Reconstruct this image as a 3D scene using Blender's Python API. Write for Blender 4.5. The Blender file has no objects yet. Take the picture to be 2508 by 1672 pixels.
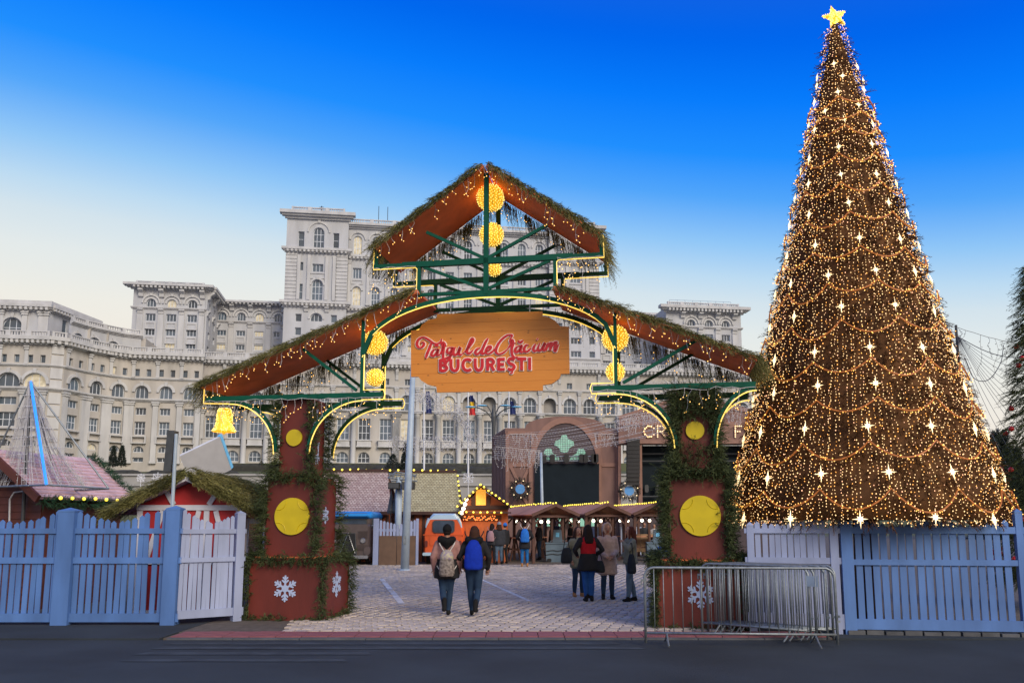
import bpy, bmesh, math, random
import numpy as np
from mathutils import Vector, Matrix
from mathutils.geometry import tessellate_polygon

R = math.radians
random.seed(7); RNG = np.random.default_rng(7)
sc = bpy.context.scene
COL = sc.collection

# ------------------------------------------------------------------ camera, sky, sun, exposure
HC = 1.72                      # eye height
F = 2068.0; W0 = 2508.0; H0 = 1672.0; HZ = 1280.0
TANP = 0.143; PITCH = math.atan(TANP)
cam = bpy.data.cameras.new('camera'); camo = bpy.data.objects.new('camera', cam); COL.objects.link(camo)
cam.sensor_width = 36.0; cam.lens = 36.0 * F / W0
cam.shift_y = ((HZ - H0 / 2) / F - TANP) * F / W0
cam.clip_start = 0.1; cam.clip_end = 4000
camo.location = (0, 0, HC); camo.rotation_euler = (math.pi / 2 + PITCH, 0, 0)
sc.camera = camo

world = bpy.data.worlds.new('World'); sc.world = world; world.use_nodes = True
nt = world.node_tree; nt.nodes.clear()
wo = nt.nodes.new('ShaderNodeOutputWorld'); bg = nt.nodes.new('ShaderNodeBackground')
sky = nt.nodes.new('ShaderNodeTexSky'); sky.sky_type = 'NISHITA'; sky.sun_disc = False
SUN_EL, SUN_ROT = R(30), R(148)      # low sun behind the camera, to the right
sky.sun_elevation = SUN_EL; sky.sun_rotation = SUN_ROT
sky.altitude = 0; sky.air_density = 1.5; sky.dust_density = 1.5; sky.ozone_density = 4.0
# grade the sky like the photograph's strongly saturated dusk: its red level picks the tone
sep = nt.nodes.new('ShaderNodeSeparateColor'); mr = nt.nodes.new('ShaderNodeMapRange')
mr.inputs[1].default_value = 0.0; mr.inputs[2].default_value = 0.7 / 0.12
nt.links.new(sky.outputs[0], sep.inputs[0]); nt.links.new(sep.outputs[0], mr.inputs[0])
ramp = nt.nodes.new('ShaderNodeValToRGB'); nt.links.new(mr.outputs[0], ramp.inputs[0])
el = ramp.color_ramp.elements
stops = ((.085, (.14, .17, .40)), (.118, (.01, .105, .66)), (.138, (.0, .125, .80)), (.155, (.002, .19, .92)), (.175, (.014, .26, .94)), (.195, (.08, .36, .91)), (.222, (.27, .54, .88)),
         (.247, (.48, .67, .84)), (.268, (.62, .73, .80)), (.30, (.73, .78, .78)), (.35, (.81, .80, .74)), (.43, (.86, .78, .69)), (.58, (.84, .69, .60)))
while len(el) < len(stops): el.new(.5)
for e, (p, c) in zip(el, stops): e.position = p / .7; e.color = (*c, 1)
nt.links.new(ramp.outputs[0], bg.inputs[0]); bg.inputs[1].default_value = 1.0
nt.links.new(bg.outputs[0], wo.inputs[0])

sun = bpy.data.lights.new('sun', 'SUN'); suno = bpy.data.objects.new('sun', sun); COL.objects.link(suno)
sun.energy = 2.3; sun.angle = R(25); sun.color = (1, .90, .77)
suno.rotation_euler = (math.pi / 2 - SUN_EL, 0, math.pi - SUN_ROT)
sc.view_settings.view_transform = 'Standard'; sc.view_settings.look = 'None'
sc.view_settings.exposure = 0.08; sc.view_settings.gamma = 1.0; sc.view_settings.use_curve_mapping = False
sc.render.engine = 'CYCLES'
sc.cycles.use_denoising = True
sc.cycles.sample_clamp_indirect = 4.0; sc.cycles.sample_clamp_direct = 0
sc.cycles.max_bounces = 6; sc.cycles.transparent_max_bounces = 8
sc.cycles.caustics_reflective = False; sc.cycles.caustics_refractive = False

# ------------------------------------------------------------------ measuring helpers (photo pixel -> place)
def ray(px, py):
    xc = (px - W0 / 2) / F
    yc = (H0 / 2 - py) / F + ((HZ - H0 / 2) / F - TANP)
    c, s = math.cos(PITCH), math.sin(PITCH)
    return Vector((xc, c - yc * s, s + yc * c))
def at(px, py, Y):
    d = ray(px, py); t = Y / d.y
    return Vector((d.x * t, Y, HC + d.z * t))
def gp(px, py, z=0.0):
    d = ray(px, py); t = (z - HC) / d.z
    return Vector((d.x * t, d.y * t, z))
def hit(px, py, O, ang, v=0.0):
    """meet the upright plane at depth v behind O (plane runs along angle ang): returns (u, w)"""
    e = Vector((math.cos(ang), math.sin(ang), 0)); n = Vector((-math.sin(ang), math.cos(ang), 0))
    d = ray(px, py); o = Vector((0, 0, HC))
    t = ((Vector(O) + n * v) - o).dot(n) / d.dot(n)
    p = o + d * t
    return (p - Vector(O)).dot(e), p.z

# ------------------------------------------------------------------ mesh builder
class MB:
    def __init__(s): s.v = []; s.f = []; s.m = []; s.mi = 0
    def add(s, vs, fs):
        b = len(s.v); s.v.extend(tuple(map(float, x)) for x in vs)
        s.f.extend(tuple(i + b for i in f) for f in fs); s.m.extend([s.mi] * len(fs)); return s
    def box(s, x0, x1, y0, y1, z0, z1):
        vs = [(x, y, z) for z in (z0, z1) for y in (y0, y1) for x in (x0, x1)]
        return s.add(vs, [(0, 2, 3, 1), (4, 5, 7, 6), (0, 1, 5, 4), (2, 6, 7, 3), (0, 4, 6, 2), (1, 3, 7, 5)])
    def bar(s, a, b, w, h, up=(0, 0, 1)):
        """box beam from a to b, w across, h along up"""
        a = Vector(a); b = Vector(b); d = (b - a).normalized(); up = Vector(up)
        sd = d.cross(up)
        if sd.length < 1e-4: sd = d.cross(Vector((1, 0, 0)))
        sd.normalize(); u = sd.cross(d).normalized()
        vs = [p + sd * (i * w / 2) + u * (j * h / 2) for p in (a, b) for i, j in ((-1, -1), (1, -1), (1, 1), (-1, 1))]
        return s.add(vs, [(3, 2, 1, 0), (4, 5, 6, 7), (0, 1, 5, 4), (1, 2, 6, 5), (2, 3, 7, 6), (3, 0, 4, 7)])
    def tube(s, pts, r, n=6, cap=True, closed=False):
        P = [Vector(p) for p in pts]; m = len(P)
        rs = r if isinstance(r, (list, tuple)) else [r] * m
        prev = None; vs = []; fs = []
        for i, p in enumerate(P):
            if closed: t = P[(i + 1) % m] - P[i - 1]
            else: t = P[min(i + 1, m - 1)] - P[max(i - 1, 0)]
            t = t.normalized() if t.length > 1e-9 else Vector((0, 0, 1))
            if prev is None:
                a = Vector((0, 0, 1)) if abs(t.z) < .9 else Vector((1, 0, 0))
                x = a.cross(t).normalized()
            else:
                x = prev - t * prev.dot(t)
                x = x.normalized() if x.length > 1e-6 else prev
            prev = x; y = t.cross(x)
            for k in range(n):
                an = 2 * math.pi * k / n
                vs.append(p + (x * math.cos(an) + y * math.sin(an)) * rs[i])
        for i in range(m if closed else m - 1):
            j = (i + 1) % m
            for k in range(n):
                k2 = (k + 1) % n
                fs.append((i * n + k, i * n + k2, j * n + k2, j * n + k))
        if cap and not closed:
            fs.append(tuple(range(n - 1, -1, -1))); fs.append(tuple((m - 1) * n + k for k in range(n)))
        return s.add(vs, fs)
    def lathe(s, prof, n=16, c=(0, 0, 0), cap=True):
        vs = []; fs = []; m = len(prof)
        for r, z in prof:
            for k in range(n):
                a = 2 * math.pi * k / n
                vs.append((c[0] + r * math.cos(a), c[1] + r * math.sin(a), c[2] + z))
        for i in range(m - 1):
            for k in range(n):
                k2 = (k + 1) % n
                fs.append((i * n + k, i * n + k2, (i + 1) * n + k2, (i + 1) * n + k))
        if cap:
            fs.append(tuple(range(n - 1, -1, -1))); fs.append(tuple((m - 1) * n + k for k in range(n)))
        return s.add(vs, fs)
    def prism(s, poly, y0, y1, fr=None, holes=()):
        """polygon in (x,z) extruded from y0 (front) to y1; fr maps (x,y,z)->place; holes are polygons"""
        fr = fr or (lambda x, y, z: (x, y, z))
        loops = [list(poly)] + [list(h) for h in holes]
        tri = tessellate_polygon([[Vector((x, z, 0)) for x, z in L] for L in loops])
        flat = [p for L in loops for p in L]; n = len(flat)
        vs = [fr(x, y0, z) for x, z in flat] + [fr(x, y1, z) for x, z in flat]
        fs = []
        for t in tri:
            a, b, c = t
            ar = (flat[b][0] - flat[a][0]) * (flat[c][1] - flat[a][1]) - (flat[c][0] - flat[a][0]) * (flat[b][1] - flat[a][1])
            if ar < 0: a, b, c = a, c, b
            fs.append((a, b, c)); fs.append((a + n, c + n, b + n))
        o = 0
        for L in loops:
            m = len(L)
            ar = sum(L[i][0] * L[(i + 1) % m][1] - L[(i + 1) % m][0] * L[i][1] for i in range(m))
            for i in range(m):
                j = (i + 1) % m
                q = (o + i, o + i + n, o + j + n, o + j)
                fs.append(q)
            o += m
        return s.add(vs, fs)
    def ball(s, c, r, n=8, m=6, sz=1.0):
        prof = [(max(1e-4, r * math.sin(math.pi * i / m)), -r * sz * math.cos(math.pi * i / m)) for i in range(m + 1)]
        return s.lathe(prof, n, c, cap=False)
    def xform(s, M):
        s.v = [tuple(M @ Vector(p)) for p in s.v]; return s
    def mesh(s, name, mats, smooth=False):
        me = bpy.data.meshes.new(name); me.from_pydata(s.v, [], s.f)
        for m in (mats if isinstance(mats, (list, tuple)) else [mats]): me.materials.append(m)
        if any(s.m): me.polygons.foreach_set('material_index', s.m)
        if smooth: me.polygons.foreach_set('use_smooth', [True] * len(s.f))
        bm = bmesh.new(); bm.from_mesh(me); bmesh.ops.recalc_face_normals(bm, faces=bm.faces); bm.to_mesh(me); bm.free()
        me.update(); return me

WM = {}
def link(name, data, parent=None):
    o = bpy.data.objects.new(name, data); COL.objects.link(o)
    if parent is not None: o.parent = parent
    WM[o.name] = WM[parent.name].copy() if parent is not None else Matrix()
    return o
def thing(name, label, cat, loc=(0, 0, 0), rz=0.0, group=None):
    o = link(name, None); o.location = loc; o.rotation_euler = (0, 0, rz)
    o.empty_display_size = .2
    WM[o.name] = Matrix.Translation(Vector(loc)) @ Matrix.Rotation(rz, 4, 'Z')
    tag(o, label, cat, group); return o
def tag(o, label, cat, group=None):
    o['label'] = label; o['category'] = cat
    if group: o['group'] = group
    return o
def part(name, mb, mat, parent, world=False, smooth=False, loc=None, rot=None, label=None, stuff=False):
    """a mesh object under parent; world=True: the builder's points are in scene coordinates"""
    if isinstance(mb, MB):
        if world:
            mb.xform(WM[parent.name].inverted())
        me = mb.mesh(name, mat, smooth)
    else: me = mb
    o = link(name, me, parent)
    if loc is not None or rot is not None:
        if loc is not None: o.location = loc
        if rot is not None: o.rotation_euler = rot
        from mathutils import Euler
        L = Matrix.Translation(Vector(loc or (0, 0, 0))) @ Euler(rot or (0, 0, 0)).to_matrix().to_4x4()
        WM[o.name] = WM[parent.name] @ L
    if label: o['label'] = label
    if stuff: o['kind'] = 'stuff'
    return o
def solo(name, mb, mat, label, cat, group=None, smooth=False, kind=None):
    """a top-level thing of one mesh built in scene coordinates; its origin is moved to its base"""
    c = np.array(mb.v); lo = c.min(0); hi = c.max(0); o0 = Vector(((lo[0] + hi[0]) / 2, (lo[1] + hi[1]) / 2, lo[2]))
    mb.xform(Matrix.Translation(-o0))
    o = link(name, mb.mesh(name, mat, smooth)); o.location = o0; WM[o.name] = Matrix.Translation(o0)
    if kind == 'structure': o['kind'] = kind
    else: tag(o, label, cat, group)
    if kind == 'stuff': o['kind'] = 'stuff'
    return o
def copytree(o, parent=None, loc=None, rz=None, label=None):
    c = o.copy(); COL.objects.link(c); c.parent = parent
    if loc is not None: c.location = loc
    if rz is not None: c.rotation_euler = (0, 0, rz)
    if label: c['label'] = label
    for ch in o.children: copytree(ch, c)
    return c
def npmesh(name, v, f, mat):
    """big mesh straight from arrays; f is (n,3) or (n,4)"""
    me = bpy.data.meshes.new(name); k = f.shape[1]
    me.vertices.add(len(v)); me.vertices.foreach_set('co', np.asarray(v, np.float32).ravel())
    me.loops.add(f.size); me.loops.foreach_set('vertex_index', np.asarray(f, np.int32).ravel())
    me.polygons.add(len(f)); me.polygons.foreach_set('loop_start', np.arange(0, f.size, k, dtype=np.int32))
    me.update(calc_edges=True)
    for m in (mat if isinstance(mat, (list, tuple)) else [mat]): me.materials.append(m)
    return me
def bez(pts, n=8):
    """Catmull-Rom through points"""
    P = [Vector(p) for p in pts]; P = [P[0] * 2 - P[1]] + P + [P[-1] * 2 - P[-2]]; out = []
    for i in range(1, len(P) - 2):
        a, b, c, d = P[i - 1:i + 3]
        for k in range(n):
            t = k / n
            out.append(.5 * ((2 * b) + (c - a) * t + (2 * a - 5 * b + 4 * c - d) * t * t + (3 * b - a - 3 * c + d) * t ** 3))
    out.append(P[-2]); return out

# ------------------------------------------------------------------ materials
def pm(name, col, rough=.6, var=.12, scale=6., bump=0., bscale=40., metal=0., spec=.5, emit=None, es=0., col2=None,
       rnd=0., stretch=(1, 1, 1), island=0., alpha=None, sample=True, detail=5, transl=0.):
    m = bpy.data.materials.new(name); m.use_nodes = True; n = m.node_tree.nodes; l = m.node_tree.links
    b = n['Principled BSDF']; b.inputs['Roughness'].default_value = rough; b.inputs['Metallic'].default_value = metal
    b.inputs['Specular IOR Level'].default_value = spec
    tc = n.new('ShaderNodeTexCoord'); mp = n.new('ShaderNodeMapping'); mp.inputs['Scale'].default_value = stretch
    l.new(tc.outputs['Object'], mp.inputs[0])
    nz = n.new('ShaderNodeTexNoise'); nz.inputs['Scale'].default_value = scale; nz.inputs['Detail'].default_value = detail
    l.new(mp.outputs[0], nz.inputs['Vector'])
    rp = n.new('ShaderNodeMapRange'); rp.inputs[1].default_value = .3; rp.inputs[2].default_value = .7
    l.new(nz.outputs[0], rp.inputs[0])
    mx = n.new('ShaderNodeMix'); mx.data_type = 'RGBA'
    c2 = col2 if col2 else tuple(min(1, c * (1 + var)) for c in col)
    c1 = col if col2 else tuple(c * (1 - var) for c in col)
    mx.inputs[6].default_value = (*c1, 1); mx.inputs[7].default_value = (*c2, 1)
    l.new(rp.outputs[0], mx.inputs[0]); out = mx.outputs[2]
    for amt, node, sock in ((rnd, 'ShaderNodeObjectInfo', 'Random'), (island, 'ShaderNodeNewGeometry', 'Random Per Island')):
        if amt:
            g = n.new(node); mr = n.new('ShaderNodeMapRange'); mr.inputs[3].default_value = 1 - amt; mr.inputs[4].default_value = 1 + amt
            l.new(g.outputs[sock], mr.inputs[0])
            vm = n.new('ShaderNodeVectorMath'); vm.operation = 'SCALE'
            l.new(out, vm.inputs[0]); l.new(mr.outputs[0], vm.inputs['Scale']); out = vm.outputs[0]
    l.new(out, b.inputs['Base Color'])
    if bump:
        n2 = n.new('ShaderNodeTexNoise'); n2.inputs['Scale'].default_value = bscale; n2.inputs['Detail'].default_value = 4
        l.new(mp.outputs[0], n2.inputs['Vector'])
        bp = n.new('ShaderNodeBump'); bp.inputs['Strength'].default_value = bump; bp.inputs['Distance'].default_value = .02
        l.new(n2.outputs[0], bp.inputs['Height']); l.new(bp.outputs[0], b.inputs['Normal'])
    if emit:
        b.inputs['Emission Color'].default_value = (*emit, 1); b.inputs['Emission Strength'].default_value = es
        if not sample: m.cycles.emission_sampling = 'NONE'
    if alpha is not None: b.inputs['Alpha'].default_value = alpha
    if transl: b.inputs['Transmission Weight'].default_value = transl
    return m

M = {}
M['stone'] = pm('palace_stone', (.455, .43, .395), .85, .16, .35, .25, 3., stretch=(1, 1, .22))
M['stone_up'] = pm('palace_pale_stone', (.465, .475, .495), .85, .13, .35, .25, 3., stretch=(1, 1, .22))
M['trim'] = pm('palace_trim_stone', (.505, .505, .505), .85, .14, .5, stretch=(1, 1, .25))
M['winframe'] = pm('window_frame_paint', (.62, .66, .72), .5)
M['glass'] = pm('window_glass', (.085, .115, .15), .15, .3, .2, spec=.6, rnd=.5)
M['glass_lit'] = pm('lit_window_glass', (.35, .33, .27), .3, .6, .9, emit=(1., .80, .48), es=.30, sample=False)
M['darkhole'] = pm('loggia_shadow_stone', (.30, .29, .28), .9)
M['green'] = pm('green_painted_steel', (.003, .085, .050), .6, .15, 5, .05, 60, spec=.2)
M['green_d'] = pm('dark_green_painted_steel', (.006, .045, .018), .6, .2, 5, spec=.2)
M['red'] = pm('orange_stained_plywood', (.78, .19, .055), .62, .16, 2.5, .12, 30, stretch=(1, 1, .25))
M['redbase'] = pm('dark_red_stained_plywood', (.135, .020, .012), .62, .25, 2.0, .12, 30, stretch=(1, 1, .25))
M['fir'] = pm('fir_needles', (.030, .048, .017), .7, .3, 3., col2=(.085, .105, .040), island=.4, spec=.25)
M['fir_y'] = pm('dry_fir_needles', (.10, .105, .032), .7, .3, 2., col2=(.26, .235, .085), island=.45, spec=.25)
M['xmas'] = pm('fir_painted_bulb_glow', (.055, .024, .008), .8, .3, 2., col2=(.125, .055, .018), island=.45, spec=.2)  # brown stands in for warm bulb glow, painted into the needle colour
M['bark'] = pm('bark', (.07, .045, .03), .9, .3, 12)
M['bulb'] = pm('warm_bulb', (1, .8, .5), .4, emit=(1., .66, .27), es=3.2, sample=False)
M['bulb_o'] = pm('amber_bulb', (1, .7, .3), .4, emit=(1., .52, .10), es=2.6, sample=False)
M['bulb_y'] = pm('yellow_bulb', (1, .8, .2), .4, emit=(1., .74, .04), es=1.6, sample=False)
M['bulb_w'] = pm('white_bulb', (1, 1, 1), .4, emit=(1., .86, .66), es=4., sample=False)
M['starlit'] = pm('lit_star', (1, .9, .7), .4, emit=(1., .74, .38), es=1.9, sample=False)
M['rope'] = pm('rope_light', (1, .8, .3), .4, emit=(1., .62, .08), es=1.15, sample=False)
M['tinsel'] = pm('amber_tinsel', (.8, .5, .05), .5, .3, 30, emit=(1., .50, .02), es=.70, sample=False)
M['wire'] = pm('white_cable', (.52, .50, .50), .5, .1)
M['wire_d'] = pm('dark_cable', (.09, .09, .10), .5, .1)
M['yellow'] = pm('yellow_plastic', (.62, .47, .006), .45, .08, 4)
M['snow'] = pm('white_cutout', (.42, .50, .70), .5, .05)
M['signwood'] = None
M['letter_r'] = pm('red_letter', (.60, .012, .02), .4, .15, 12)
M['letter_w'] = pm('pale_pink_outline', (.98, .84, .76), .5, .02)
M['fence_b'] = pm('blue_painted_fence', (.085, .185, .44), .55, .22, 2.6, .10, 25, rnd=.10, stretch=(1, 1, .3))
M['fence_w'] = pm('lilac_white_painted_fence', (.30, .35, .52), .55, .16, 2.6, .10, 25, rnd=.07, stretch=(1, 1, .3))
M['steel'] = pm('galvanised_steel', (.24, .27, .29), .5, .25, 14, metal=.55, rnd=.12)
M['pole'] = pm('pale_grey_painted_steel', (.36, .44, .52), .45, .12, 4)
M['dgrey'] = pm('dark_grey_metal', (.05, .055, .06), .5, .2, 8)
M['black'] = pm('black_plastic', (.012, .013, .015), .45, .2, 8)
M['white'] = pm('white_paint', (.70, .71, .74), .5, .06, 4, rnd=.05)
# ------------------------------------------------------------------ ground, road, paving, hill
M['asphalt'] = pm('asphalt', (.024, .032, .040), .85, .35, .7, .7, 120)
M['joint'] = pm('sand_joint', (.105, .085, .068), .95, .3, 9)
M['paver'] = pm('stone_paver', (.50, .42, .35), .8, .22, .9, .3, 40, rnd=.14, island=.14)
M['redstrip'] = pm('red_paving', (.26, .085, .09), .8, .2, 5, .3, 60)
M['kerb'] = pm('concrete_kerb', (.095, .098, .105), .85, .3, 3, .3, 50)
M['paint'] = pm('worn_white_paint', (.60, .57, .53), .7, .3, 5)
M['paint_d'] = pm('faded_road_paint', (.036, .045, .053), .85, .4, 3)
M['grass'] = pm('lawn', (.085, .095, .045), .95, .3, .08, .2, 2)
M['hedge'] = pm('dark_hedge', (.040, .040, .034), .95, .3, 1.2, 1., 3)
M['terrace'] = pm('terrace_stone', (.36, .35, .34), .9, .12, .3)

KY = gp(1254, 1560).y            # road edge
def flat(name, x0, x1, y0, y1, z, mat, nx=1, ny=1):
    b = MB(); b.box(x0, x1, y0, y1, z - .3, z)
    return solo(name, b, mat, '', '', kind='structure')
b = MB(); b.box(-900, 900, -60, 1500, -.80, -.10)
solo('ground', b, M['asphalt'], '', '', kind='structure')
flat('road', -60, 60, -12, KY - .14, -.02, M['asphalt'])
flat('square', -60, 60, KY + .62, 112, .0, M['joint'])
# kerb stones
ks = link('kerb', MB().box(-5.3, 4.9, KY - .14, KY - .004, -.3, -.06).mesh('kerb', M['kerb'])); ks['kind'] = 'structure'
me = None
for i in range(10):
    x = -5.2 + i * 1.0
    q = MB(); q.box(.006, .994, .002, .132, -.28, .004)
    if me is None: me = q.mesh('kerb_stone', M['kerb'])
    o = link('kerb_stone', me, ks); o.location = (x, KY - .14, random.uniform(-.003, .003))
# red tactile strip made of small plates
rs = link('red_paving_strip', MB().box(-5.3, 4.9, KY, KY + .62, -.3, -.012).mesh('red_paving_strip', M['joint'])); rs['kind'] = 'structure'
me = MB().box(.006, .394, .006, .30, -.02, .016).mesh('red_plate', M['redstrip'])
for i in range(25):
    for j in range(2):
        o = link('red_plate', me, rs); o.location = (-5.2 + i * .4, KY + j * .31, random.uniform(-.003, .003))
# asphalt shoulders in front of the fences
for xa, xb, yb in ((-60, -5.304, 16.4), (4.904, 60, 14.4)):
    b = MB(); b.box(xa, xb, KY - .138, yb, -.3, .006); solo('road_shoulder', b, M['asphalt'], '', '', kind='structure')
# stone pavers: nearest as single stones, the rest as one sheet of stones
sq = bpy.data.objects['square']; sqi = WM['square'].inverted()
pme = MB(); pme.box(-.1, .1, -.115, .115, -.02, .020)
pme.v = [(x * (.965 if z > 0 else 1) * .925, y * (.965 if z > 0 else 1) * .925, z) for x, y, z in pme.v]
pmesh = pme.mesh('paver', M['paver'])
y0p = KY + .62 + .12; rows = 92; nsingle = 0; vv = []; ff = []
bv = np.array(pme.v); bf = np.array(pme.f)
for r in range(rows):
    yy = y0p + r * .236
    if yy > 37: break
    half = 4.6 if r < 40 else 5.6
    x0, x1 = -3.6 - r * .035, 3.6 + r * .06
    k = 0; x = x0 + (r % 2) * .1 + random.uniform(-.02, .02)
    while x < x1:
        z = random.gauss(0, .0035); tx = random.gauss(0, .012); ty = random.gauss(0, .012)
        if r < 8 and nsingle < 290:
            o = link('paver', pmesh, sq); o.location = sqi @ Vector((x, yy, z)); o.rotation_euler = (tx, ty, random.gauss(0, .02)); nsingle += 1
        else:
            w = bv.copy(); w[:, 2] += z + w[:, 0] * ty + w[:, 1] * tx; w[:, 0] += x + random.gauss(0, .004); w[:, 1] += yy + random.gauss(0, .004)
            ff.append(bf + len(vv) * 8); vv.append(w)
        x += .207
vv = np.concatenate(vv); ff = np.concatenate(ff)
vv = np.array([tuple(sqi @ Vector(p)) for p in vv])
o = link('paver_field', npmesh('paver_field', vv, ff, M['paver']), sq); o['kind'] = 'stuff'
# painted bay lines on the square
def line(p, q, w, mat, name='painted_line', z=.024):
    a = gp(*p, z); c = gp(*q, z); d = (c - a).normalized(); n = Vector((-d.y, d.x, 0)) * w / 2
    bm = MB().add([a - n, c - n, c + n, a + n], [(0, 1, 2, 3)])
    part(name, bm, mat, sq, world=True)
for p, q, w in (((985, 1478), (935, 1417), .14), ((1300, 1472), (1170, 1414), .10), ((915, 1416), (945, 1416), .07), ((950, 1477), (1005, 1476), .05),
                ((1262, 1471), (1330, 1470), .05), ((1560, 1397), (1600, 1397), .07), ((1380, 1410), (1420, 1417), .08), ((1540, 1455), (1610, 1466), .09)):
    line(p, q, w, M['paint'])
# faded zebra bars on the road
rd = bpy.data.objects['road']
for i, (y, xa, xb) in enumerate(((1572, 430, 1500), (1583, 400, 1560), (1596, 360, 900), (1612, 330, 840))):
    a = gp(xa, y, -.014); c = gp(xb, y, -.014)
    part('crossing_bar', MB().add([(a.x, a.y, -.014), (c.x, a.y, -.014), (c.x + .1, a.y - .22, -.014), (a.x - .1, a.y - .22, -.014)], [(0, 1, 2, 3)]), M['paint_d'], rd, world=True)

# hill in front of the palace: lawn slope, terrace walls, hedges
PB = at(700, 1136, 226).z        # palace terrace level
hb = MB()
prof = [(108, -.2), (118, .4), (135, at(700, 1215, 135).z), (152, at(700, 1190, 152).z), (170, at(700, 1172, 170).z), (221, PB - 2.2), (222, PB - .05), (420, PB), (1400, PB)]
vs = []; fs = []
for i, (y, z) in enumerate(prof):
    for x in (-500, 500): vs.append((x, y, z))
for i in range(len(prof) - 1): fs.append((2 * i, 2 * i + 1, 2 * i + 3, 2 * i + 2))
hb.add(vs, fs)
solo('hill', hb, M['grass'], '', '', kind='structure')
def hedge(x0, x1, y, z0, z1, d, label, group='clipped hedges on the slope'):
    nx = max(8, int((x1 - x0) / .9)); nz = 4
    bm = MB(); vs = []; fs = []
    sec = [(-d / 2, 0), (-d / 2 * 1.02, .55), (-d / 2 * .8, .95), (0, 1.03), (d / 2 * .8, .95), (d / 2, 0)]
    for i in range(nx + 1):
        for (dy, h) in sec:
            e = .35 if i in (0, nx) else 1
            vs.append((x0 + (x1 - x0) * i / nx, y + dy * e + random.gauss(0, .07), z0 + (z1 - z0) * h * (.8 if i in (0, nx) else 1) + random.gauss(0, .09) * (h > 0)))
    k = len(sec)
    for i in range(nx):
        for j in range(k - 1):
            fs.append((i * k + j, (i + 1) * k + j, (i + 1) * k + j + 1, i * k + j + 1))
    fs.append(tuple(range(k))); fs.append(tuple(nx * k + j for j in range(k)))
    bm.add(vs, fs)
    return solo('hedge', bm, M['hedge'], label, 'hedge', group, smooth=True)
def hz(px, py, Y): return at(px, py, Y).z
hedge(at(250, 0, 221).x, at(1215, 0, 221).x, 221.0, PB - 2.4, hz(700, 1136, 221.0), 1.8, 'long dark clipped hedge along the foot of the palace columns')
hx = [(800, 928, 1141, 1166), (935, 1030, 1141, 1166), (1040, 1140, 1144, 1168), (1150, 1260, 1144, 1168), (1270, 1420, 1144, 1168), (280, 420, 1152, 1168), (430, 640, 1152, 1168)]
nm = ['above the dark ridge of the pink shingled hut', 'just left of the flagpole with dark blue flag', 'between the two tall flagpoles', 'behind the left wall of the brown stage',
      'behind the arch of the brown stage', 'below the two dark cone trees', 'behind the tilted white board']
for (a, c, t, bt), s in zip(hx, nm):
    hedge(at(a, 0, 160).x, at(c, 0, 160).x, 160, hz(a, bt + 6, 160) - 1.0, hz(a, t, 160), 3.2, 'rounded dark hedge block on the slope ' + s)
# low pale terrace wall
bm = MB(); z0 = hz(600, 1165, 146); bm.box(-140, 60, 145.5, 146.5, z0 - 2.4, z0); bm.box(-140, 60, 145.2, 146.8, z0 + .004, z0 + .35)
solo('terrace_wall', bm, M['terrace'], 'low pale stone terrace wall running across the slope below the hedges', 'wall')
bm = MB(); z0 = hz(600, 1190, 128); bm.box(-120, 60, 127.5, 128.5, z0 - 3, z0); bm.box(-120, 60, 127.2, 128.8, z0 + .004, z0 + .35)
solo('terrace_wall', bm, M['terrace'], 'lower pale terrace wall seen between the shingled roof and the stage', 'wall')
# ------------------------------------------------------------------ the palace
PA = R(8.5); PO = at(700, 1136, 226); PO.z = 0
pal = thing('palace', 'huge pale stone palace with stepped towers, columns and arched windows on the hill', 'palace', PO, PA)
def pq(px, py, v=0): return hit(px, py, PO, PA, v)
def pw(px, py, v=0): return pq(px, py, v)[1]
def pu(px, py, v=0): return pq(px, py, v)[0]
WC = {}
def arch_poly(w, h, arch, n=8):
    if not arch: return [(-w / 2, 0), (w / 2, 0), (w / 2, h), (-w / 2, h)]
    r = w / 2; p = [(-r, 0), (r, 0)]
    for i in range(n + 1):
        a = math.pi * i / n; p.append((r * math.cos(a), h - r + r * math.sin(a)))
    return p
def window_mesh(w, h, arch, nx, ny):
    k = (round(w, 2), round(h, 2), arch, nx, ny)
    if k in WC: return WC[k]
    w, h = k[0], k[1]; t = min(.16, w * .07); P = arch_poly(w, h, arch); b = MB()
    c = (0, h / 2); I = [(x - math.copysign(t, x), z + (t if z < h * .5 else -t)) for x, z in P]
    if arch: I = [(x * (w / 2 - t) / (w / 2), (z - (h - w / 2)) * (w / 2 - t) / (w / 2) + h - w / 2 if z > h - w / 2 + 1e-4 else max(z, t)) for x, z in P]
    b.prism(P, -.06, .06, holes=[I])
    for i in range(1, nx):
        x = -w / 2 + w * i / nx; top = h - t * .5
        if arch: top = h - w / 2 + math.sqrt(max(0, (w / 2) ** 2 - x * x)) - t * .5
        b.box(x - t * .45, x + t * .45, -.05, .05, t * .5, top)
    for j in range(1, ny):
        z = h * j / ny
        if arch and z > h - w / 2: z = h - w / 2
        b.box(-w / 2 + t * .4, w / 2 - t * .4, -.042, .042, z - t * .45, z + t * .45)
    fm = b.mesh('window', M['winframe'])
    b2 = MB(); b2.prism([(x * .99, z) for x, z in P], .0, .02); gm = b2.mesh('pane', M['glass'])
    b3 = MB(); b3.prism([(x * .99, z) for x, z in P], .0, .02); lm = b3.mesh('pane', M['glass_lit'])
    WC[k] = (fm, gm, lm); return WC[k]
def put_window(fr, ang, s, z, w, h, arch, nx, ny, lit=0.0, rec=.5):
    fm, gm, lm = window_mesh(w, h, arch, nx, ny)
    o = part('window', fm, None, pal, loc=fr(s, rec - .1, z), rot=(0, 0, ang))
    part('pane', lm if random.random() < lit else gm, None, o)
def straight(u0, v):
    return (lambda s, d, z: (u0 + s, v + d, z)), 0.0
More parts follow.
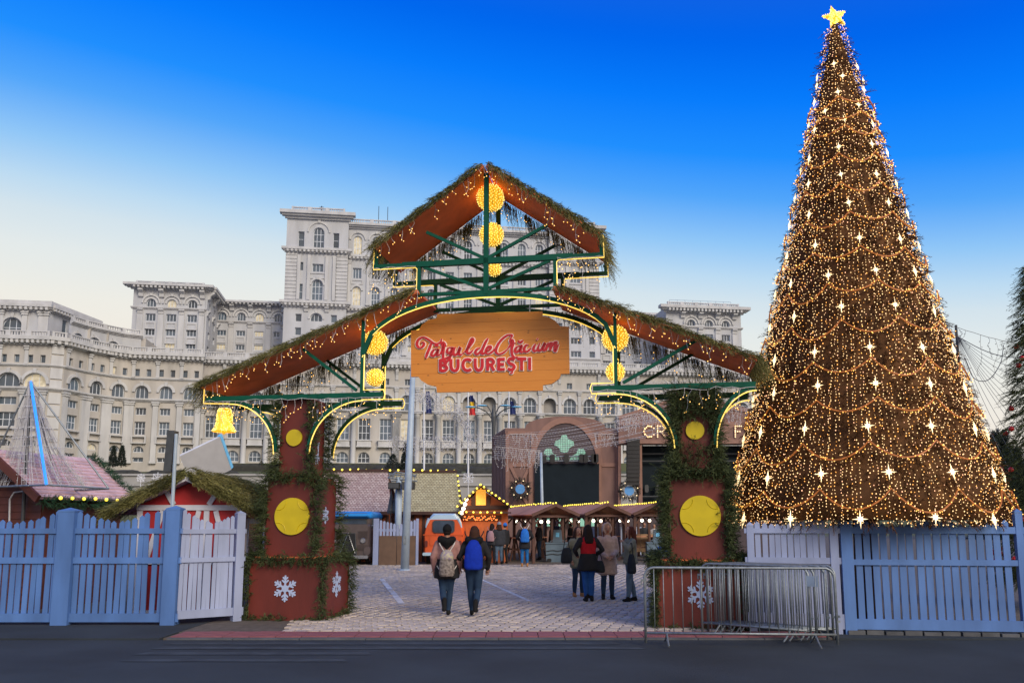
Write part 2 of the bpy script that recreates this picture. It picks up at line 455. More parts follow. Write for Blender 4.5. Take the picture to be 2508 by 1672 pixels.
def seg(u0, v0, u1, v1):
    a = math.atan2(v1 - v0, u1 - u0); ca, sa = math.cos(a), math.sin(a)
    return (lambda s, d, z: (u0 + s * ca - d * sa, v0 + s * sa + d * ca, z)), a, math.hypot(u1 - u0, v1 - v0)
def wall(fr, ang, s0, s1, z0, z1, ops, mat, mb=None, dep=.5):
    """one strip of wall with openings (s, z, w, h, arch, nx, ny[, lit]); adds windows set back in the reveals"""
    own = mb is None; mb = mb or MB()
    holes = []
    for o in ops:
        s, z, w, h, arch = o[:5]; holes.append([(s + x, z + y) for x, y in arch_poly(w, h, arch)])
    mb.prism([(s0, z0), (s1, z0), (s1, z1), (s0, z1)], 0, dep, fr, holes)
    for o in ops:
        s, z, w, h, arch, nx, ny = o[:7]
        if nx: put_window(fr, ang, s, z, w, h, arch, nx, ny, o[7] if len(o) > 7 else .04, dep)
    return mb
def cornice(fr, s0, s1, z, h, p, ends=.0, name='cornice', dent=True, mat='trim'):
    b = MB()
    def bx(mb, a, c, d0, d1, za, zb):
        vs = [fr(x, y, zz) for zz in (za, zb) for y in (d0, d1) for x in (a, c)]
        mb.add(vs, [(0, 2, 3, 1), (4, 5, 7, 6), (0, 1, 5, 4), (2, 6, 7, 3), (0, 4, 6, 2), (1, 3, 7, 5)])
    bx(b, s0 - ends * .3, s1 + ends * .3, -.3 * p, .1, z, z + h * .3)
    bx(b, s0 - ends * .7, s1 + ends * .7, -.7 * p, .1, z + h * .3, z + h * .55)
    bx(b, s0 - ends, s1 + ends, -p, .1, z + h * .55, z + h)
    part(name, b, M[mat], pal)
    if dent:
        d = MB(); n = max(2, int((s1 - s0) / 1.15))
        for i in range(n):
            a = s0 + (s1 - s0) * (i + .25) / n; c = s0 + (s1 - s0) * (i + .75) / n
            bx(d, a, c, -p * .92, -.3 * p, z + h * .12, z + h * .54)
        part('dentil_row', d, M[mat], pal, stuff=True)
def balustrade(fr, s0, s1, z, h, step=5.0, off=-.3):
    b = MB()
    def bx(a, c, d0, d1, za, zb):
        vs = [fr(x, y, zz) for zz in (za, zb) for y in (d0, d1) for x in (a, c)]
        b.add(vs, [(0, 2, 3, 1), (4, 5, 7, 6), (0, 1, 5, 4), (2, 6, 7, 3), (0, 4, 6, 2), (1, 3, 7, 5)])
    bx(s0, s1, off, off + .5, z, z + h * .18); bx(s0, s1, off - .05, off + .55, z + h * .8, z + h)
    n = max(1, round((s1 - s0) / step))
    for i in range(n + 1):
        s = s0 + (s1 - s0) * i / n; bx(max(s0, s - .55), min(s1, s + .55), off - .1, off + .6, z + .01, z + h * 1.04)
    m = int((s1 - s0) / .62)
    for i in range(m):
        s = s0 + (s1 - s0) * (i + .5) / m; bx(s - .14, s + .14, off + .11, off + .39, z + h * .18, z + h * .8)
    part('balustrade', b, M['trim'], pal, stuff=True)
def archivolt(fr, s, z, w, h, t=.5, pr=.25, key=True):
    """moulded ring round an arched window, with keystone"""
    r = w / 2; zc = z + h - r; b = MB(); n = 12
    out = [(s + (r + t) * math.cos(math.pi * i / n), zc + (r + t) * math.sin(math.pi * i / n)) for i in range(n + 1)]
    inn = [(s + (r + .02) * math.cos(math.pi * i / n), zc + (r + .02) * math.sin(math.pi * i / n)) for i in range(n, -1, -1)]
    b.prism(out + inn, -pr, .05, fr)
    if key: b.prism([(s - .3, zc + r - .05), (s + .3, zc + r - .05), (s + .42, zc + r + t * 1.5), (s - .42, zc + r + t * 1.5)], -pr - .2, .04, fr)
    part('archivolt', b, M['trim'], pal)
def pilaster(fr, s, z0, z1, w, p=.35, cap=True, mat='trim'):
    b = MB()
    def bx(a, c, d0, za, zb):
        vs = [fr(x, y, zz) for zz in (za, zb) for y in (d0, .05) for x in (a, c)]
        b.add(vs, [(0, 2, 3, 1), (4, 5, 7, 6), (0, 1, 5, 4), (2, 6, 7, 3), (0, 4, 6, 2), (1, 3, 7, 5)])
    bx(s - w / 2, s + w / 2, -p, z0, z1)
    if cap:
        bx(s - w * .62, s + w * .62, -p - .25, z1 - .9, z1 - .02); bx(s - w * .75, s + w * .75, -p - .45, z1 - .35, z1 + .01)
        bx(s - w * .62, s + w * .62, -p - .2, z0 + .01, z0 + .6)
    part('pilaster', b, M[mat], pal)
def panelbox(fr, s, z, w, h, p=.2, name='sill_panel'):
    b = MB(); b.prism([(s - w / 2, z), (s + w / 2, z), (s + w / 2, z + h), (s - w / 2, z + h)], -p, .03, fr,
                      [[(s - w / 2 + .3, z + .25), (s + w / 2 - .3, z + .25), (s + w / 2 - .3, z + h - .25), (s - w / 2 + .3, z + h - .25)]])
    part(name, b, M['trim'], pal)
def console(fr, s, z0, z1, w=1.3, p=1.6):
    b = MB()
    pr = [(0, z0), (-p * .35, z0 + (z1 - z0) * .12), (-p * .45, z0 + (z1 - z0) * .5), (-p, z0 + (z1 - z0) * .8), (-p, z1), (0, z1)]
    vs = [fr(s - w / 2, d, z) for d, z in pr] + [fr(s + w / 2, d, z) for d, z in pr]; n = len(pr)
    b.add(vs, [tuple(range(n - 1, -1, -1)), tuple(range(n, 2 * n))] + [(i, (i + 1) % n, (i + 1) % n + n, i + n) for i in range(n)])
    part('console', b, M['trim'], pal)
COLM = {}
def column(fr, s, z0, z1, r, d=-.9):
    k = (round(z1 - z0, 1), round(r, 2))
    if k not in COLM:
        h = k[0]; b = MB()
        b.lathe([(r * 1.35, 0), (r * 1.35, .35), (r * 1.15, .5), (r * 1.0, .9), (r * .98, h * .5), (r * .86, h - 1.5), (r * 1.0, h - 1.4), (r * 1.15, h - .7), (r * 1.45, h - .3)], 12)
        b.box(-r * 1.5, r * 1.5, -r * 1.5, r * 1.5, h - .3, h - .005)
        COLM[k] = b.mesh('column', M['trim'])
        for p in COLM[k].polygons: p.use_smooth = len(p.vertices) == 4 and abs(p.normal.z) < .5
    part('column', COLM[k], None, pal, loc=fr(s, d, z0))
def solid(u0, u1, v0, v1, z0, z1, mat='stone_up', name='wall'):
    part(name, MB().box(u0, u1, v0, v1, z0, z1), M[mat], pal)

# ---- main lower front with giant columns (v = 0)
Z0 = PB - .5
uL = pu(492, 1000); uR = pu(1840, 1000)
zg0, zg1 = pw(700, 1131), pw(700, 1104)
zt0, zt1 = pw(700, 1074), pw(700, 1021)
za0, za1 = pw(700, 1000), pw(700, 961)
zs0, zs1 = pw(700, 936), pw(700, 921)
zc = pw(700, 897); zct = pw(700, 880); zbt = pw(700, 868)
nb = 27; bw = (uR - uL) / nb
fr, ang = straight(uL, 0)
wm = MB(); lm = MB()
for i in range(nb):
    s = (i + .5) * bw; a, c = i * bw, (i + 1) * bw
    dark = (i % 9) in (3, 4, 7)
    ops = [(s, zt0, bw * .56, zt1 - zt0, False, 3, 3), (s, zg0, bw * .56, zg1 - zg0, True, 3, 2, .07)]
    ops.append((s, za0, bw * .62, za1 - za0, True, 0 if dark else 3, 2, .03))
    if i % 3 != 1: ops.append((s, zs0, bw * .26, zs1 - zs0, False, 2, 1))
    wall(fr, ang, a, c, Z0, zc, ops, None, wm, .7)
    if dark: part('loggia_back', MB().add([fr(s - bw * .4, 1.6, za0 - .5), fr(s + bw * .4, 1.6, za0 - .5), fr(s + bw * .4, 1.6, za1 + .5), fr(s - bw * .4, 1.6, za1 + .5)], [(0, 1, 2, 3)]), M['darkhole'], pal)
    archivolt(fr, s, za0, bw * .62, za1 - za0, .55, .3)
    # balcony
    z = zt0 - .15
    b = MB()
    for (x0, x1, d, q0, q1) in ((-.36, .36, 1.3, z - 1.9, z - 1.6), (-.33, .33, 1.15, z - 1.6, z - .2), (-.37, .37, 1.35, z - .2, z)):
        vs = [fr(s + bw * xx, yy, zz) for zz in (q0, q1) for yy in (-d, .05) for xx in (x0, x1)]
        b.add(vs, [(0, 2, 3, 1), (4, 5, 7, 6), (0, 1, 5, 4), (2, 6, 7, 3), (0, 4, 6, 2), (1, 3, 7, 5)])
    part('balcony', b, M['trim'], pal)
    if i % 3 == 1:   # roundel
        b = MB(); zc2 = (zs0 + zs1) / 2; n = 16
        o_ = [(s + 1.15 * math.cos(2 * math.pi * k / n), zc2 + 1.15 * math.sin(2 * math.pi * k / n)) for k in range(n)]
        i_ = [(s + .75 * math.cos(2 * math.pi * k / n), zc2 + .75 * math.sin(2 * math.pi * k / n)) for k in range(n)]
        b.prism(o_, -.22, .05, fr, [i_]); part('roundel', b, M['trim'], pal)
    if i % 9 in (0, 8): pilaster(fr, a if i % 9 == 0 else c, Z0, za0 - .8, bw * .34, .8)
    else: column(fr, a, Z0, za0 - .7, .72)
    pilaster(fr, a, za0 + .1, zs0 - .9, .9, .3)
    if i % 2: console(fr, a, zs1 - .6, zc, .8, .8)
part('wall', wm, M['stone'], pal)
cornice(fr, 0, nb * bw, za0 - .7, .75, .75, 0, 'string_course', False)
cornice(fr, 0, nb * bw, zs0 - 1.0, .55, .45, 0, 'string_course', False)
cornice(fr, 0, nb * bw, zc, zct - zc, 1.7)
balustrade(fr, 0, nb * bw, zct, zbt - zct, bw, -.9)
solid(uL, uR, .75, 16, zct - 1.2, zct - .2, 'stone', 'roof')

# ---- left part: flat bay B, concave bays A, projecting block
plan = [(492, -3), (315, -4), (258, -7.5), (205, -12), (150, -18.5), (112, -20), (-150, -20)]
pts = [(pu(px, 1000, v), v) for px, v in plan]
wl = MB()
for k in range(6):
    (u1, v1), (u0, v0) = pts[k], pts[k + 1]
    fr, ang, L = seg(u0, v0, u1, v1)
    n = {0: 3, 1: 1, 2: 1, 3: 1, 4: 0, 5: 3}[k]
    if k == 5: n = 4
    zA = (zg1 - zg0)
    for i in range(max(1, n)):
        a, c = L * i / max(1, n), L * (i + 1) / max(1, n); s = (a + c) / 2; w = min(4.2, (c - a) * .55)
        ops = []
        if n:
            big = 1.35 if k == 5 else 1.0
            w = w * big if k < 5 else 5.2
            ops = [(s, pw(400, 1134), w * .8, pw(400, 1123) - pw(400, 1134), False, 2, 1),
                   (s, pw(400, 1111), w * .8, pw(400, 1096) - pw(400, 1111), True, 3, 1),
                   (s, pw(400, 1069), w * .8, pw(400, 1037) - pw(400, 1069), False, 3, 2),
                   (s, pw(400, 1021), w * .8, pw(400, 1004) - pw(400, 1021), False, 3, 1),
                   (s, pw(400, 982), w, pw(400, 951) - pw(400, 982), True, 3, 1)]
            for q in (-.24, .24): ops.append((s + q * (c - a), pw(400, 928), (c - a) * .2, pw(400, 911) - pw(400, 928), False, 1, 1))
        wall(fr, ang, a, c, 3., zc, ops, None, wl, .7)
        if n:
            archivolt(fr, s, pw(400, 982), w, pw(400, 951) - pw(400, 982), .7, .4)
            panelbox(fr, s, pw(400, 1090), w * 1.1, pw(400, 1072) - pw(400, 1090), .9, 'balcony')
            pilaster(fr, a + .7, Z0, pw(400, 990), 1.3, .6); pilaster(fr, a + .7, pw(400, 935), zc - .3, .8, .3)
            if i == n - 1: pilaster(fr, c - .7, Z0, pw(400, 990), 1.3, .6)
        else:
            for j in range(9): pilaster(fr, L / 2, Z0 + 1 + j * 3, Z0 + 3.6 + j * 3, L * .8, .25, False)
    cornice(fr, -.3, L + .3, pw(400, 990), .9, .8, 0, 'string_course', False)
    cornice(fr, -.2, L + .2, pw(400, 937), .6, .5, 0, 'string_course', False)
    cornice(fr, -.6, L + .6, zc, zct - zc, 1.8)
    balustrade(fr, 0, L, zct, zbt - zct, 5, -1.0)
part('wall', wl, M['stone'], pal)
# attic storeys behind the left balustrade
wa = MB()
apl = [(345, 2), (300, 0), (252, -4), (206, -8.5), (170, -13)]
pa = [(pu(px, 850, v), v) for px, v in apl]
zA1 = pw(230, 812, -5)
for k in range(4):
    (u1, v1), (u0, v0) = pa[k], pa[k + 1]
    fr, ang, L = seg(u0, v0, u1, v1)
    ops = [(L / 2, pw(230, 858, -5), 3.6, pw(230, 829, -5) - pw(230, 858, -5), True, 2, 2)] if k else []
    wall(fr, ang, 0, L, zct - .5, zA1, ops, None, wa, .5)
    if k: archivolt(fr, L / 2, pw(230, 858, -5), 3.6, pw(230, 829, -5) - pw(230, 858, -5), .45, .3)
    cornice(fr, -.3, L + .3, zA1, 1.0, .9, 0, dent=False); balustrade(fr, 0, L, zA1 + 1.0, 1.2, 4, -.4)
    solid(min(u0, u1), max(u0, u1) + 1, max(v0, v1) + .6, max(v0, v1) + 12, zct - .4, zA1 + .2, 'stone', 'wall')
part('wall', wa, M['stone_up'], pal)
wa = MB(); u0, u1 = pu(-150, 800, -14), pu(118, 800, -14); fr, ang = straight(u0, -14); L = u1 - u0
zA2 = pw(60, 762, -14)
ow = [(pu(30, 800, -14) - u0, pw(30, 826, -14), 4.6, pw(30, 777, -14) - pw(30, 826, -14), True, 3, 2)]
wall(fr, ang, 0, L, zct - .5, zA2, ow, None, wa, .6); part('wall', wa, M['stone_up'], pal)
archivolt(fr, ow[0][0], ow[0][1], 4.6, ow[0][3], .6, .35)
for px in (2, 60, 100, 112): pilaster(fr, pu(px, 800, -14) - u0, zct, zA2 - .1, 1.2, .4)
cornice(fr, -1, L + .4, zA2, 1.7, 1.6, .6); solid(u0, u1 + .8, -14.8, -13.8, zA2 + 1.7, zA2 + 2.6, 'trim', 'parapet')
# its right flank receding
fr, ang, L2 = seg(u1, -14, u1 + 5.5, 6)
wa = MB(); wall(fr, ang, 0, L2, zct - .5, zA2, [(L2 * .3, pw(30, 826, -14), 2., 6, False, 1, 1), (L2 * .7, pw(30, 826, -14), 2., 6, False, 1, 1)], None, wa, .5); part('wall', wa, M['stone_up'], pal)
cornice(fr, 0, L2, zA2, 1.7, 1.6); b = MB(); b.prism([(0, zA2 + 1.7), (L2, zA2 + 1.7), (L2, zA2 + 2.6), (0, zA2 + 2.6)], -.8, .2, fr); part('parapet', b, M['trim'], pal)

# ---- upper corner blocks and wings
def upper_block(pxl, pxr, wins, v, ytop, ycb, yarch, rows, flank, ybot=868, litp=.05):
    """three-bay block: arched top storey under consoles and deep cornice, rows of windows below"""
    pm_ = (pxl + pxr) / 2
    u0, u1 = pu(pxl, 800, v), pu(pxr, 800, v); fr, ang = straight(u0, v); L = u1 - u0
    Z = lambda y: pw(pm_, y, v)
    zt = Z(ycb); ss = [pu(p, 800, v) - u0 for p in wins]; bwid = (ss[-1] - ss[0]) / (len(ss) - 1)
    edges = [0] + [(ss[i] + ss[i + 1]) / 2 for i in range(len(ss) - 1)] + [L]
    b = MB()
    for i, s in enumerate(ss):
        ops = [(s, Z(yarch[1]), bwid * .46, Z(yarch[0]) - Z(yarch[1]), True, 3, 1, litp)]
        for (t, bo) in rows: ops.append((s, Z(bo), bwid * .48, Z(t) - Z(bo), False, 3, 1, litp))
        wall(fr, ang, edges[i], edges[i + 1], zct - 1, zt, ops, None, b, .6)
        archivolt(fr, s, Z(yarch[1]), bwid * .46, Z(yarch[0]) - Z(yarch[1]), .5, .25, False)
        archivolt(fr, s, Z(yarch[1]), bwid * .46 + 1.7, Z(yarch[0]) - Z(yarch[1]) + .85, .45, .4)
        for (t, bo) in rows[:-1]: panelbox(fr, s, Z(bo) - 2.3, bwid * .5, 1.9, .18)
    part('wall', b, M['stone_up'], pal)
    cs = [max(.8, ss[0] - bwid / 2)] + edges[1:-1] + [min(L - .8, ss[-1] + bwid / 2)]
    for s in cs:
        console(fr, s, Z(yarch[0] - 2), zt, 1.3, 1.8); console(fr, s, Z(yarch[1] + 14), Z(yarch[1] + 1), 1.5, .9)
        pilaster(fr, s, Z(ybot), Z(yarch[1] + 14), 1.6, .4, False)
    cornice(fr, -.2, L + .2, Z(yarch[1] + 2), .7, .6, .3, 'string_course', False)
    h = Z(ytop) - zt
    cornice(fr, 0, L, zt, h * .62, 2.4, 2.4)
    balustrade(fr, .5, L - .5, zt + h * .62, h * .42, bwid * .9, -.2)
    solid(u0 + .02, u1 - .02, v + .62, v + 24, zct - .9, zt - .02)
    solid(u0 + .3, u1 - .3, v + .75, v + 24, zt, zt + h * .6, 'trim', 'roof')
    if flank:   # right flank
        fr2, a2 = (lambda s, d, z: (u1 - d, v + s, z)), math.pi / 2
        b = MB(); nb2 = 3
        for i in range(nb2):
            s = 22 * (i + .5) / nb2
            ops = [(s, Z(yarch[1]), 2.6, Z(yarch[0]) - Z(yarch[1]), True, 2, 1)] + [(s, Z(bo), 2.6, Z(t) - Z(bo), False, 2, 1) for t, bo in rows]
            wall(lambda s_, d, z: (u1 + .55 - d, v + s_, z), math.pi / 2, 22 * i / nb2, 22 * (i + 1) / nb2, zct - 1, zt, ops, None, b, .5)
            f3 = lambda s_, d, z: (u1 + .55 - d, v + s_, z)
            console(f3, 22 * i / nb2 + .7, Z(yarch[0] - 2), zt, 1.3, 1.8); console(f3, 22 * i / nb2 + .7, Z(yarch[1] + 14), Z(yarch[1] + 1), 1.5, .9)
        part('wall', b, M['stone_up'], pal)
        cornice(lambda s_, d, z: (u1 + .55 - d, v + s_, z), 0, 22, zt + .003, h * .62, 2.4)
upper_block(322, 500, (367, 418, 469), 14, 691, 711, (733, 757), ((769, 787), (805, 822), (840, 858)), True)
upper_block(1632, 1815, (1693, 1736, 1777), 12, 743, 768, (784, 803), ((818, 834), (848, 862), (878, 891)), False, 900)
def wing(pxl, pxr, wins, v, ytop, ycb, yarch, rows, litp=.3):
    upper_block(pxl, pxr, wins, v, ytop, ycb, yarch, rows, False, 868, litp)
wing(505, 700, (543, 590, 635, 681), 30, 736, 749, (766, 790), ((810, 823), (844, 857), (875, 887)), .4)
wing(1470, 1650, (1485, 1520, 1560, 1602), 26, 765, 778, (792, 812), ((826, 838), (857, 868), (886, 898)), .1)

# ---- the great tower
TV = 18
def T(y, px=780): return pw(px, y, TV)
uA, uB, uC, uD = pu(697, 700, TV - 1.5), pu(850, 700, TV - 1.5), pu(1345, 700, TV - 1.5), pu(1468, 700, TV - 1.5)
def pavilion(u0, u1, v, cpx):
    fr, ang = straight(u0, v); L = u1 - u0; b = MB(); c = L * .52
    rows = [((561, 611), 1, 3.2), ((650, 669), 0, 3.2), ((688, 738), 1, 3.2), ((770, 790), 1, 3.4), ((809, 825), 0, 3.2), ((843, 858), 0, 3.2)]
    ops = []
    for (t, bo), ar, w in rows: ops.append((c, T(bo), w, T(t) - T(bo), bool(ar), 3, 3 if bo - t > 30 else 1, .06))
    wall(fr, ang, c - 3.2, c + 3.2, zct - 1, T(543), ops, None, b, .7)
    for q in (-1, 1):
        ops = [(c + q * 5.1, T(bo), 1.75, T(t) - T(bo), False, 1, 2 if bo - t > 20 else 1) for t, bo in ((573, 609), (647, 667), (700, 737), (773, 791), (806, 824), (843, 858))]
        a0, a1 = (0, c - 3.2) if q < 0 else (c + 3.2, L)
        wall(fr, ang, a0, a1, zct - 1, T(543), ops, None, b, .7)
    part('wall', b, M['stone_up'], pal)
    for (t, bo), ar, w in rows:
        if ar: archivolt(fr, c, T(bo), w + (2.6 if t == 561 else .2), T(t) - T(bo) + (1.3 if t == 561 else 0), .55, .3)
    panelbox(fr, c, T(686), 5.0, T(672) - T(686), .25)
    # banded stonework at both ends
    for s0, s1 in ((.05, 3.3), (L - 3.3, L - .05)):
        z = T(738)
        while z < T(628): 
            b = MB(); b.prism([(s0, z), (s1, z), (s1, z + .95), (s0, z + .95)], -.22, .04, fr); part('stone_band', b, M['trim'], pal); z += 1.12
    for s in (3.9, c - 2.6, c + 2.6, L - 3.9): pilaster(fr, s, T(738), T(630), .95, .4, False)
    cornice(fr, 0, L, T(625), T(613) - T(625), 1.3, 1.2)
    cornice(fr, 0, L, T(756), T(742) - T(756), 1.5, 1.2)
    for s in (c - 3, c + 3): console(fr, s, T(768), T(756), 1.2, 1.2)
    cornice(fr, 0, L, T(543), T(526) - T(543), 2.2, 2.0, 'cornice', False)
    balustrade(fr, 1.2, L - 1.2, T(526), 1.6, 5.5, -.2)
    cornice(fr, 0, L, T(868) + .2, .7, .5, 0, 'string_course', False)
pavilion(uA, uB, TV - 1.5, 780); pavilion(uC, uD, TV - 1.5, 1400)
fr, ang = straight(uB, TV); L = uC - uB; nbt = 11; b = MB()
def Tm(y): return pw(890, y, TV)
for i in range(nbt):
    a, c = L * i / nbt, L * (i + 1) / nbt; s = (a + c) / 2; w = (c - a) * .46
    ops = [(s, Tm(623), w, Tm(578) - Tm(623), True, 3, 3, .02), (s, Tm(682), w, Tm(657) - Tm(682), False, 3, 1, .15), (s, Tm(748), w, Tm(702) - Tm(748), True, 3, 3, .45),
           (s, Tm(790), w, Tm(770) - Tm(790), True, 2, 1, .1), (s, Tm(825), w, Tm(810) - Tm(825), False, 3, 1, .1), (s, Tm(858), w, Tm(843) - Tm(858), False, 3, 1, .1)]
    wall(fr, ang, a, c, zct - 1, Tm(562), ops, None, b, .7)
    archivolt(fr, s, Tm(623), w + 1.5, Tm(578) - Tm(623) + .75, .5, .35); archivolt(fr, s, Tm(748), w, Tm(702) - Tm(748), .6, .35, False)
    archivolt(fr, s, Tm(790), w, Tm(770) - Tm(790), .5, .3)
    panelbox(fr, s, Tm(697), w * 1.35, Tm(686) - Tm(697), .2)
    pilaster(fr, a + .5, Tm(748), Tm(640), .9, .35)
    pilaster(fr, a + .5, Tm(868), Tm(800), 1.2, .35)
part('wall', b, M['stone_up'], pal)
cornice(fr, 0, L, Tm(637), Tm(626) - Tm(637), 1.1); cornice(fr, 0, L, Tm(764), Tm(753) - Tm(764), 1.3)
cornice(fr, 0, L, Tm(562), Tm(549) - Tm(562), 1.7, 0, 'cornice', False); balustrade(fr, 0, L, Tm(549), 1.5, 6.5, -.2)
solid(uA + .02, uD - .02, TV + .8, TV + 38, zct - .9, Tm(558))
solid(uA + .5, uB - .3, TV + .2, TV + 20, Tm(556), T(540)); solid(uC + .3, uD - .5, TV + .2, TV + 20, Tm(556), T(540))
# masts on the roof
for px, yt, yb, th in ((788, 505, 528, .3), (928, 505, 545, .16), (950, 507, 545, .16), (718, 512, 524, .12)):
    u, z1 = pq(px, yt, TV + 3); z0 = pw(px, yb, TV + 3) - 1
    b = MB(); b.tube([(u, TV + 3, z0), (u, TV + 3, z1)], th * .6, 5)
    if th > .2:
        for q in range(5): b.bar((u - .7, TV + 3, z1 - .4 - q * .55), (u + .7, TV + 3, z1 - .3 - q * .55), .12, .12)
    part('mast', b, M['dgrey'], pal)
# big railing on the right block roof
b = MB(); u0, u1 = pu(1640, 740, 13), pu(1790, 740, 13); z0 = pw(1720, 747, 13); z1 = pw(1720, 737, 13)
for i in range(9): u = u0 + (u1 - u0) * i / 8; b.tube([(u, 13, z0 - 1), (u, 13, z1)], .06, 4)
b.tube([(u0, 13, z1), (u1, 13, z1)], .06, 4); b.tube([(u0, 13, (z0 + z1) / 2), (u1, 13, (z0 + z1) / 2)], .04, 4)
part('roof_railing', b, M['pole'], pal)
# ------------------------------------------------------------------ fir sprigs, bulbs, icicle strings
def perp(D, k):
    """k-th perpendicular of each direction (random spin)"""
    a = np.where(np.abs(D[:, 2:3]) < .9, np.array([[0, 0, 1.]]), np.array([[1., 0, 0]]))
    x = np.cross(a, D); x /= np.linalg.norm(x, axis=1, keepdims=True) + 1e-9
    y = np.cross(D, x); return x * np.cos(k)[:, None] + y * np.sin(k)[:, None]
def sprigs(P, D, L, needles=12, nl=.06, w=.007, droop=.25, rng=RNG):
    P = np.asarray(P, float); D = np.asarray(D, float); L = np.asarray(L, float); n = len(P)
    D = D / (np.linalg.norm(D, axis=1, keepdims=True) + 1e-9)
    vs = []
    # stem: two thin crossed triangles
    x = perp(D, rng.uniform(0, 6.28, n)); tip = P + D * L[:, None]; tip[:, 2] -= droop * L * .35
    vs.append(np.stack([P - x * w * .8, P + x * w * .8, tip], 1))
    for k in range(needles):
        t = (k + .5) / needles
        q = P + D * (L * t)[:, None]; q[:, 2] -= droop * L * .35 * t * t
        s = perp(D, rng.uniform(0, 6.28, n)); d = D * .75 + s * .75 + rng.normal(0, .12, (n, 3))
        d[:, 2] -= droop * .4; d /= np.linalg.norm(d, axis=1, keepdims=True)
        sd = np.cross(d, s + rng.normal(0, .3, (n, 3))); sd /= np.linalg.norm(sd, axis=1, keepdims=True) + 1e-9
        ln = (nl * (1.1 - .6 * t) * rng.uniform(.7, 1.2, n))[:, None]
        vs.append(np.stack([q - sd * w * .5, q + sd * w * .5, q + d * ln], 1))
    v = np.concatenate(vs).reshape(-1, 3); f = np.arange(len(v)).reshape(-1, 3)
    return v, f
OCT = np.array([(1, 0, 0), (-1, 0, 0), (0, 1, 0), (0, -1, 0), (0, 0, 1.2), (0, 0, -1.2)], float)
OCF = np.array([(0, 2, 4), (2, 1, 4), (1, 3, 4), (3, 0, 4), (2, 0, 5), (1, 2, 5), (3, 1, 5), (0, 3, 5)])
def bulbs_mesh(name, P, r, mat):
    P = np.asarray(P, float).reshape(-1, 3); n = len(P); r = np.broadcast_to(np.asarray(r, float), (n,))
    v = (P[:, None, :] + OCT[None] * r[:, None, None]).reshape(-1, 3)
    f = (OCF[None] + np.arange(n)[:, None, None] * 6).reshape(-1, 3)
    return npmesh(name, v, f, mat)
def local(parent, P):
    Mi = np.array(WM[parent.name].inverted()); P = np.asarray(P, float).reshape(-1, 3)
    return P @ Mi[:3, :3].T + Mi[:3, 3]
def greens(name, label, P, D, L, mat, cat='garland', group=None, **kw):
    """one bough garland: a thing of needle sprigs in scene coordinates"""
    v, f = sprigs(P, D, L, **kw); o0 = np.array([v[:, 0].mean(), v[:, 1].mean(), v[:, 2].min()])
    o = link(name, npmesh(name, v - o0, f, mat)); o.location = o0; WM[o.name] = Matrix.Translation(Vector(o0))
    tag(o, label, cat, group); return o
def icicles(name, label, path, spacing, lo, hi, wmat, bmat, br=.013, wr=.0036, group=None, twigs=True, jit=.035, sag=.0):
    """string along path with crooked drops; cable and bulbs are its parts"""
    P = [Vector(p) for p in path]; seg_ = [(P[i], P[i + 1]) for i in range(len(P) - 1)]
    wb = MB(); bl = []; top = []
    for a, b in seg_:
        n = max(1, int((b - a).length / spacing))
        for i in range(n):
            p = a.lerp(b, i / n); p = p + Vector((0, 0, -sag * math.sin(math.pi * i / n) + random.gauss(0, jit * .3))); top.append(p)
            if random.random() < .12: continue
            h = random.uniform(lo, hi); q = p.copy(); pts = [q]; k = max(2, int(h / .09)); k = min(k, 7)
            for j in range(k):
                q = q + Vector((random.gauss(0, jit), random.gauss(0, jit), -h / k)); pts.append(q)
                if twigs and random.random() < .65:
                    t = q + Vector((random.choice((-1, 1)) * random.uniform(.03, .06), random.gauss(0, .02), -random.uniform(.02, .05)))
                    wb.tube([q, t], wr * .8, 3, False); bl.append(t)
            bl.append(q); wb.tube(pts, wr, 3, False)
    top.append(P[-1]); wb.tube(top, wr * 1.4, 3, False)
    o = thing(name, label, 'string lights', P[0], 0, group)
    part('cable', wb, wmat, o, world=True, stuff=True)
    c = link('bulbs', bulbs_mesh('bulbs', local(o, bl), br, bmat), o); c['kind'] = 'stuff'
    return o

# ------------------------------------------------------------------ the entrance gate
GA = R(-10); G0 = gp(787, 1521); G0.z = 0
GT = Matrix.Translation(G0) @ Matrix.Rotation(GA, 4, 'Z')
def gq(px, py, v=0.): return hit(px, py, G0, GA, v)
def gw(u, v, w): return GT @ Vector((u, v, w))
gate = thing('entrance_gate', 'red and green wooden market entrance gate with two pillars, arch and gabled fir roof', 'gate', G0, GA)
VF, VB = .06, 1.22; UC = 2.93
def mir(u): return 2 * UC - u
def beams(name, a, b, w=.09, h=.12, mat='green', vs=(VF, VB)):
    for v in vs:
        part(name, MB().bar((a[0], v, a[1]), (b[0], v, b[1]), w, h), M['green' if v == VF and mat == 'green' else 'green_d'], gate)
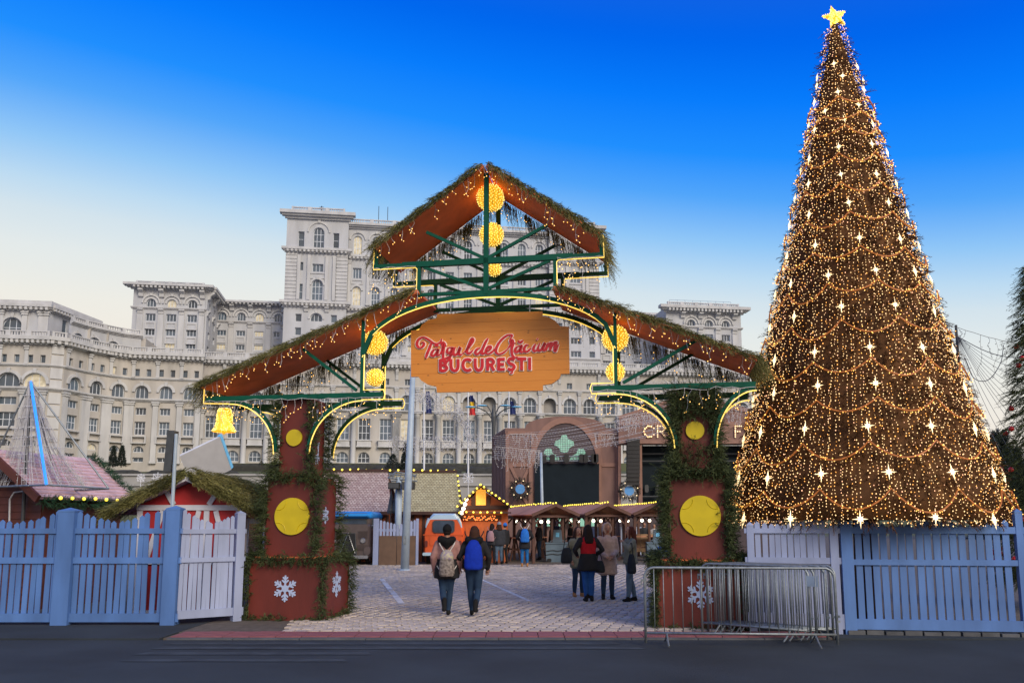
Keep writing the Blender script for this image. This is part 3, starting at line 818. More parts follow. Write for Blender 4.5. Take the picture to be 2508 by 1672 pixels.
# pillars
def snowflake(c, r, y):
    """six-armed cut-out in the (x,z) plane at depth y, facing -y"""
    b = MB(); b.prism([(c[0] + r * .27 * math.cos(math.pi * k / 6), c[1] + r * .27 * math.sin(math.pi * k / 6)) for k in range(12)], y - .012, y)
    for k in range(6):
        a = math.pi / 2 + k * math.pi / 3; ca, sa = math.cos(a), math.sin(a)
        def lp(t, s): return (c[0] + ca * t * r - sa * s * r, c[1] + sa * t * r + ca * s * r)
        def capsule(p, q, w):
            d = Vector((q[0] - p[0], q[1] - p[1])); n = d.length; an = math.atan2(d.y, d.x); pts = []
            for i in range(9): t = an + math.pi / 2 + math.pi * i / 8; pts.append((p[0] + w * math.cos(t), p[1] + w * math.sin(t)))
            for i in range(9): t = an - math.pi / 2 + math.pi * i / 8; pts.append((q[0] + w * math.cos(t), q[1] + w * math.sin(t)))
            return pts
        for i, (p, q, w) in enumerate((((.2, 0), (.93, 0), .07), ((.42, 0), (.60, .22), .065), ((.42, 0), (.60, -.22), .065), ((.66, 0), (.82, .17), .062), ((.66, 0), (.82, -.17), .062))):
            b.prism(capsule(lp(*p), lp(*q), w * r), y - .011 + i * .0007, y - .0005 * (i + 1))
    return b
def disc(c, r, y, arcs=False):
    n = 40; b = MB(); P = [(c[0] + r * math.cos(2 * math.pi * k / n), c[1] + r * math.sin(2 * math.pi * k / n)) for k in range(n)]
    b.prism(P, y - .03, y)
    if arcs:
        for sx in (-1, 1):
            for sz in (-1, 1):
                pts = []
                for k in range(15):
                    a = math.pi * 2 * k / 28; x, z = c[0] + sx * (r * .78 - r * .44 * math.cos(a) * 1.0), c[1] + sz * (r * .80 - r * .46 * math.sin(a))
                    if (x - c[0]) ** 2 + (z - c[1]) ** 2 < (r * .98) ** 2: pts.append((x, y - .032, z))
                if len(pts) > 2: b.tube(pts, .008, 4)
    return b
def side(mb, x):            # turn a -y facing cut-out so that it faces +x at plane x
    mb.v = [(x - p[1], p[0], p[2]) for p in mb.v]; return mb
DEER = [(0, .0), (.03, .22), (-.02, .34), (-.10, .40), (-.16, .30), (-.24, .26), (-.22, .32), (-.12, .48), (.02, .55), (.20, .54), (.26, .62), (.27, .82), (.24, .92), (.16, .90), (.14, .95), (.24, 1.02),
        (.20, 1.2), (.25, 1.24), (.30, 1.06), (.40, 1.28), (.43, 1.24), (.34, 1.0), (.36, .92), (.35, .66), (.36, .50), (.46, .42), (.50, .26), (.44, .27), (.40, .38), (.32, .38), (.28, .22), (.34, .06), (.29, .04), (.22, .2), (.20, .36), (.10, .38), (.07, .24), (.05, .0)]
pil = []
for k, uc in enumerate((-.70, mir(-.70))):
    b = MB(); b.box(uc - .70, uc + .70, 0, 1.30, 0, 1.09)
    p = part('pillar', b, M['redbase'], gate); pil.append(p)
    q = MB(); q.box(uc - .64, uc + .64, .05, 1.25, 1.094, 1.12); part('base_cover', q, M['red'], p)
    q = MB(); q.box(uc - .46, uc + .46, .10, 1.12, 1.124, 2.52); part('shaft', q, M['redbase'], p)
    q = MB(); q.box(uc - .42, uc + .42, .14, 1.08, 2.524, 2.55); part('shaft_cap', q, M['red'], p)
    q = MB(); q.box(uc - .29, uc + .29, .16, .86, 2.554, 4.02); part('upper_shaft', q, M['redbase'], p)
    part('snowflake', snowflake((uc, .56), .235, -.004), M['snow'], p)
    part('yellow_disc', disc((uc + .04, 1.84), .335, .096, True), M['yellow'], p)
    part('yellow_disc', disc((uc, 3.28), .155, .156), M['yellow'], p)
    # cut-outs on the face towards the passage
    xs = uc + .70; part('snowflake', side(snowflake((.65, .60), .235, -.004), xs), M['snow'], p)
    part('snowflake', side(snowflake((.60, 1.86), .16, -.004), uc + .46), M['snow'], p)
    for (y0, z0) in ((.36, 3.42), (.46, 2.80)):
        q = MB(); q.prism([(y0 + x * .34, z0 + z * .34) for x, z in DEER], -.014, -.004); part('reindeer', side(q, uc + .29), M['snow'], p)
# green framework, front and back
ZC, ZL, ZB = 6.44, 5.86, 4.03
beams('chord', (.80, ZC), (mir(.80), ZC), .07, .065)
beams('chord', (1.35, ZC - .004), (mir(1.35), ZC - .004), .08, .105)
beams('chord', (1.67, ZL), (mir(1.67), ZL), .06, .06)
beams('king_post', (UC, ZL - .05), (UC, 8.10), .08, .085)
for s in (lambda u: u, mir):
    beams('drop_post', (s(1.67), ZL - .04), (s(1.67), ZC + .02), .06, .06)
    beams('brace', (s(1.80), 7.05), (s(2.88), 6.50), .045, .055)
    beams('brace', (s(1.76), 6.38), (s(2.88), 5.92), .045, .055)
    beams('post', (s(.62), ZB), (s(.62), 5.42), .055, .06)
    beams('chord', (s(-2.45), ZB) if s(0) == 0 else (7.58, ZB), (s(1.02), ZB), .07, .092)
    if s(0) == 0: beams('brace', (-.55, 4.93), (.52, 4.12), .045, .055)
    else: beams('brace', (mir(-.9), 4.90), (mir(.50), 4.12), .045, .055)
    beams('eave_drop', (s(.84), ZC), (s(.84), 6.74), .05, .05)
# main arch
def arcpts(u0, w0, u1, w1, n=28, bul=None):
    out = []
    for i in range(n + 1):
        t = i / n; u = u0 + (u1 - u0) * t; x = 2 * t - 1
        out.append((u, w0 + (w1 - w0) * math.sqrt(max(0, 1 - abs(x) ** 2.15))))
    return out
AR = arcpts(.62, 4.78, mir(.62), 5.80)
for v in (VF, VB):
    b = MB(); n = len(AR); w = .035; h = .038
    vs = []
    for i, (u, z) in enumerate(AR):
        a, c = AR[max(i - 1, 0)], AR[min(i + 1, n - 1)]; t = Vector((c[0] - a[0], c[1] - a[1])).normalized(); nn = Vector((-t.y, t.x))
        for sy, sn in ((-1, -1), (1, -1), (1, 1), (-1, 1)): vs.append((u + nn.x * sn * h, v + sy * w, z + nn.y * sn * h))
    fs = [tuple((i * 4 + k, i * 4 + (k + 1) % 4, i * 4 + 4 + (k + 1) % 4, i * 4 + 4 + k)) for i in range(n - 1) for k in range(4)]
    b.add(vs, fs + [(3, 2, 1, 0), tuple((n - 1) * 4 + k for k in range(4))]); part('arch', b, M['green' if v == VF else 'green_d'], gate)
    part('rope_light', MB().tube([(u, v - .02, z - .050) for u, z in AR], .012, 6), M['rope'], gate)
# curved brackets below the wing beams
def bracket(ua, wa, ub, wb):
    return [(ua + (ub - ua) * math.sin(t * math.pi / 2), wb + (wa - wb) * math.cos(t * math.pi / 2) ** .9) for t in [i / 14 for i in range(15)]] if False else \
           [(ub + (ua - ub) * (1 - math.cos(t * math.pi / 2)) , wb + (wa - wb) * math.sin(t * math.pi / 2)) for t in [i / 14 for i in range(15)]]
for (ua, ub) in ((-1.95, -1.02), (.62, -.38), (mir(.62), mir(-.38)), (7.56, mir(-1.02))):
    for v in (VF, VB):
        B = bracket(ua, ZB - .06, ub, 3.02)
        b = MB(); P = [(u, v, z) for u, z in B]
        for i in range(len(P) - 1): b.bar(P[i], P[i + 1], .05, .06, (0, 1, 0))
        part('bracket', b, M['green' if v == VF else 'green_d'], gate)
        sg = 1 if ub > ua else -1
        part('rope_light', MB().tube([(u - .03 * sg, v - .02, z - .045) for u, z in B], .011, 6), M['rope'], gate)
# rope light outlines round beam ends, drops and posts
def rope(P): part('rope_light', MB().tube([Vector(p) for p in P], .011, 6), M['rope'], gate)
for v in (VF - .02, VB + .02):
    for s in (lambda u: u, mir):
        d = 1 if s(0) == 0 else -1
        rope([(s(.66), v, 4.78), (s(.66), v, 4.12), (s(1.04), v, 4.12), (s(1.07), v, ZB), (s(1.04), v, 3.94), (s(.62), v, 3.94)])
        rope([(s(.80), v, 6.80), (s(.79), v, 6.38), (s(1.60), v, 6.38), (s(1.64), v, 6.34), (s(1.63), v, 5.90)])
rope([(-2.50, VF - .02, 4.35), (-2.50, VF - .02, 3.95), (-1.98, VF - .02, 3.93)])
# roof boards (underside shows)
def roofboard(ua, wa, ub, wb, y0=-.10, y1=1.42, t=.07, mat='red', name='roof_board'):
    d = Vector((ub - ua, wb - wa)).normalized(); n = Vector((-d.y, d.x));  n = n if n.y > 0 else -n
    b = MB(); b.prism([(ua, wa), (ub, wb), (ub + n.x * t, wb + n.y * t), (ua + n.x * t, wa + n.y * t)], y0, y1)
    return part(name, b, M[mat], gate)
RU = [((UC, 8.17), (.88, 6.72)), ((UC, 8.17), (mir(.88), 6.72))]
RL = [((1.70, 5.86), (-2.50, 4.22)), ((mir(1.70), 5.80), (7.60, 4.40))]
for (a, c) in RU: roofboard(a[0] + (.004 if c[0] > a[0] else -.004), a[1], c[0], c[1])
for (a, c) in RL: roofboard(a[0], a[1], c[0], c[1])
# fir boughs over the roofs
def roofgreens(a, c, label, n, name='fir_garland'):
    a = Vector((a[0], 0, a[1])); c = Vector((c[0], 0, c[1])); d = (c - a).normalized(); nn = Vector((-d.z, 0, d.x)); nn = nn if nn.z > 0 else -nn
    L = (c - a).length; P = []; D = []; Ls = []
    def add(p, q, l): P.append(gw(*p)); D.append(GT.to_3x3() @ q); Ls.append(l)
    for i in range(n):
        t = random.uniform(-.01, 1.0) * L
        v = random.uniform(-.16, 1.48); bump = .10 * (.5 + .5 * math.sin(t * 2.3 + a.x)) + .03 * math.sin(t * 7)
        p = a + d * t + nn * (.06 + random.uniform(0, .03 + bump * .8)); p.y = v
        q = d * random.uniform(.6, 1.3) + nn * random.uniform(-.06, .22) + Vector((0, random.uniform(-.6, .35), 0))
        add(p, q, random.uniform(.14, .32))
    for i in range(int(n * .30)):     # fringe hanging over the front edge
        t = random.uniform(0, L); p = a + d * t + nn * random.uniform(.02, .12); p.y = -.14
        add(p, d * random.uniform(.3, 1) + Vector((0, -.5, 0)) - nn * random.uniform(.0, .45), random.uniform(.12, .28))
    for i in range(int(n * .26)):     # boughs drooping behind and below
        t = random.uniform(.05, 1) * L; t = (math.floor(t / .6) * .6 + random.gauss(.2, .16)); p = a + d * t - nn * random.uniform(0, .05); p.y = 1.42 + random.uniform(-.05, .08)
        add(p, d * random.uniform(0, .4) + Vector((0, .2, -1.1)), random.uniform(.18, .50))
    for i in range(int(n * .12)):     # shaggy lower end
        p = c + nn * random.uniform(-.05, .14); p.y = random.uniform(-.15, 1.45)
        add(p, d * random.uniform(.5, 1.2) + Vector((0, random.uniform(-.4, .4), -random.uniform(.3, 1.2))), random.uniform(.25, .50))
    return greens(name, label, P, D, Ls, M['fir_y'] if n > 1 else M['fir'], nl=.085, w=.009, needles=14)
roofgreens(*RU[0], 'fir boughs covering the upper left slope of the entrance gate', 900)
roofgreens(*RU[1], 'fir boughs covering the upper right slope of the entrance gate', 900)
roofgreens(*RL[0], 'fir boughs covering the long lower left slope of the entrance gate', 1400)
roofgreens(*RL[1], 'fir boughs covering the lower right slope of the gate beside the lit tree', 1250)
# fir along the pillar edges
def pillargreens(uc, label, dense):
    P = []; D = []; Ls = []
    def edge(p, q, n, out, l=(.11, .27), sp=.05):
        p = Vector(p); q = Vector(q)
        for i in range(n):
            c = p.lerp(q, random.random()) + Vector((random.gauss(0, sp), random.gauss(0, sp), random.gauss(0, sp)))
            o = Vector(out) + Vector((random.gauss(0, .5), random.gauss(0, .5), random.gauss(-.1, .5)))
            P.append(gw(*c)); D.append(GT.to_3x3() @ o); Ls.append(random.uniform(*l))
    k = dense
    for sx in (-1, 1):
        edge((uc + sx * .47, .08, 1.15), (uc + sx * .47, .08, 2.55), int(240 * k), (sx * .8, -.5, .1))
        edge((uc + sx * .47, 1.12, 1.15), (uc + sx * .47, 1.12, 2.55), int(170 * k), (sx * .9, .2, .1))
        edge((uc + sx * .30, .14, 2.6), (uc + sx * .30, .14, 4.0), int(230 * k), (sx * .8, -.5, .0))
        edge((uc + sx * .30, .86, 2.6), (uc + sx * .30, .86, 4.0), int(170 * k), (sx * .9, .2, .0))
        edge((uc + sx * .70, 0, 0.05), (uc + sx * .70, 0, 1.08), int(120 * k), (sx * .5, -.5, -.2), (.1, .2), .035)
        edge((uc + sx * .70, 1.28, 0.05), (uc + sx * .70, 1.28, 1.08), int(130 * k), (sx * .6, .1, -.2), (.1, .22), .04)
        edge((uc + sx * .70, 0, 1.10), (uc + sx * .70, 1.3, 1.10), int(150 * k), (sx * .5, 0, .1), (.1, .22), .05)
        edge((uc + sx * .72, 0, .03), (uc + sx * .72, 1.3, .03), int(70 * k), (sx * .5, 0, .0), (.1, .2), .04)
        edge((uc + sx * .46, .1, 2.55), (uc + sx * .46, 1.1, 2.55), int(90 * k), (sx * .5, 0, .0), (.12, .28), .05)
    edge((uc - .7, 0, 1.08), (uc + .7, 0, 1.08), int(200 * k), (0, -.6, -.35), (.08, .2), .04)
    edge((uc - .7, -.02, .03), (uc + .7, -.02, .03), int(70 * k), (0, -.5, .0), (.08, .16), .03)
    edge((uc - .46, .1, 2.55), (uc + .46, .1, 2.55), int(160 * k), (0, -.6, .1), (.1, .24), .05)
    return greens('fir_garland', label, P, D, Ls, M['fir'], nl=.085, w=.010, needles=13)
pillargreens(-.70, 'fir garland lining the edges of the left gate pillar', 1.0)
pillargreens(mir(-.70), 'thick fir garland lining the edges of the right gate pillar', 1.35)
# extra boughs on the upper right pillar
P = []; D = []; Ls = []
uc = mir(-.70)
for i in range(700):
    z = random.choice((random.uniform(3.5, 4.05), random.uniform(2.5, 4.05))); a = random.uniform(-.30, .30)
    if abs(z - 3.28) < .2 and abs(a) < .2: continue
    P.append(gw(uc + a, .12, z)); D.append(GT.to_3x3() @ Vector((random.gauss(a * 2, .4), -.6, random.gauss(.1, .5)))); Ls.append(random.uniform(.12, .3))
greens('fir_garland', 'fir boughs bunched on the top of the right gate pillar', P, D, Ls, M['fir'], nl=.07, w=.008, needles=12)
# icicle lights on the gate
G_ICE = 'icicle lights on the gate'
def gpath(P): return [gw(*p) for p in P]
for (a, c), s in zip(RU + RL, ('upper left', 'upper right', 'lower left', 'lower right')):
    icicles('icicle_lights', 'warm icicle lights hanging along the front of the %s roof slope' % s, gpath([(a[0], -.13, a[1] + .03), (c[0], -.13, c[1] + .03)]), .125, .10, .34, M['wire'], M['bulb_o'], .0095, group=G_ICE)
    icicles('icicle_lights', 'warm icicle lights hanging along the back of the %s roof slope' % s, gpath([(a[0], 1.44, a[1] - .02), (c[0], 1.44, c[1] - .02)]), .19, .16, .46, M['wire'], M['bulb_o'], .0095, group=G_ICE)
for (u0, u1, s) in ((-2.48, 1.04, 'left'), (mir(1.04), 7.58, 'right')):
    icicles('icicle_lights', 'warm icicle lights hanging below the front %s wing beam' % s, gpath([(u0, VF - .06, ZB - .05), (u1, VF - .06, ZB - .05)]), .13, .10, .40, M['wire'], M['bulb_o'], .0095, group=G_ICE)
    icicles('icicle_lights', 'warm icicle lights hanging below the back %s wing beam' % s, gpath([(u0, VB + .06, ZB - .05), (u1, VB + .06, ZB - .05)]), .18, .10, .34, M['wire'], M['bulb_o'], .0095, group=G_ICE)
for (u0, u1, s) in ((.80, 1.62, 'left'), (mir(1.62), mir(.80), 'right')):
    icicles('icicle_lights', 'warm icicle lights in the small %s step below the gable' % s, gpath([(u0, VF - .06, ZC - .05), (u1, VF - .06, ZC - .05)]), .07, .12, .50, M['wire'], M['bulb_o'], .0095, group=G_ICE)
# glowing balls
def lightball(px, py, rpx, label):
    u, w = gq(px, py, .64); r = rpx / F * 15.9
    o = thing('light_ball', label, 'light ball', gw(u, .64, w - r), 0, 'glowing yellow balls in the gate')
    b = MB(); b.ball((0, 0, r), r * .96, 24, 14)
    part('tinsel_core', b, M['tinsel'], o, smooth=True)
    n = int(330 * (r / .25) ** 1.6); k = np.arange(n) + .5; ph = np.arccos(1 - 2 * k / n); th = math.pi * (1 + 5 ** .5) * k
    rr = r * (1 + RNG.normal(0, .012, n))
    P = np.stack([rr * np.cos(th) * np.sin(ph), rr * np.sin(th) * np.sin(ph), rr * np.cos(ph) + r], 1) + RNG.normal(0, .006, (n, 3))
    c = link('bulbs', bulbs_mesh('bulbs', P, .0105, M['bulb_y2']), o); c['kind'] = 'stuff'
    b = MB()
    for j in range(7):
        a = math.pi * j / 7; b.tube([(math.cos(a) * r * 1.01 * math.cos(q), math.sin(a) * r * 1.01 * math.cos(q), r + r * 1.01 * math.sin(q)) for q in [2 * math.pi * i / 24 for i in range(24)]], .004, 3, closed=True)
    part('wire_cage', b, M['wire_d'], o)
    part('hanger', MB().tube([(0, 0, 2 * r), (0, 0, 2 * r + .16)], .006, 4), M['wire_d'], o)
    return o
M['bulb_y2'] = pm('golden_bulb', (1, .8, .3), .4, emit=(1., .72, .18), es=1.6, sample=False)
lightball(1201, 485, 34, 'largest glowing yellow ball at the top of the gate gable')
lightball(1204, 575, 30, 'middle glowing yellow ball on the gate king post')
lightball(1210, 659, 18, 'smallest glowing yellow ball just above the gate arch')
lightball(919, 839, 31, 'larger glowing yellow ball under the lower left gate roof')
lightball(919, 924, 22, 'smaller glowing yellow ball above the lower left gate beam')
lightball(1507, 828, 31, 'larger glowing yellow ball under the lower right gate roof')
lightball(1507, 910, 22, 'smaller glowing yellow ball above the lower right gate beam')
# glowing bell
u, w = gq(548, 1063, .30); o = thing('light_bell', 'glowing yellow bell hanging from the left end of the gate', 'light bell', gw(u, .30, w))
pr = [(.02, .50), (.10, .485), (.135, .43), (.14, .30), (.155, .18), (.19, .09), (.225, .05), (.21, .045)]
b = MB(); b.lathe(pr, 24, cap=False); part('bell_shell', b, M['tinsel'], o, smooth=True)
P = []
for i in range(330):
    t = random.random() * (len(pr) - 2); k = int(t); q = t - k; r = pr[k][0] * (1 - q) + pr[k + 1][0] * q; z = pr[k][1] * (1 - q) + pr[k + 1][1] * q; a = random.uniform(0, 6.28)
    P.append(((r + .006) * math.cos(a), (r + .006) * math.sin(a), z))
c = link('bulbs', bulbs_mesh('bulbs', P, .0105, M['bulb_y2']), o); c['kind'] = 'stuff'
b = MB(); b.ball((0, 0, .03), .035, 10, 6); part('clapper', b, M['tinsel'], o, smooth=True)
part('hanger', MB().tube([(0, 0, .49), (0, 0, ZB - w - .02)], .006, 4), M['wire_d'], o)

# ------------------------------------------------------------------ the hanging sign
def signwood():
    m = bpy.data.materials.new('varnished_pine_planks'); m.use_nodes = True; n = m.node_tree.nodes; l = m.node_tree.links; b = n['Principled BSDF']
    b.inputs['Roughness'].default_value = .45
    tc = n.new('ShaderNodeTexCoord'); mp = n.new('ShaderNodeMapping'); mp.inputs['Scale'].default_value = (1.2, 1, 14); l.new(tc.outputs['Object'], mp.inputs[0])
    nz = n.new('ShaderNodeTexNoise'); nz.inputs['Scale'].default_value = 2.2; nz.inputs['Detail'].default_value = 6; l.new(mp.outputs[0], nz.inputs['Vector'])
    cr = n.new('ShaderNodeValToRGB'); cr.color_ramp.elements[0].color = (.64, .205, .020, 1); cr.color_ramp.elements[1].color = (.77, .305, .05, 1); l.new(nz.outputs[0], cr.inputs[0])
    m2 = n.new('ShaderNodeMapping'); m2.inputs['Scale'].default_value = (4.6, 1, 7.5); l.new(tc.outputs['Object'], m2.inputs[0])
    vo = n.new('ShaderNodeTexVoronoi'); vo.inputs['Scale'].default_value = 1.0; l.new(m2.outputs[0], vo.inputs['Vector'])
    mr = n.new('ShaderNodeMapRange'); mr.inputs[1].default_value = .05; mr.inputs[2].default_value = .13; mr.inputs[3].default_value = .75; mr.inputs[4].default_value = 0; l.new(vo.outputs['Distance'], mr.inputs[0])
    mx = n.new('ShaderNodeMix'); mx.data_type = 'RGBA'; l.new(mr.outputs[0], mx.inputs[0]); l.new(cr.outputs[0], mx.inputs[6]); mx.inputs[7].default_value = (.16, .05, .012, 1)
    l.new(mx.outputs[2], b.inputs['Base Color']); return m
M['signwood'] = signwood()
SV = .60
def sz(x, y): return gq(960 + x / 4.9, 720 + y / 4.9, SV)
us, ws = sz(1180, 1168)
sign = thing('hanging_sign', 'orange pine sign board with red script lettering hanging in the gate arch', 'sign', gw(us, SV, ws), GA)
def sl(x, y): u, w = sz(x, y); return (u - us, w - ws)
out = [(540, 240), (1805, 208), (1805, 262), (1885, 278), (1960, 320), (2015, 385), (2122, 390), (2130, 955), (2030, 957), (2005, 1015), (1920, 1075), (1810, 1092), (1810, 1158), (540, 1178), (532, 1110), (430, 1085), (350, 1035),
       (318, 990), (228, 992), (228, 437), (322, 432), (360, 365), (440, 310), (537, 290)]
PO_ = [sl(*p) for p in out]
lo = min(p[1] for p in PO_); hi = max(p[1] for p in PO_)
def clip(poly, z0, z1):
    def half(P, f):
        o = []
        for i in range(len(P)):
            a, b = P[i], P[(i + 1) % len(P)]; fa, fb = f(a), f(b)
            if fa >= 0: o.append(a)
            if (fa >= 0) != (fb >= 0): t = fa / (fa - fb); o.append((a[0] + (b[0] - a[0]) * t, a[1] + (b[1] - a[1]) * t))
        return o
    return half(half(poly, lambda p: p[1] - z0), lambda p: z1 - p[1])
for i in range(8):
    z0 = lo + (hi - lo) * i / 8; z1 = lo + (hi - lo) * (i + 1) / 8
    q = clip(PO_, z0 + (.0015 if i else -1), z1 - (.0015 if i < 7 else -1))
    part('plank', MB().prism(q, random.uniform(-.001, .001), .05), M['signwood'], sign)
for q in (700, 1650):
    a = sl(q, 215); part('hanger', MB().tube([(a[0], .025, a[1]), (a[0], .025, a[1] + (.12 if q == 700 else .14))], .012, 6), M['steel'], sign)
def stroke(pts, width, y, taper=True, smooth=True, n=7):
    P = bez([(p[0], p[1], 0) for p in pts], n) if smooth and len(pts) > 2 else [Vector((*p, 0)) for p in pts]
    Lft = []; Rgt = []; m = len(P)
    for i, p in enumerate(P):
        t = (P[min(i + 1, m - 1)] - P[max(i - 1, 0)]); t = t.normalized() if t.length else Vector((1, 0, 0)); nn = Vector((-t.y, t.x, 0))
        e = min(i, m - 1 - i) / max(1, m - 1); w = width * (.45 + .55 * min(1, e * 6)) if taper else width
        if taper: w *= .70 + .55 * abs(t.y)          # pen is broad on down strokes
        Lft.append(p + nn * w / 2); Rgt.append(p - nn * w / 2)
    b = MB(); vs = []
    for q in Lft + Rgt: a = sl(q.x, q.y); vs.append((a[0], y, a[1]))
    n2 = len(Lft); k = len(vs); vs += [(x, y + .012, z) for x, _, z in vs]
    fs = []
    for i in range(n2 - 1):
        fs += [(i, i + 1, n2 + i + 1, n2 + i), (i + k, n2 + i + k, n2 + i + 1 + k, i + 1 + k), (i, i + k, i + 1 + k, i + 1), (n2 + i, n2 + i + 1, n2 + i + 1 + k, n2 + i + k)]
    fs += [(0, n2, n2 + k, k), (n2 - 1, n2 - 1 + k, 2 * n2 - 1 + k, 2 * n2 - 1)]
    return b.add(vs, fs)
SCRIPT = [
 [[(350, 590), (378, 580), (388, 605), (362, 640), (322, 640), (304, 600), (325, 548), (380, 522), (440, 548), (500, 590), (550, 598), (588, 575), (600, 540)], [(478, 585), (455, 650), (430, 710), (410, 775)]],
 [[(550, 662), (512, 668), (482, 708), (480, 742), (510, 742), (545, 700), (562, 662), (548, 712), (556, 740), (585, 722)], [(515, 632), (540, 612), (562, 634)]],
 [[(585, 722), (610, 660), (612, 612), (600, 596), (618, 582), (636, 604), (625, 650), (618, 720), (620, 770), (640, 795)], [(632, 612), (660, 625)]],
 [[(718, 640), (682, 650), (665, 690), (680, 715), (712, 692), (735, 642), (715, 720), (690, 780), (652, 820), (622, 812), (632, 785), (690, 752), (745, 715)]],
 [[(765, 638), (742, 700), (757, 736), (792, 712), (825, 640), (806, 700), (822, 735), (855, 715)]],
 [[(860, 712), (925, 640), (975, 565), (968, 535), (946, 568), (906, 680), (916, 718), (950, 702), (975, 672)]],
 [[(1062, 648), (1026, 664), (1004, 700), (1020, 726), (1056, 704), (1100, 640)], [(1158, 532), (1122, 590), (1082, 690), (1092, 722), (1125, 700)]],
 [[(1130, 692), (1175, 670), (1190, 636), (1165, 630), (1136, 668), (1132, 710), (1166, 717), (1210, 692), (1235, 655)]],
 [[(1420, 545), (1442, 500), (1400, 494), (1340, 530), (1280, 600), (1250, 680), (1278, 722), (1340, 706), (1400, 655)]],
 [[(1395, 660), (1430, 600), (1424, 562), (1446, 552), (1456, 600), (1440, 660), (1446, 730), (1480, 766), (1512, 752)], [(1452, 600), (1490, 588)]],
 [[(1540, 620), (1502, 638), (1480, 680), (1498, 702), (1535, 670), (1560, 618), (1545, 675), (1560, 702), (1592, 682)], [(1518, 562), (1542, 586), (1578, 558)]],
 [[(1645, 612), (1612, 618), (1590, 658), (1600, 697), (1640, 682), (1672, 650)]],
 [[(1725, 600), (1700, 658), (1712, 690), (1748, 668)], [(1738, 556), (1756, 532)]],
 [[(1778, 590), (1756, 650), (1766, 686), (1800, 664), (1840, 588), (1816, 650), (1830, 682), (1860, 655)]],
 [[(1880, 585), (1858, 645), (1850, 682)], [(1856, 660), (1895, 600), (1920, 592), (1905, 655), (1900, 682)], [(1908, 650), (1950, 590), (1976, 582), (1955, 650), (1962, 688), (2002, 605)]]]
def blk(x0, x1, y0, y1):
    def f(a, b): return (x0 + (x1 - x0) * a, y0 + (y1 - y0) * b)
    return f
def rnd(f, pts): return [f(*p) for p in pts]
BL = []
def letter(ch, x0, x1, yt, yb):
    f = blk(x0, x1, yt, yb)
    S = {'B': [[(.15, 0), (.15, 1)], [(.15, .08), (.6, .08), (.82, .26), (.6, .47), (.15, .47)], [(.15, .5), (.65, .5), (.92, .72), (.65, .92), (.15, .92)]],
         'U': [[(.15, 0), (.15, .6), (.28, .87), (.5, .94), (.72, .87), (.85, .6), (.85, 0)]],
         'C': [[(.95, .18), (.78, .08), (.55, .06), (.28, .16), (.14, .5), (.28, .84), (.55, .94), (.78, .92), (.95, .82)]],
         'R': [[(.15, 0), (.15, 1)], [(.15, .08), (.6, .08), (.85, .29), (.6, .5), (.15, .5)], [(.5, .5), (.9, 1)]],
         'E': [[(.17, 0), (.17, 1)], [(.17, .09), (.95, .09)], [(.17, .5), (.85, .5)], [(.17, .91), (.95, .91)]],
         'S': [[(.9, .15), (.62, .06), (.3, .1), (.16, .28), (.34, .44), (.68, .54), (.86, .72), (.68, .91), (.35, .94), (.1, .84)], [(.55, 1.0), (.66, 1.12), (.55, 1.24), (.36, 1.2)]],
         'T': [[(.03, .09), (.97, .09)], [(.5, .09), (.5, 1)]], 'I': [[(.5, 0), (.5, 1)]]}[ch]
    return [rnd(f, s) for s in S], ch
for ch, x0, x1 in (('B', 570, 670), ('U', 695, 815), ('C', 838, 960), ('U', 985, 1105), ('R', 1135, 1240), ('E', 1268, 1362), ('S', 1385, 1485), ('T', 1500, 1617), ('I', 1625, 1685)):
    dy = (x0 - 570) * -.018; BL.append(letter(ch, x0, x1, 783 + dy, 932 + dy))
def merge(L):
    b = MB()
    for m in L: b.add(m.v, m.f)
    return b
k = 0
for L in SCRIPT:
    k += 1
    a = part('letter', merge([stroke(s, 26, -.030 - j * .0006 - k * .0001) for j, s in enumerate(L)]), M['letter_r'], sign)
    part('outline', merge([stroke(s, 44, -.016 - j * .0006 - k * .0001) for j, s in enumerate(L)]), M['letter_w'], a)
for L, ch in BL:
    k += 1; sm = ch not in 'ETI'
    a = part('letter', merge([stroke(s, 36 if j < 1 or ch != 'S' else 16, -.030 - j * .0006 - k * .0001, False, sm and len(s) > 2) for j, s in enumerate(L)]), M['letter_r'], sign)
    def ext(s):      # outline reaches a little past the stroke ends
        s = [Vector((*p, 0)) for p in s]; d0 = (s[0] - s[1]).normalized() * 9; d1 = (s[-1] - s[-2]).normalized() * 9
        return [tuple((s[0] + d0).xy)] + [tuple(p.xy) for p in s[1:-1]] + [tuple((s[-1] + d1).xy)]
    part('outline', merge([stroke(ext(s), 56 if j < 1 or ch != 'S' else 32, -.014 - j * .0006 - k * .0001, False, sm and len(s) > 2) for j, s in enumerate(L)]), M['letter_w'], a)
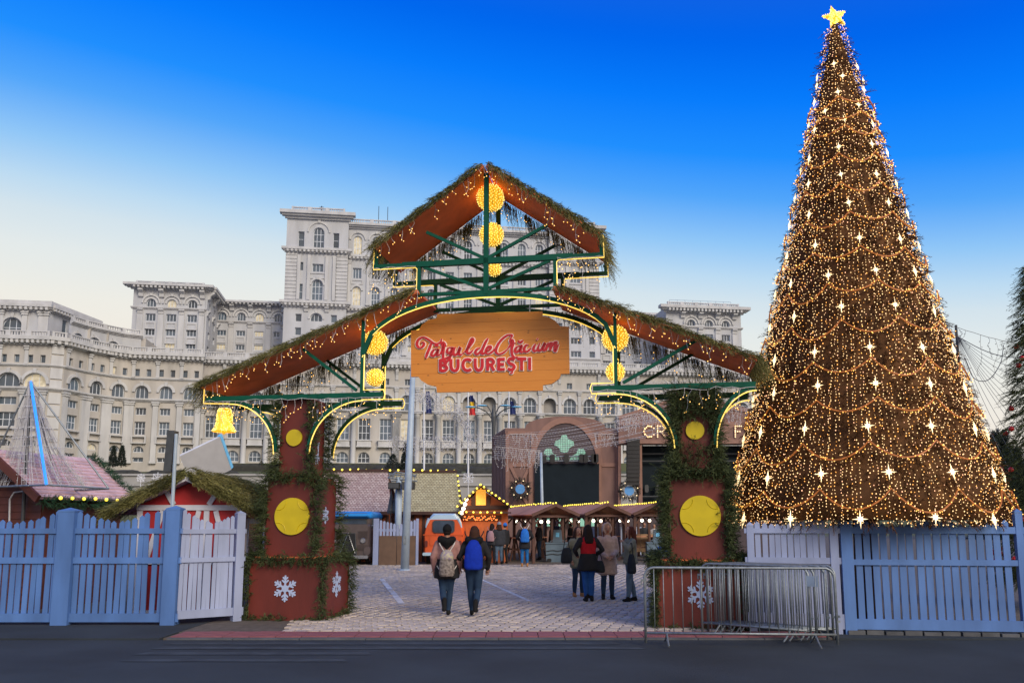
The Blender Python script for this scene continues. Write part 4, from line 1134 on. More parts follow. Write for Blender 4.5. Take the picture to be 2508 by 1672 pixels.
# ------------------------------------------------------------------ the lit tree
TY = 15.2
tb = at(2117, 1284, TY); ttop = at(2045, 62, TY)
ZT0, ZT1 = tb.z, ttop.z; RB, RT = 2.41, .16
def tr(z):
    t = (z - ZT0) / (ZT1 - ZT0); return RB + (RT - RB) * t + .08 * math.sin(t * 3.1) * -1
tree = thing('christmas_tree', 'giant cone shaped tree covered in warm fairy lights with a gold star on top', 'christmas tree', (tb.x, TY, 0))
part('trunk', MB().tube([(0, 0, 0), (0, 0, ZT1)], [.22, .05], 10), M['bark'], tree)
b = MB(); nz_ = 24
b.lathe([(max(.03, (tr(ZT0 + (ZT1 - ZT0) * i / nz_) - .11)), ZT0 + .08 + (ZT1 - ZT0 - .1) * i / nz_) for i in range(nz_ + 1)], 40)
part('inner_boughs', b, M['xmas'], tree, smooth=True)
def surf(n, rng):
    """even sampling of the cone's side"""
    out = []
    while sum(len(o) for o in out) < n:
        t = rng.uniform(0, 1, n); r = RB + (RT - RB) * t; keep = rng.uniform(0, RB, n) < r
        out.append(t[keep])
    return np.concatenate(out)[:n]
n = 9500; t = surf(n, RNG); z = ZT0 + t * (ZT1 - ZT0); th = RNG.uniform(0, 2 * math.pi, n)
r = np.array([tr(q) for q in z]) - RNG.uniform(.04, .2, n)
P = np.stack([r * np.cos(th), r * np.sin(th), z], 1)
D = np.stack([np.cos(th), np.sin(th), RNG.normal(-.55, .35, n)], 1) + RNG.normal(0, .25, (n, 3))
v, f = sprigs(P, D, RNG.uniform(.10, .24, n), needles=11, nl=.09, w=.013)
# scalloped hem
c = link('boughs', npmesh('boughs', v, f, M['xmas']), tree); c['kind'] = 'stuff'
M['bulb_c'] = pm('cream_bulb', (1, .8, .5), .4, emit=(1., .62, .26), es=1.75, sample=False)
M['bulb_a'] = pm('orange_bulb', (1, .6, .2), .4, emit=(1., .42, .09), es=2.2, sample=True)
M['bulb_p'] = pm('pinkish_bulb', (1, .7, .5), .4, emit=(1., .50, .26), es=2.0, sample=False)
P = []; z = ZT0 - .02            # vertical light strings, column by column
while z < ZT1 - .1:
    hb = random.uniform(.9, 1.3); rm = tr(min(z + hb * .5, ZT1)); k = max(9, round(2 * math.pi * rm / .064)); ph = random.uniform(0, 6.28)
    for j in range(k):
        a0 = ph + 2 * math.pi * (j + random.gauss(0, .16)) / k; zz = z + random.uniform(0, .06)
        if random.random() < .05: continue
        while zz < min(z + hb, ZT1 - .04):
            if random.random() > .10:
                r = tr(max(zz, ZT0)) + random.gauss(-.03, .03); a = a0 + random.gauss(0, .008 / max(r, .1)); P.append((r * math.cos(a), r * math.sin(a), zz))
            zz += random.uniform(.04, .07)
    z += hb
P = np.array(P); n = len(P)
pick = RNG.uniform(0, 1, n); rad = RNG.uniform(.0052, .0112, n)
for nm, m_, msk in (('cream_bulbs', 'bulb_c', pick < .62), ('orange_bulbs', 'bulb_a', (pick >= .62) & (pick < .86)), ('pink_bulbs', 'bulb_p', pick >= .86)):
    c = link(nm, bulbs_mesh(nm, P[msk], rad[msk], M[m_]), tree); c['kind'] = 'stuff'
# star lights in rows and swags of garland
def star_mesh(name, n, r0, r1, th_, mat, long=1.0):
    b = MB(); pts = []
    for k in range(2 * n):
        a = math.pi / 2 + math.pi * k / n; r = (r0 if k % 4 == 0 or n < 8 else r0 * .55) if k % 2 == 0 else r1
        zz = long if n >= 8 and abs(math.sin(a)) > .99 else 1
        pts.append((r * math.cos(a), r * math.sin(a) * zz))
    vs = [(0, -th_, 0), (0, th_, 0)] + [(x, 0, z) for x, z in pts]; m = len(pts)
    fs = [(0, 2 + i, 2 + (i + 1) % m) for i in range(m)] + [(1, 2 + (i + 1) % m, 2 + i) for i in range(m)]
    return b.add(vs, fs).mesh(name, mat)
sm = star_mesh('star_light', 8, .13, .034, .03, M['starlit'], 1.25)
M['tinsel_r'] = pm('red_gold_tinsel', (.35, .09, .02), .5, .4, 20, emit=(1., .35, .05), es=.18, sample=False)
rows = [118, 150, 187, 228, 262, 330, 402, 476, 560, 640, 726, 816, 903, 996, 1096, 1192]
gb = []
for i, yd in enumerate(rows):
    ys = yd * 1.0663; z = at(2095, ys, TY - .8).z; r = tr(min(max(z, ZT0), ZT1)) + .015
    sp = .50 + .58 * (yd - 100) / 1100; k = max(5, round(2 * math.pi * r / sp)); ph = random.uniform(0, 6.28)
    s = .58 + .36 * (yd - 100) / 1100
    for j in range(k):
        a = ph + 2 * math.pi * j / k
        o = link('star_light', sm, tree); o.location = (r * math.cos(a), r * math.sin(a), z + random.gauss(0, .02))
        o.rotation_euler = (R(-10), random.gauss(0, .06), a + math.pi / 2); o.scale = (s, s, s)
    if i >= 2 and i < len(rows) - 1:
        pts = []; n_ = k * 10; dz = .14 + .20 * (yd / 1200); jit = [random.uniform(.75, 1.2) for _ in range(k + 1)]
        for q in range(n_):
            a = ph + 2 * math.pi * q / n_; x = (q % 10) / 10; zz = z - dz * .75 - dz * jit[q // 10] * (1 - (2 * x - 1) ** 2); rr = tr(max(zz, ZT0)) + .045
            pts.append((rr * math.cos(a), rr * math.sin(a), zz))
        part('tinsel_swag', MB().tube(pts, .014, 5, closed=True), M['tinsel_r'], tree)
        for p in pts:
            for w in range(2): gb.append((p[0] + random.gauss(0, .025), p[1] + random.gauss(0, .025), p[2] + random.gauss(0, .025)))
c = link('swag_bulbs', bulbs_mesh('swag_bulbs', gb, .0095, M['bulb_o']), tree); c['kind'] = 'stuff'
ts = star_mesh('top_star', 5, .26, .115, .06, M['tinsel'])
o = link('top_star', ts, tree); o.location = (0, 0, ZT1 + .16); o.rotation_euler = (0, R(-14), 0)
P = []
for i in range(160):
    a = random.uniform(0, 6.28); k = (a - math.pi / 2) % (2 * math.pi / 5) / (2 * math.pi / 5); rr = .115 + (.26 - .115) * abs(2 * k - 1) ** 1.3; q = math.sqrt(random.random())
    P.append((rr * q * math.cos(a), -.06 * (1 - q) - .008, rr * q * math.sin(a)))
c = link('bulbs', bulbs_mesh('bulbs', P, .011, M['bulb_y2']), o); c['kind'] = 'stuff'
# dark fir tree with red baubles at the right edge
rt = at(2590, 1290, 17.2)
fir = thing('fir_tree', 'dark green fir tree with red baubles at the right edge', 'fir tree', (rt.x, 17.2, 0))
zt = at(2590, 640, 17.2).z
part('trunk', MB().tube([(0, 0, 0), (0, 0, zt)], [.14, .02], 8), M['bark'], fir)
n = 3600; t = RNG.uniform(0, 1, n) ** 1.5; z = .6 + t * (zt - .6); th = RNG.uniform(0, 6.28, n); lay = 1 - .28 * ((z * 1.7) % 1)
r = 1.25 * (1 - t) ** .75 * lay * np.sqrt(RNG.uniform(.15, 1, n)) + .03
P = np.stack([r * np.cos(th), r * np.sin(th), z], 1); D = np.stack([np.cos(th), np.sin(th), RNG.normal(-.45, .3, n)], 1)
v, f = sprigs(P, D, RNG.uniform(.18, .42, n), needles=14, nl=.10, w=.013, droop=.6)
c = link('crown', npmesh('crown', v, f, M['fir']), fir); c['kind'] = 'stuff'
M['bauble'] = pm('red_bauble', (.45, .02, .02), .2, .1)
bm_ = MB().ball((0, 0, 0), .055, 10, 8).mesh('bauble', M['bauble'], True)
for i in range(60):
    t_ = random.random() ** 1.3; z_ = .8 + t_ * (zt - 1.0); a = random.uniform(2.0, 5.2); rr = 1.25 * (1 - t_) ** .75 * .98
    o = link('bauble', bm_, fir); o.location = (rr * math.cos(a), rr * math.sin(a), z_)
# ------------------------------------------------------------------ picket fences
def run(name, label, mat, A, B, posts, picks, rails, ybot, pw_, group=None, zlow=.03, th=.022):
    """fence in the upright plane through ground points A, B; sizes are read off in that plane"""
    ang = math.atan2(B.y - A.y, B.x - A.x); O = Vector((A.x, A.y, 0))
    f = thing(name, label, 'fence' if 'gate' not in name else 'gate', O, ang, group)
    H = lambda px, py: hit(px, py, O, ang, 0)
    us = []
    for (px, yt) in picks:
        u, zt = H(px, yt); z0 = H(px, ybot)[1]; w = pw_ / 2; us.append(u)
        b = MB(); b.prism([(u - w, z0), (u + w, z0), (u + w, zt - w * .9), (u, zt), (u - w, zt - w * .9)], random.uniform(-.003, .003), th)
        tl = random.gauss(0, .006); b.v = [(x + (z - z0) * tl, y, z + random.gauss(0, .0)) for x, y, z in b.v]; part('picket', b, mat, f)
    for (pa, pb, yt) in posts:
        ua, zt = H(pa, yt); ub, _ = H(pb, yt); us += [ua, ub]; d = (ub - ua)
        b = MB(); b.box(ua, ub, -d * .35, d * .65, 0, zt - .03); p = part('post', b, mat, f)
        b = MB(); m = d * .015; zc_ = zt - .028
        b.box(ua - m, ub + m, -d * .35 - m, d * .65 + m, zc_, zc_ + .025)
        b.add([(ua, -d * .35, zc_ + .026), (ub, -d * .35, zc_ + .026), (ub, d * .65, zc_ + .026), (ua, d * .65, zc_ + .026), ((ua + ub) / 2, d * .15, zc_ + .075)], [(0, 1, 4), (1, 2, 4), (2, 3, 4), (3, 0, 4), (3, 2, 1, 0)]); part('post_cap', b, mat, p)
    u0, u1 = min(us) - pw_ / 2, max(us) + pw_ / 2
    for (ya, yb, off) in rails:
        mid = (picks[0][0] + picks[-1][0]) / 2
        za = H(mid, ya)[1]; zb = H(mid, yb)[1]
        b = MB(); b.box(u0, u1, -off, .0 - .004 if off > 0 else .0, zb, za); part('rail', b, mat, f)
    return f
L0, L1 = gp(-40, 1530), gp(428, 1530)
lp = [(-62, 1256), (-44, 1262), (-27, 1268), (-10, 1271)] + [(7, 1272), (24, 1275), (41, 1279), (57, 1275), (75, 1272), (92, 1269), (108, 1264), (128, 1257), (144, 1248), (197, 1252), (213, 1257), (230, 1263), (247, 1268), (264, 1271), (281, 1275), (297, 1275),
      (313, 1272), (331, 1267), (348, 1261), (364, 1254), (385, 1251), (404, 1246)]
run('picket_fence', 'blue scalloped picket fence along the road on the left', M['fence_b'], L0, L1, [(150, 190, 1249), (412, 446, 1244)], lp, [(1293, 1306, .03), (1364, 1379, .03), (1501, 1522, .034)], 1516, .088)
g1, g2 = gp(448, 1529), gp(602, 1518)
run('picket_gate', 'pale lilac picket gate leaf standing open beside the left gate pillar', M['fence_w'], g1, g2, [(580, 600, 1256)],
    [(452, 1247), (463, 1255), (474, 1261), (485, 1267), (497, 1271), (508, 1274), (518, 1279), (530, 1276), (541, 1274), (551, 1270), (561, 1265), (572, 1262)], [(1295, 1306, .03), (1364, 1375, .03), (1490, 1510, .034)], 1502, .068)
R0, R1 = gp(2056, 1552), gp(2540, 1560)
rp_ = []
px = 2098
i = 0
while px < 2560:
    s = ((px - 2098) % 190) / 190; rp_.append((px, 1268 + 15 * math.sin(math.pi * s))); px += 21.3
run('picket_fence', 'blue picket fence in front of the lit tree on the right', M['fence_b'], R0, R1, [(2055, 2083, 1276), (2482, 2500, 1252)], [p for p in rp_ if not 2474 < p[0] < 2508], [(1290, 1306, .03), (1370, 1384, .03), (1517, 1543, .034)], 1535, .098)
W0_, W1_ = gp(1828, 1546), gp(2050, 1552)
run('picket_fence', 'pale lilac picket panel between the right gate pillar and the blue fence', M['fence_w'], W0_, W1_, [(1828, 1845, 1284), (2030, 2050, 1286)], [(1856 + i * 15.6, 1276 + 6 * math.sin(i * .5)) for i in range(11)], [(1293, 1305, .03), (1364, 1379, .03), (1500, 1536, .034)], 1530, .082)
# low dark stone footing under the right fence
fb = MB(); d = (R1 - R0).normalized(); nrm = Vector((-d.y, d.x, 0))
ft = link('fence_footing', MB().bar(R0 + Vector((0, .15, -.03)), R1 + Vector((1, .15, -.03)), .10, .08).mesh('fence_footing', M['kerb'])); ft['kind'] = 'structure'
for i in range(12):
    a = R0 + d * (.12 + i * .28) - nrm * random.uniform(.0, .03); h = random.uniform(.035, .075)
    part('footing_stone', MB().bar(a + Vector((0, 0, h / 2)), a + d * .25 + Vector((0, 0, h / 2)), .12, h), M['kerb'], ft)

# ------------------------------------------------------------------ crowd barriers
def barrier(P, Q, label, bars=18, h=1.08, lean=0.0):
    P = Vector(P); Q = Vector(Q); L = (Q - P).length; ang = math.atan2(Q.y - P.y, Q.x - P.x)
    o = thing('crowd_barrier', label, 'barrier', (P.x, P.y, 0), ang, 'steel crowd barriers')
    r = .019; z0 = .16; c = .14
    pts = [(0, 0, .02), (0, 0, h - c)] + [(c - c * math.cos(a), 0, h - c + c * math.sin(a)) for a in [math.pi / 2 * i / 5 for i in range(1, 6)]]
    pts += [(L - c + c * math.sin(a), 0, h - c + c * math.cos(a)) for a in [math.pi / 2 * i / 5 for i in range(0, 6)]] + [(L, 0, .02)]
    part('frame', MB().tube(pts, r, 8), M['steel'], o, smooth=True)
    part('bottom_rail', MB().tube([(0, 0, z0), (L, 0, z0)], r * .9, 8), M['steel'], o, smooth=True)
    me = MB().tube([(0, 0, z0), (0, 0, h - .004)], .007, 6).mesh('bar', M['steel'], True)
    for i in range(bars):
        part('bar', me, None, o, loc=(L * (i + 1) / (bars + 1), 0, 0))
    for x in (.30, L - .30):
        part('foot', MB().tube([(x, -.28, .014), (x, -.18, .05), (x, 0, z0 - .01), (x, .18, .05), (x, .28, .014)], .013, 6), M['steel'], o)
    b = MB(); b.box(-.055, .0, -.015, .015, h * .82, h * .85); b.box(-.055, -.04, -.015, .015, h * .77, h * .82); part('hook', b, M['steel'], o)
    b = MB(); b.box(L, L + .05, -.015, .015, h * .30, h * .33); part('hook', b, M['steel'], o)
    return o
barrier(gp(1582, 1577), gp(2052, 1582), 'nearest steel crowd barrier standing alone across the right pillar', 19)
s0 = Vector(gp(1722, 1549)); s1 = Vector(gp(1960, 1570)); dd = (s1 - s0).normalized()
wh = ('frontmost', 'second', 'third', 'fourth', 'rearmost')
for i in range(5):
    off = Vector((.13 * i + random.uniform(-.03, .03), .07 * i, 0)); a = s0 + off
    barrier(a, a + dd * 1.72, '%s of the five steel barriers stacked against the pale fence panel' % wh[i], 13)
part('plate', MB().box(1.70, 1.87, -.02, -.012, .80, .95), M['pole'], bpy.data.objects['crowd_barrier.001'])

# ------------------------------------------------------------------ red hut with fir roof (left)
M['hutred'] = pm('bright_red_boards', (.38, .014, .016), .6, .12, 3)
M['trimw'] = pm('white_trim', (.56, .56, .62), .6, .08, 4)
M['dkglass'] = pm('dark_window', (.04, .015, .018), .25, .2, 3)
HY = 16.1; x0, x1 = at(330, 1400, HY).x, at(584, 1400, HY).x; hd = 2.6
hut = thing('red_hut', 'small bright red hut with white cross beams under a thick fir roof', 'hut', ((x0 + x1) / 2, HY, 0))
zr = at(460, 1168, HY).z; ze = at(340, 1236, HY).z; hw = (x1 - x0) / 2
b = MB(); b.prism([(-hw, 0), (hw, 0), (hw, ze), (0, zr - .1), (-hw, ze)], 0, hd); part('wall', b, M['hutred'], hut)
for nm, a, c, w in (('beam', (-hw - .02, ze - .05), (hw + .02, ze - .05), .10), ('beam', (-hw + .04, .12), (-hw + .04, ze - .11), .10), ('beam', (hw - .04, .12), (hw - .04, ze - .11), .10), ('beam', (-hw, .06), (hw, .06), .11),
                    ('brace', (-.30, ze + .005), (-.52, ze + .36), .09), ('brace', (.36, ze + .005), (.56, ze + .34), .09), ('brace', (.18, ze - .11), (-.02, .9), .09), ('brace', (.50, ze - .11), (.80, .9), .09), ('brace', (.33, .12), (.33, ze - .11), .10),
                    ('brace', (-.5, ze - .11), (-.8, .9), .09), ('beam', (-hw + .05, 1.0), (hw - .05, 1.0), .09)):
    b = MB(); b.bar((a[0], -.018 - random.uniform(0, .006), a[1]), (c[0], -.018 - random.uniform(0, .006), c[1]), w, .03, (0, 1, 0)); part(nm, b, M['trimw'], hut)
q = part('door', MB().box(hw + .004, hw + .03, .30, 1.35, .05, 1.75), M['dkglass'], hut)
for (y, a, c, w) in ((.30, .05, 1.8, .12), (1.35, .05, 1.8, .12)): part('frame', MB().box(hw + .02, hw + .05, y - w / 2, y + w / 2, a, c), M['trimw'], q)
for z in (.5, 1.76): part('frame', MB().box(hw + .022, hw + .048, .30, 1.35, z - .05, z + .05), M['trimw'], q)
for s, nm in ((-1, 'left'), (1, 'right')):
    b = MB(); e = hw + .42; sl_ = (zr - .1 - ze) / hw; zed = ze - sl_ * .42
    b.prism([(0, zr - .08), (s * e, zed), (s * e, zed + .07), (0, zr)], -.28, hd + .2); part('roof', b, M['trimw'], hut)
P = []; D = []; Ls = []
for i in range(2300):
    s = 1 if random.random() < .62 else -1; t = random.random(); y = HY + random.uniform(-.34, hd + .25) if s > 0 else HY + random.choice((random.uniform(-.36, .5), random.uniform(-.34, hd)))
    z_ = zr + .03 + (zed - zr) * t; x_ = (x0 + x1) / 2 + s * e * t
    P.append((x_, y, z_ + random.uniform(0, .16))); D.append((s * random.uniform(.6, 1.2), random.gauss(-.15, .45), -random.uniform(.1, .7))); Ls.append(random.uniform(.22, .5))
for i in range(420):
    t = random.random(); s = random.choice((-1, 1)); P.append(((x0 + x1) / 2 + s * e * t, HY - .3, zr + (zed - zr) * t + random.uniform(-.02, .12))); D.append((s * .9, -.35, -random.uniform(.3, .9))); Ls.append(random.uniform(.15, .35))
greens('fir_thatch', 'thick yellowish fir boughs thatching the roof of the red hut', P, D, Ls, M['fir_y'], 'fir boughs', nl=.11, w=.012, needles=16)

# ------------------------------------------------------------------ brown hut with pink shingle roof (far left)
M['brown'] = pm('reddish_brown_boards', (.105, .026, .014), .65, .2, 3, .1, 20, rnd=.12)
M['pinktile'] = pm('weathered_pink_shingle', (.60, .40, .40), .75, .14, 6, .1, 30, rnd=.16)
M['pinktile_d'] = pm('shingle_underlay', (.30, .18, .18), .85, .1)
A = at(106, 1222, 17.0); Bq = at(335, 1230, 19.6); ev = Vector((Bq.x - A.x, Bq.y - A.y, 0)); EL_ = ev.length; ev.normalize(); pv = Vector((-ev.y, ev.x, 0))
ha = math.atan2(ev.y, ev.x); zeave = A.z; zrid = at(0, 1106, 17.6).z; hw2 = 1.35
h2 = thing('shingled_hut', 'brown board hut with pink shingle roof behind the left fence', 'hut', (A.x, A.y, 0), ha)
# local x along eave (receding), local y to the left
b = MB()
b.add([(.25, .25, 0), (.25, 2 * hw2 - .25, 0), (.25, 2 * hw2 - .25, zeave + .1), (.25, hw2, zrid - .12), (.25, .25, zeave + .1), (EL_ - .2, .25, 0), (EL_ - .2, 2 * hw2 - .25, 0), (EL_ - .2, 2 * hw2 - .25, zeave + .1), (EL_ - .2, hw2, zrid - .12), (EL_ - .2, .25, zeave + .1)],
      [(0, 1, 2, 3, 4), (9, 8, 7, 6, 5), (0, 4, 9, 5), (1, 6, 7, 2)])
part('wall', b, M['brown'], h2)
for i in range(22):   # front boards
    z0 = i * .15; z1 = z0 + .143
    if z1 > zrid - .2: break
    def hwz(z): return hw2 - .26 if z < zeave + .1 else (hw2 - .26) * max(0.05, (zrid - .12 - z) / (zrid - .12 - zeave - .1))
    b = MB(); b.add([(.25, hw2 - hwz(z0), z0), (.25, hw2 + hwz(z0), z0), (.25, hw2 + hwz(z1), z1), (.25, hw2 - hwz(z1), z1), (.22, hw2 - hwz(z0), z0), (.22, hw2 + hwz(z0), z0), (.235, hw2 + hwz(z1), z1), (.235, hw2 - hwz(z1), z1)],
                  [(4, 5, 6, 7), (0, 3, 2, 1), (0, 1, 5, 4), (3, 7, 6, 2), (0, 4, 7, 3), (1, 2, 6, 5)]); part('board', b, M['brown'], h2)
sd = Vector((0, hw2, zrid - zeave)); SL = sd.length; sd.normalize()
for s in (0, 1):
    b = MB(); y0_, y1_ = (-.02, hw2) if s == 0 else (2 * hw2 + .02, hw2)
    b.add([(-.15, y0_, zeave), (EL_, y0_, zeave), (EL_, y1_, zrid), (-.15, y1_, zrid), (-.15, y0_, zeave + .03), (EL_, y0_, zeave + .03), (EL_, y1_, zrid + .03), (-.15, y1_, zrid + .03)],
          [(0, 1, 2, 3), (7, 6, 5, 4), (0, 4, 5, 1), (1, 5, 6, 2), (2, 6, 7, 3), (3, 7, 4, 0)])
    rf = part('roof', b, M['pinktile_d'], h2)
    if s == 0:
        tm = MB(); tm.add([(0, 0, .012), (.17, 0, .012), (.17, .20, 0), (0, .20, 0), (0, 0, .028), (.17, 0, .028), (.17, .20, .006), (0, .20, .006)], [(4, 5, 6, 7), (0, 1, 5, 4), (1, 2, 6, 5), (2, 3, 7, 6), (3, 0, 4, 7), (3, 2, 1, 0)])
        tm = tm.mesh('shingle', M['pinktile'])
        slope = math.atan2(zrid - zeave, hw2); nr = int(SL / .135)
        for j in range(nr):
            for i in range(int((EL_ + .15) / .175)):
                o = part('shingle', tm, None, rf, loc=Vector((-.15 + i * .175 + (j % 2) * .06, -.02, zeave + .03)) + sd * (j * .135), rot=(slope, 0, 0))
for (y0_, y1_) in ((-.06, hw2), (2 * hw2 + .06, hw2)):
    b = MB(); b.bar((-.19, y0_, zeave + .0), (-.19, y1_, zrid + .02), .07, .15, (0, 0, 1)); part('rake_board', b, M['pinktile_d'] if False else M['brown'], h2)
# eave garland with yellow bulbs, rake garland
def ropegreens(P0, P1, n, label, rad=.10):
    P0 = Vector(P0); P1 = Vector(P1); P = []; D = []; Ls = []
    for i in range(n):
        c = P0.lerp(P1, random.random()); a = random.uniform(0, 6.28); s = (P1 - P0).normalized(); x = s.cross(Vector((0, 0, 1))).normalized(); y = x.cross(s)
        o = x * math.cos(a) + y * math.sin(a); P.append(c + o * rad * .3); D.append(o + s * random.gauss(0, .5)); Ls.append(random.uniform(.6, 1.1) * rad)
    return greens('fir_garland', label, P, D, Ls, M['firgreen'], nl=.06, w=.009, needles=10)
M['firgreen'] = pm('fresh_green_garland', (.012, .05, .018), .7, .3, 5, col2=(.03, .10, .04), island=.4)
Lw = lambda x, y, z: WM[h2.name] @ Vector((x, y, z))
ropegreens(Lw(-.1, -.06, zeave - .05), Lw(EL_, -.06, zeave - .05), 420, 'green fir garland along the eave of the pink shingled hut', .15)
ropegreens(Lw(EL_ + .02, 0, zeave + .06), Lw(EL_ + .02, hw2, zrid + .08), 420, 'green fir garland along the far roof edge of the pink shingled hut', .14)
def bulbstring(P0, P1, n, r, label, mat='bulb_y', group='yellow bulb strings', sag=0., up=0):
    P0 = Vector(P0); P1 = Vector(P1); o = thing('bulb_string', label, 'string lights', P0, 0, group)
    pts = [P0.lerp(P1, i / max(1, n - 1)) - P0 + Vector((0, 0, -sag * math.sin(math.pi * i / max(1, n - 1)))) for i in range(n)]
    part('cable', MB().tube(pts, r * .15, 4), M['wire_d'], o)
    me = MB().ball((0, 0, up), r, 10, 8).mesh('bulb', M[mat], True)
    for p in pts: part('bulb', me, None, o, loc=p + Vector((random.gauss(0, r * .2), 0, random.gauss(0, r * .25))))
    return o
bulbstring(Lw(.25, -.17, zeave + .03), Lw(EL_ - .2, -.17, zeave + .03), 8, .036, 'row of eight yellow bulbs on the eave garland of the pink shingled hut')
# loops of cable on the gable
b = MB(); b.tube([(.18, .95, 1.3), (.16, 1.0, 2.2), (.16, .9, 2.34), (.18, .7, 2.36)], .018, 6); part('hose', b, M['wire'], h2)

# ------------------------------------------------------------------ light pyramid on the hut roof
M['bluestrip'] = pm('blue_led_tube', (.05, .25, .8), .3, emit=(.03, .28, 1.), es=.75, sample=False)
PY = 16.6
ap = at(75, 934, PY + .6); c1 = at(114, 1187, PY - .3); c2 = at(266, 1196, PY + .6); c3 = at(150, 1120, PY + 1.9); c4 = at(-40, 1110, PY + .9)
c3.z = c2.z; c4.z = c1.z
pyr = thing('light_pyramid', 'wire pyramid with blue edge tube and hanging light strings above the pink roof', 'light pyramid', (ap.x, ap.y, 0))
for i, c in enumerate((c1, c2, c3, c4)):
    part('edge_tube', MB().tube([ap, c], .030 if i == 0 else .018, 6), M['bluestrip'] if i == 0 else M['steel'], pyr, world=True)
for a, c in ((c1, c2), (c2, c3), (c3, c4), (c4, c1)): part('base_tube', MB().tube([a, c], .022, 6), M['steel'], pyr, world=True)
part('mast', MB().tube([(ap.x, ap.y + .2, 0), ap], .035, 8), M['dgrey'], pyr, world=True)
b = MB(); bl = []
for i in range(120):
    e = random.choice(((c1, c2), (c2, c3), (c3, c4), (c4, c1))); q = e[0].lerp(e[1], random.random()); q = q + (Vector((ap.x, ap.y, q.z)) - q) * random.uniform(0, .35)
    pts = [ap.lerp(q, t) + Vector((random.gauss(0, .02), random.gauss(0, .02), -.25 * math.sin(math.pi * t))) for t in (0, .25, .5, .75, 1)]
    b.tube(pts, .0042, 3, False)
    for t in np.linspace(.1, 1, 12): p = ap.lerp(q, t); bl.append(p + Vector((random.gauss(0, .03), random.gauss(0, .03), -.25 * math.sin(math.pi * t))))
part('string', b, M['wire'], pyr, world=True, stuff=True)
M['bulb_off'] = pm('unlit_bulb', (.7, .7, .72), .3)
c = link('bulbs', bulbs_mesh('bulbs', local(pyr, bl), .010, M['bulb_off']), pyr); c['kind'] = 'stuff'
# ------------------------------------------------------------------ sign seen edge-on on a post, tilted board
p0 = at(422, 1244, 15.0); p1 = at(432, 1062, 15.0)
sg = thing('edge_on_sign', 'dark road sign seen edge-on on a grey post above the blue fence', 'road sign', (p0.x, 15.0, 0))
part('post', MB().tube([(p0.x, 15.0, 0), p1], .032, 8), M['pole'], sg, world=True)
q0 = at(414, 1155, 15.1); q1 = at(424, 1055, 15.1); b = MB(); b.bar(q0, q1, .13, .2, (0, 1, 0)); part('sign_box', b, M['dgrey'], sg, world=True)
for t in (.15, .85): part('bracket', MB().bar(q0.lerp(q1, t) + Vector((0, 0, 0)), p0.lerp(p1, .5 + t * .45), .03, .04), M['steel'], sg, world=True)
T4 = [at(440, 1113, 23.), at(538, 1066, 23.), at(566, 1146, 23.6), at(462, 1160, 23.6)]
tp = thing('tilted_board', 'tilted pale grey board with a light blue edge behind the red hut', 'board', (T4[3].x + .5, 23.6, 0))
nrm = (T4[1] - T4[0]).cross(T4[3] - T4[0]).normalized()
T4[3] = T4[0] + (T4[2] - T4[1])
b = MB(); b.add([*T4, *[p - nrm * .06 for p in T4]], [(0, 1, 2, 3), (7, 6, 5, 4), (0, 4, 5, 1), (1, 5, 6, 2), (2, 6, 7, 3), (3, 7, 4, 0)]); part('panel', b, M['white'], tp, world=True)
M['bluelit'] = pm('pale_blue_edge', (.18, .55, .85), .4)
part('edge', MB().bar(T4[1] + nrm * .01, T4[2] + nrm * .01, .09, .11), M['bluelit'], tp, world=True)
part('post', MB().bar((T4[3].x + .5, 23.7, 0), (T4[3].x + .7, 23.7, T4[3].z + .1), .1, .1, (0, 1, 0)), M['pole'], tp, world=True)
# ------------------------------------------------------------------ middle distance: poles, huts, vans
def tpole(name, label, cat, a, b, r0, r1, mat, n=10, group=None):
    a = Vector(a); b = Vector(b); o = MB().tube([a, a.lerp(b, .5), b], [r0, (r0 + r1) / 2, r1], n)
    return solo(name, o, mat, label, cat, group, smooth=True)
g = gp(991, 1397)
tp2 = thing('lamp_pole', 'tall pale blue-grey steel pole leaning slightly in front of the shingled huts', 'pole', g)
part('shaft', MB().tube([g, at(1001, 1150, g.y), at(1014, 850, g.y)], [.155, .13, .085], 12), M['pole'], tp2, world=True, smooth=True)
part('base_plate', MB().lathe([(.21, 0), (.21, .03), (.17, .06)], 12), M['pole'], tp2)
part('hatch', MB().box(-.05, .05, -.165, -.148, .95, 1.25), M['steel'], tp2)
q = gp(1253, 1396); a_, b_ = at(1325, 1108, 46), at(1330, 1300, 46)
tpole('lamp_pole', 'thin pale blue pole in front of the dark stage screen', 'pole', (b_.x, 46, 0), a_, .10, .07, M['pole'])
p = thing('speaker_mast', 'grey post carrying a truss and two black loudspeakers before the shingled roof', 'speaker mast', (at(975, 1300, 36).x, 36, 0))
part('post', MB().tube([(0, 0, 0), (0, 0, at(978, 1168, 36).z)], .14, 10), M['pole'], p, smooth=True)
for (pa, pb) in (((950, 1170), (1022, 1178)), ((952, 1160), (1020, 1166)), ((950, 1170), (970, 1155)), ((970, 1155), (1018, 1164)), ((958, 1178), (1010, 1172))):
    part('truss_tube', MB().tube([at(*pa, 35.9), at(*pb, 35.9)], .035, 6), M['steel'], p, world=True)
for i in range(8):
    part('truss_web', MB().tube([at(952 + i * 9, 1171, 35.85), at(957 + i * 9, 1160, 35.85)], .02, 5), M['steel'], p, world=True)
for (xa, xb, ya, yb) in ((952, 980, 1181, 1197), (984, 1016, 1180, 1198)):
    a, c = at(xa, yb, 35.7), at(xb, ya, 35.7); b = MB(); b.box(a.x, c.x, 35.5, 35.9, a.z, c.z)
    k = part('loudspeaker', b, M['black'], p, world=True)
    part('grille', MB().box(a.x + .03, c.x - .03, 35.47, 35.495, a.z + .03, c.z - .03), M['dgrey'], k, world=True)
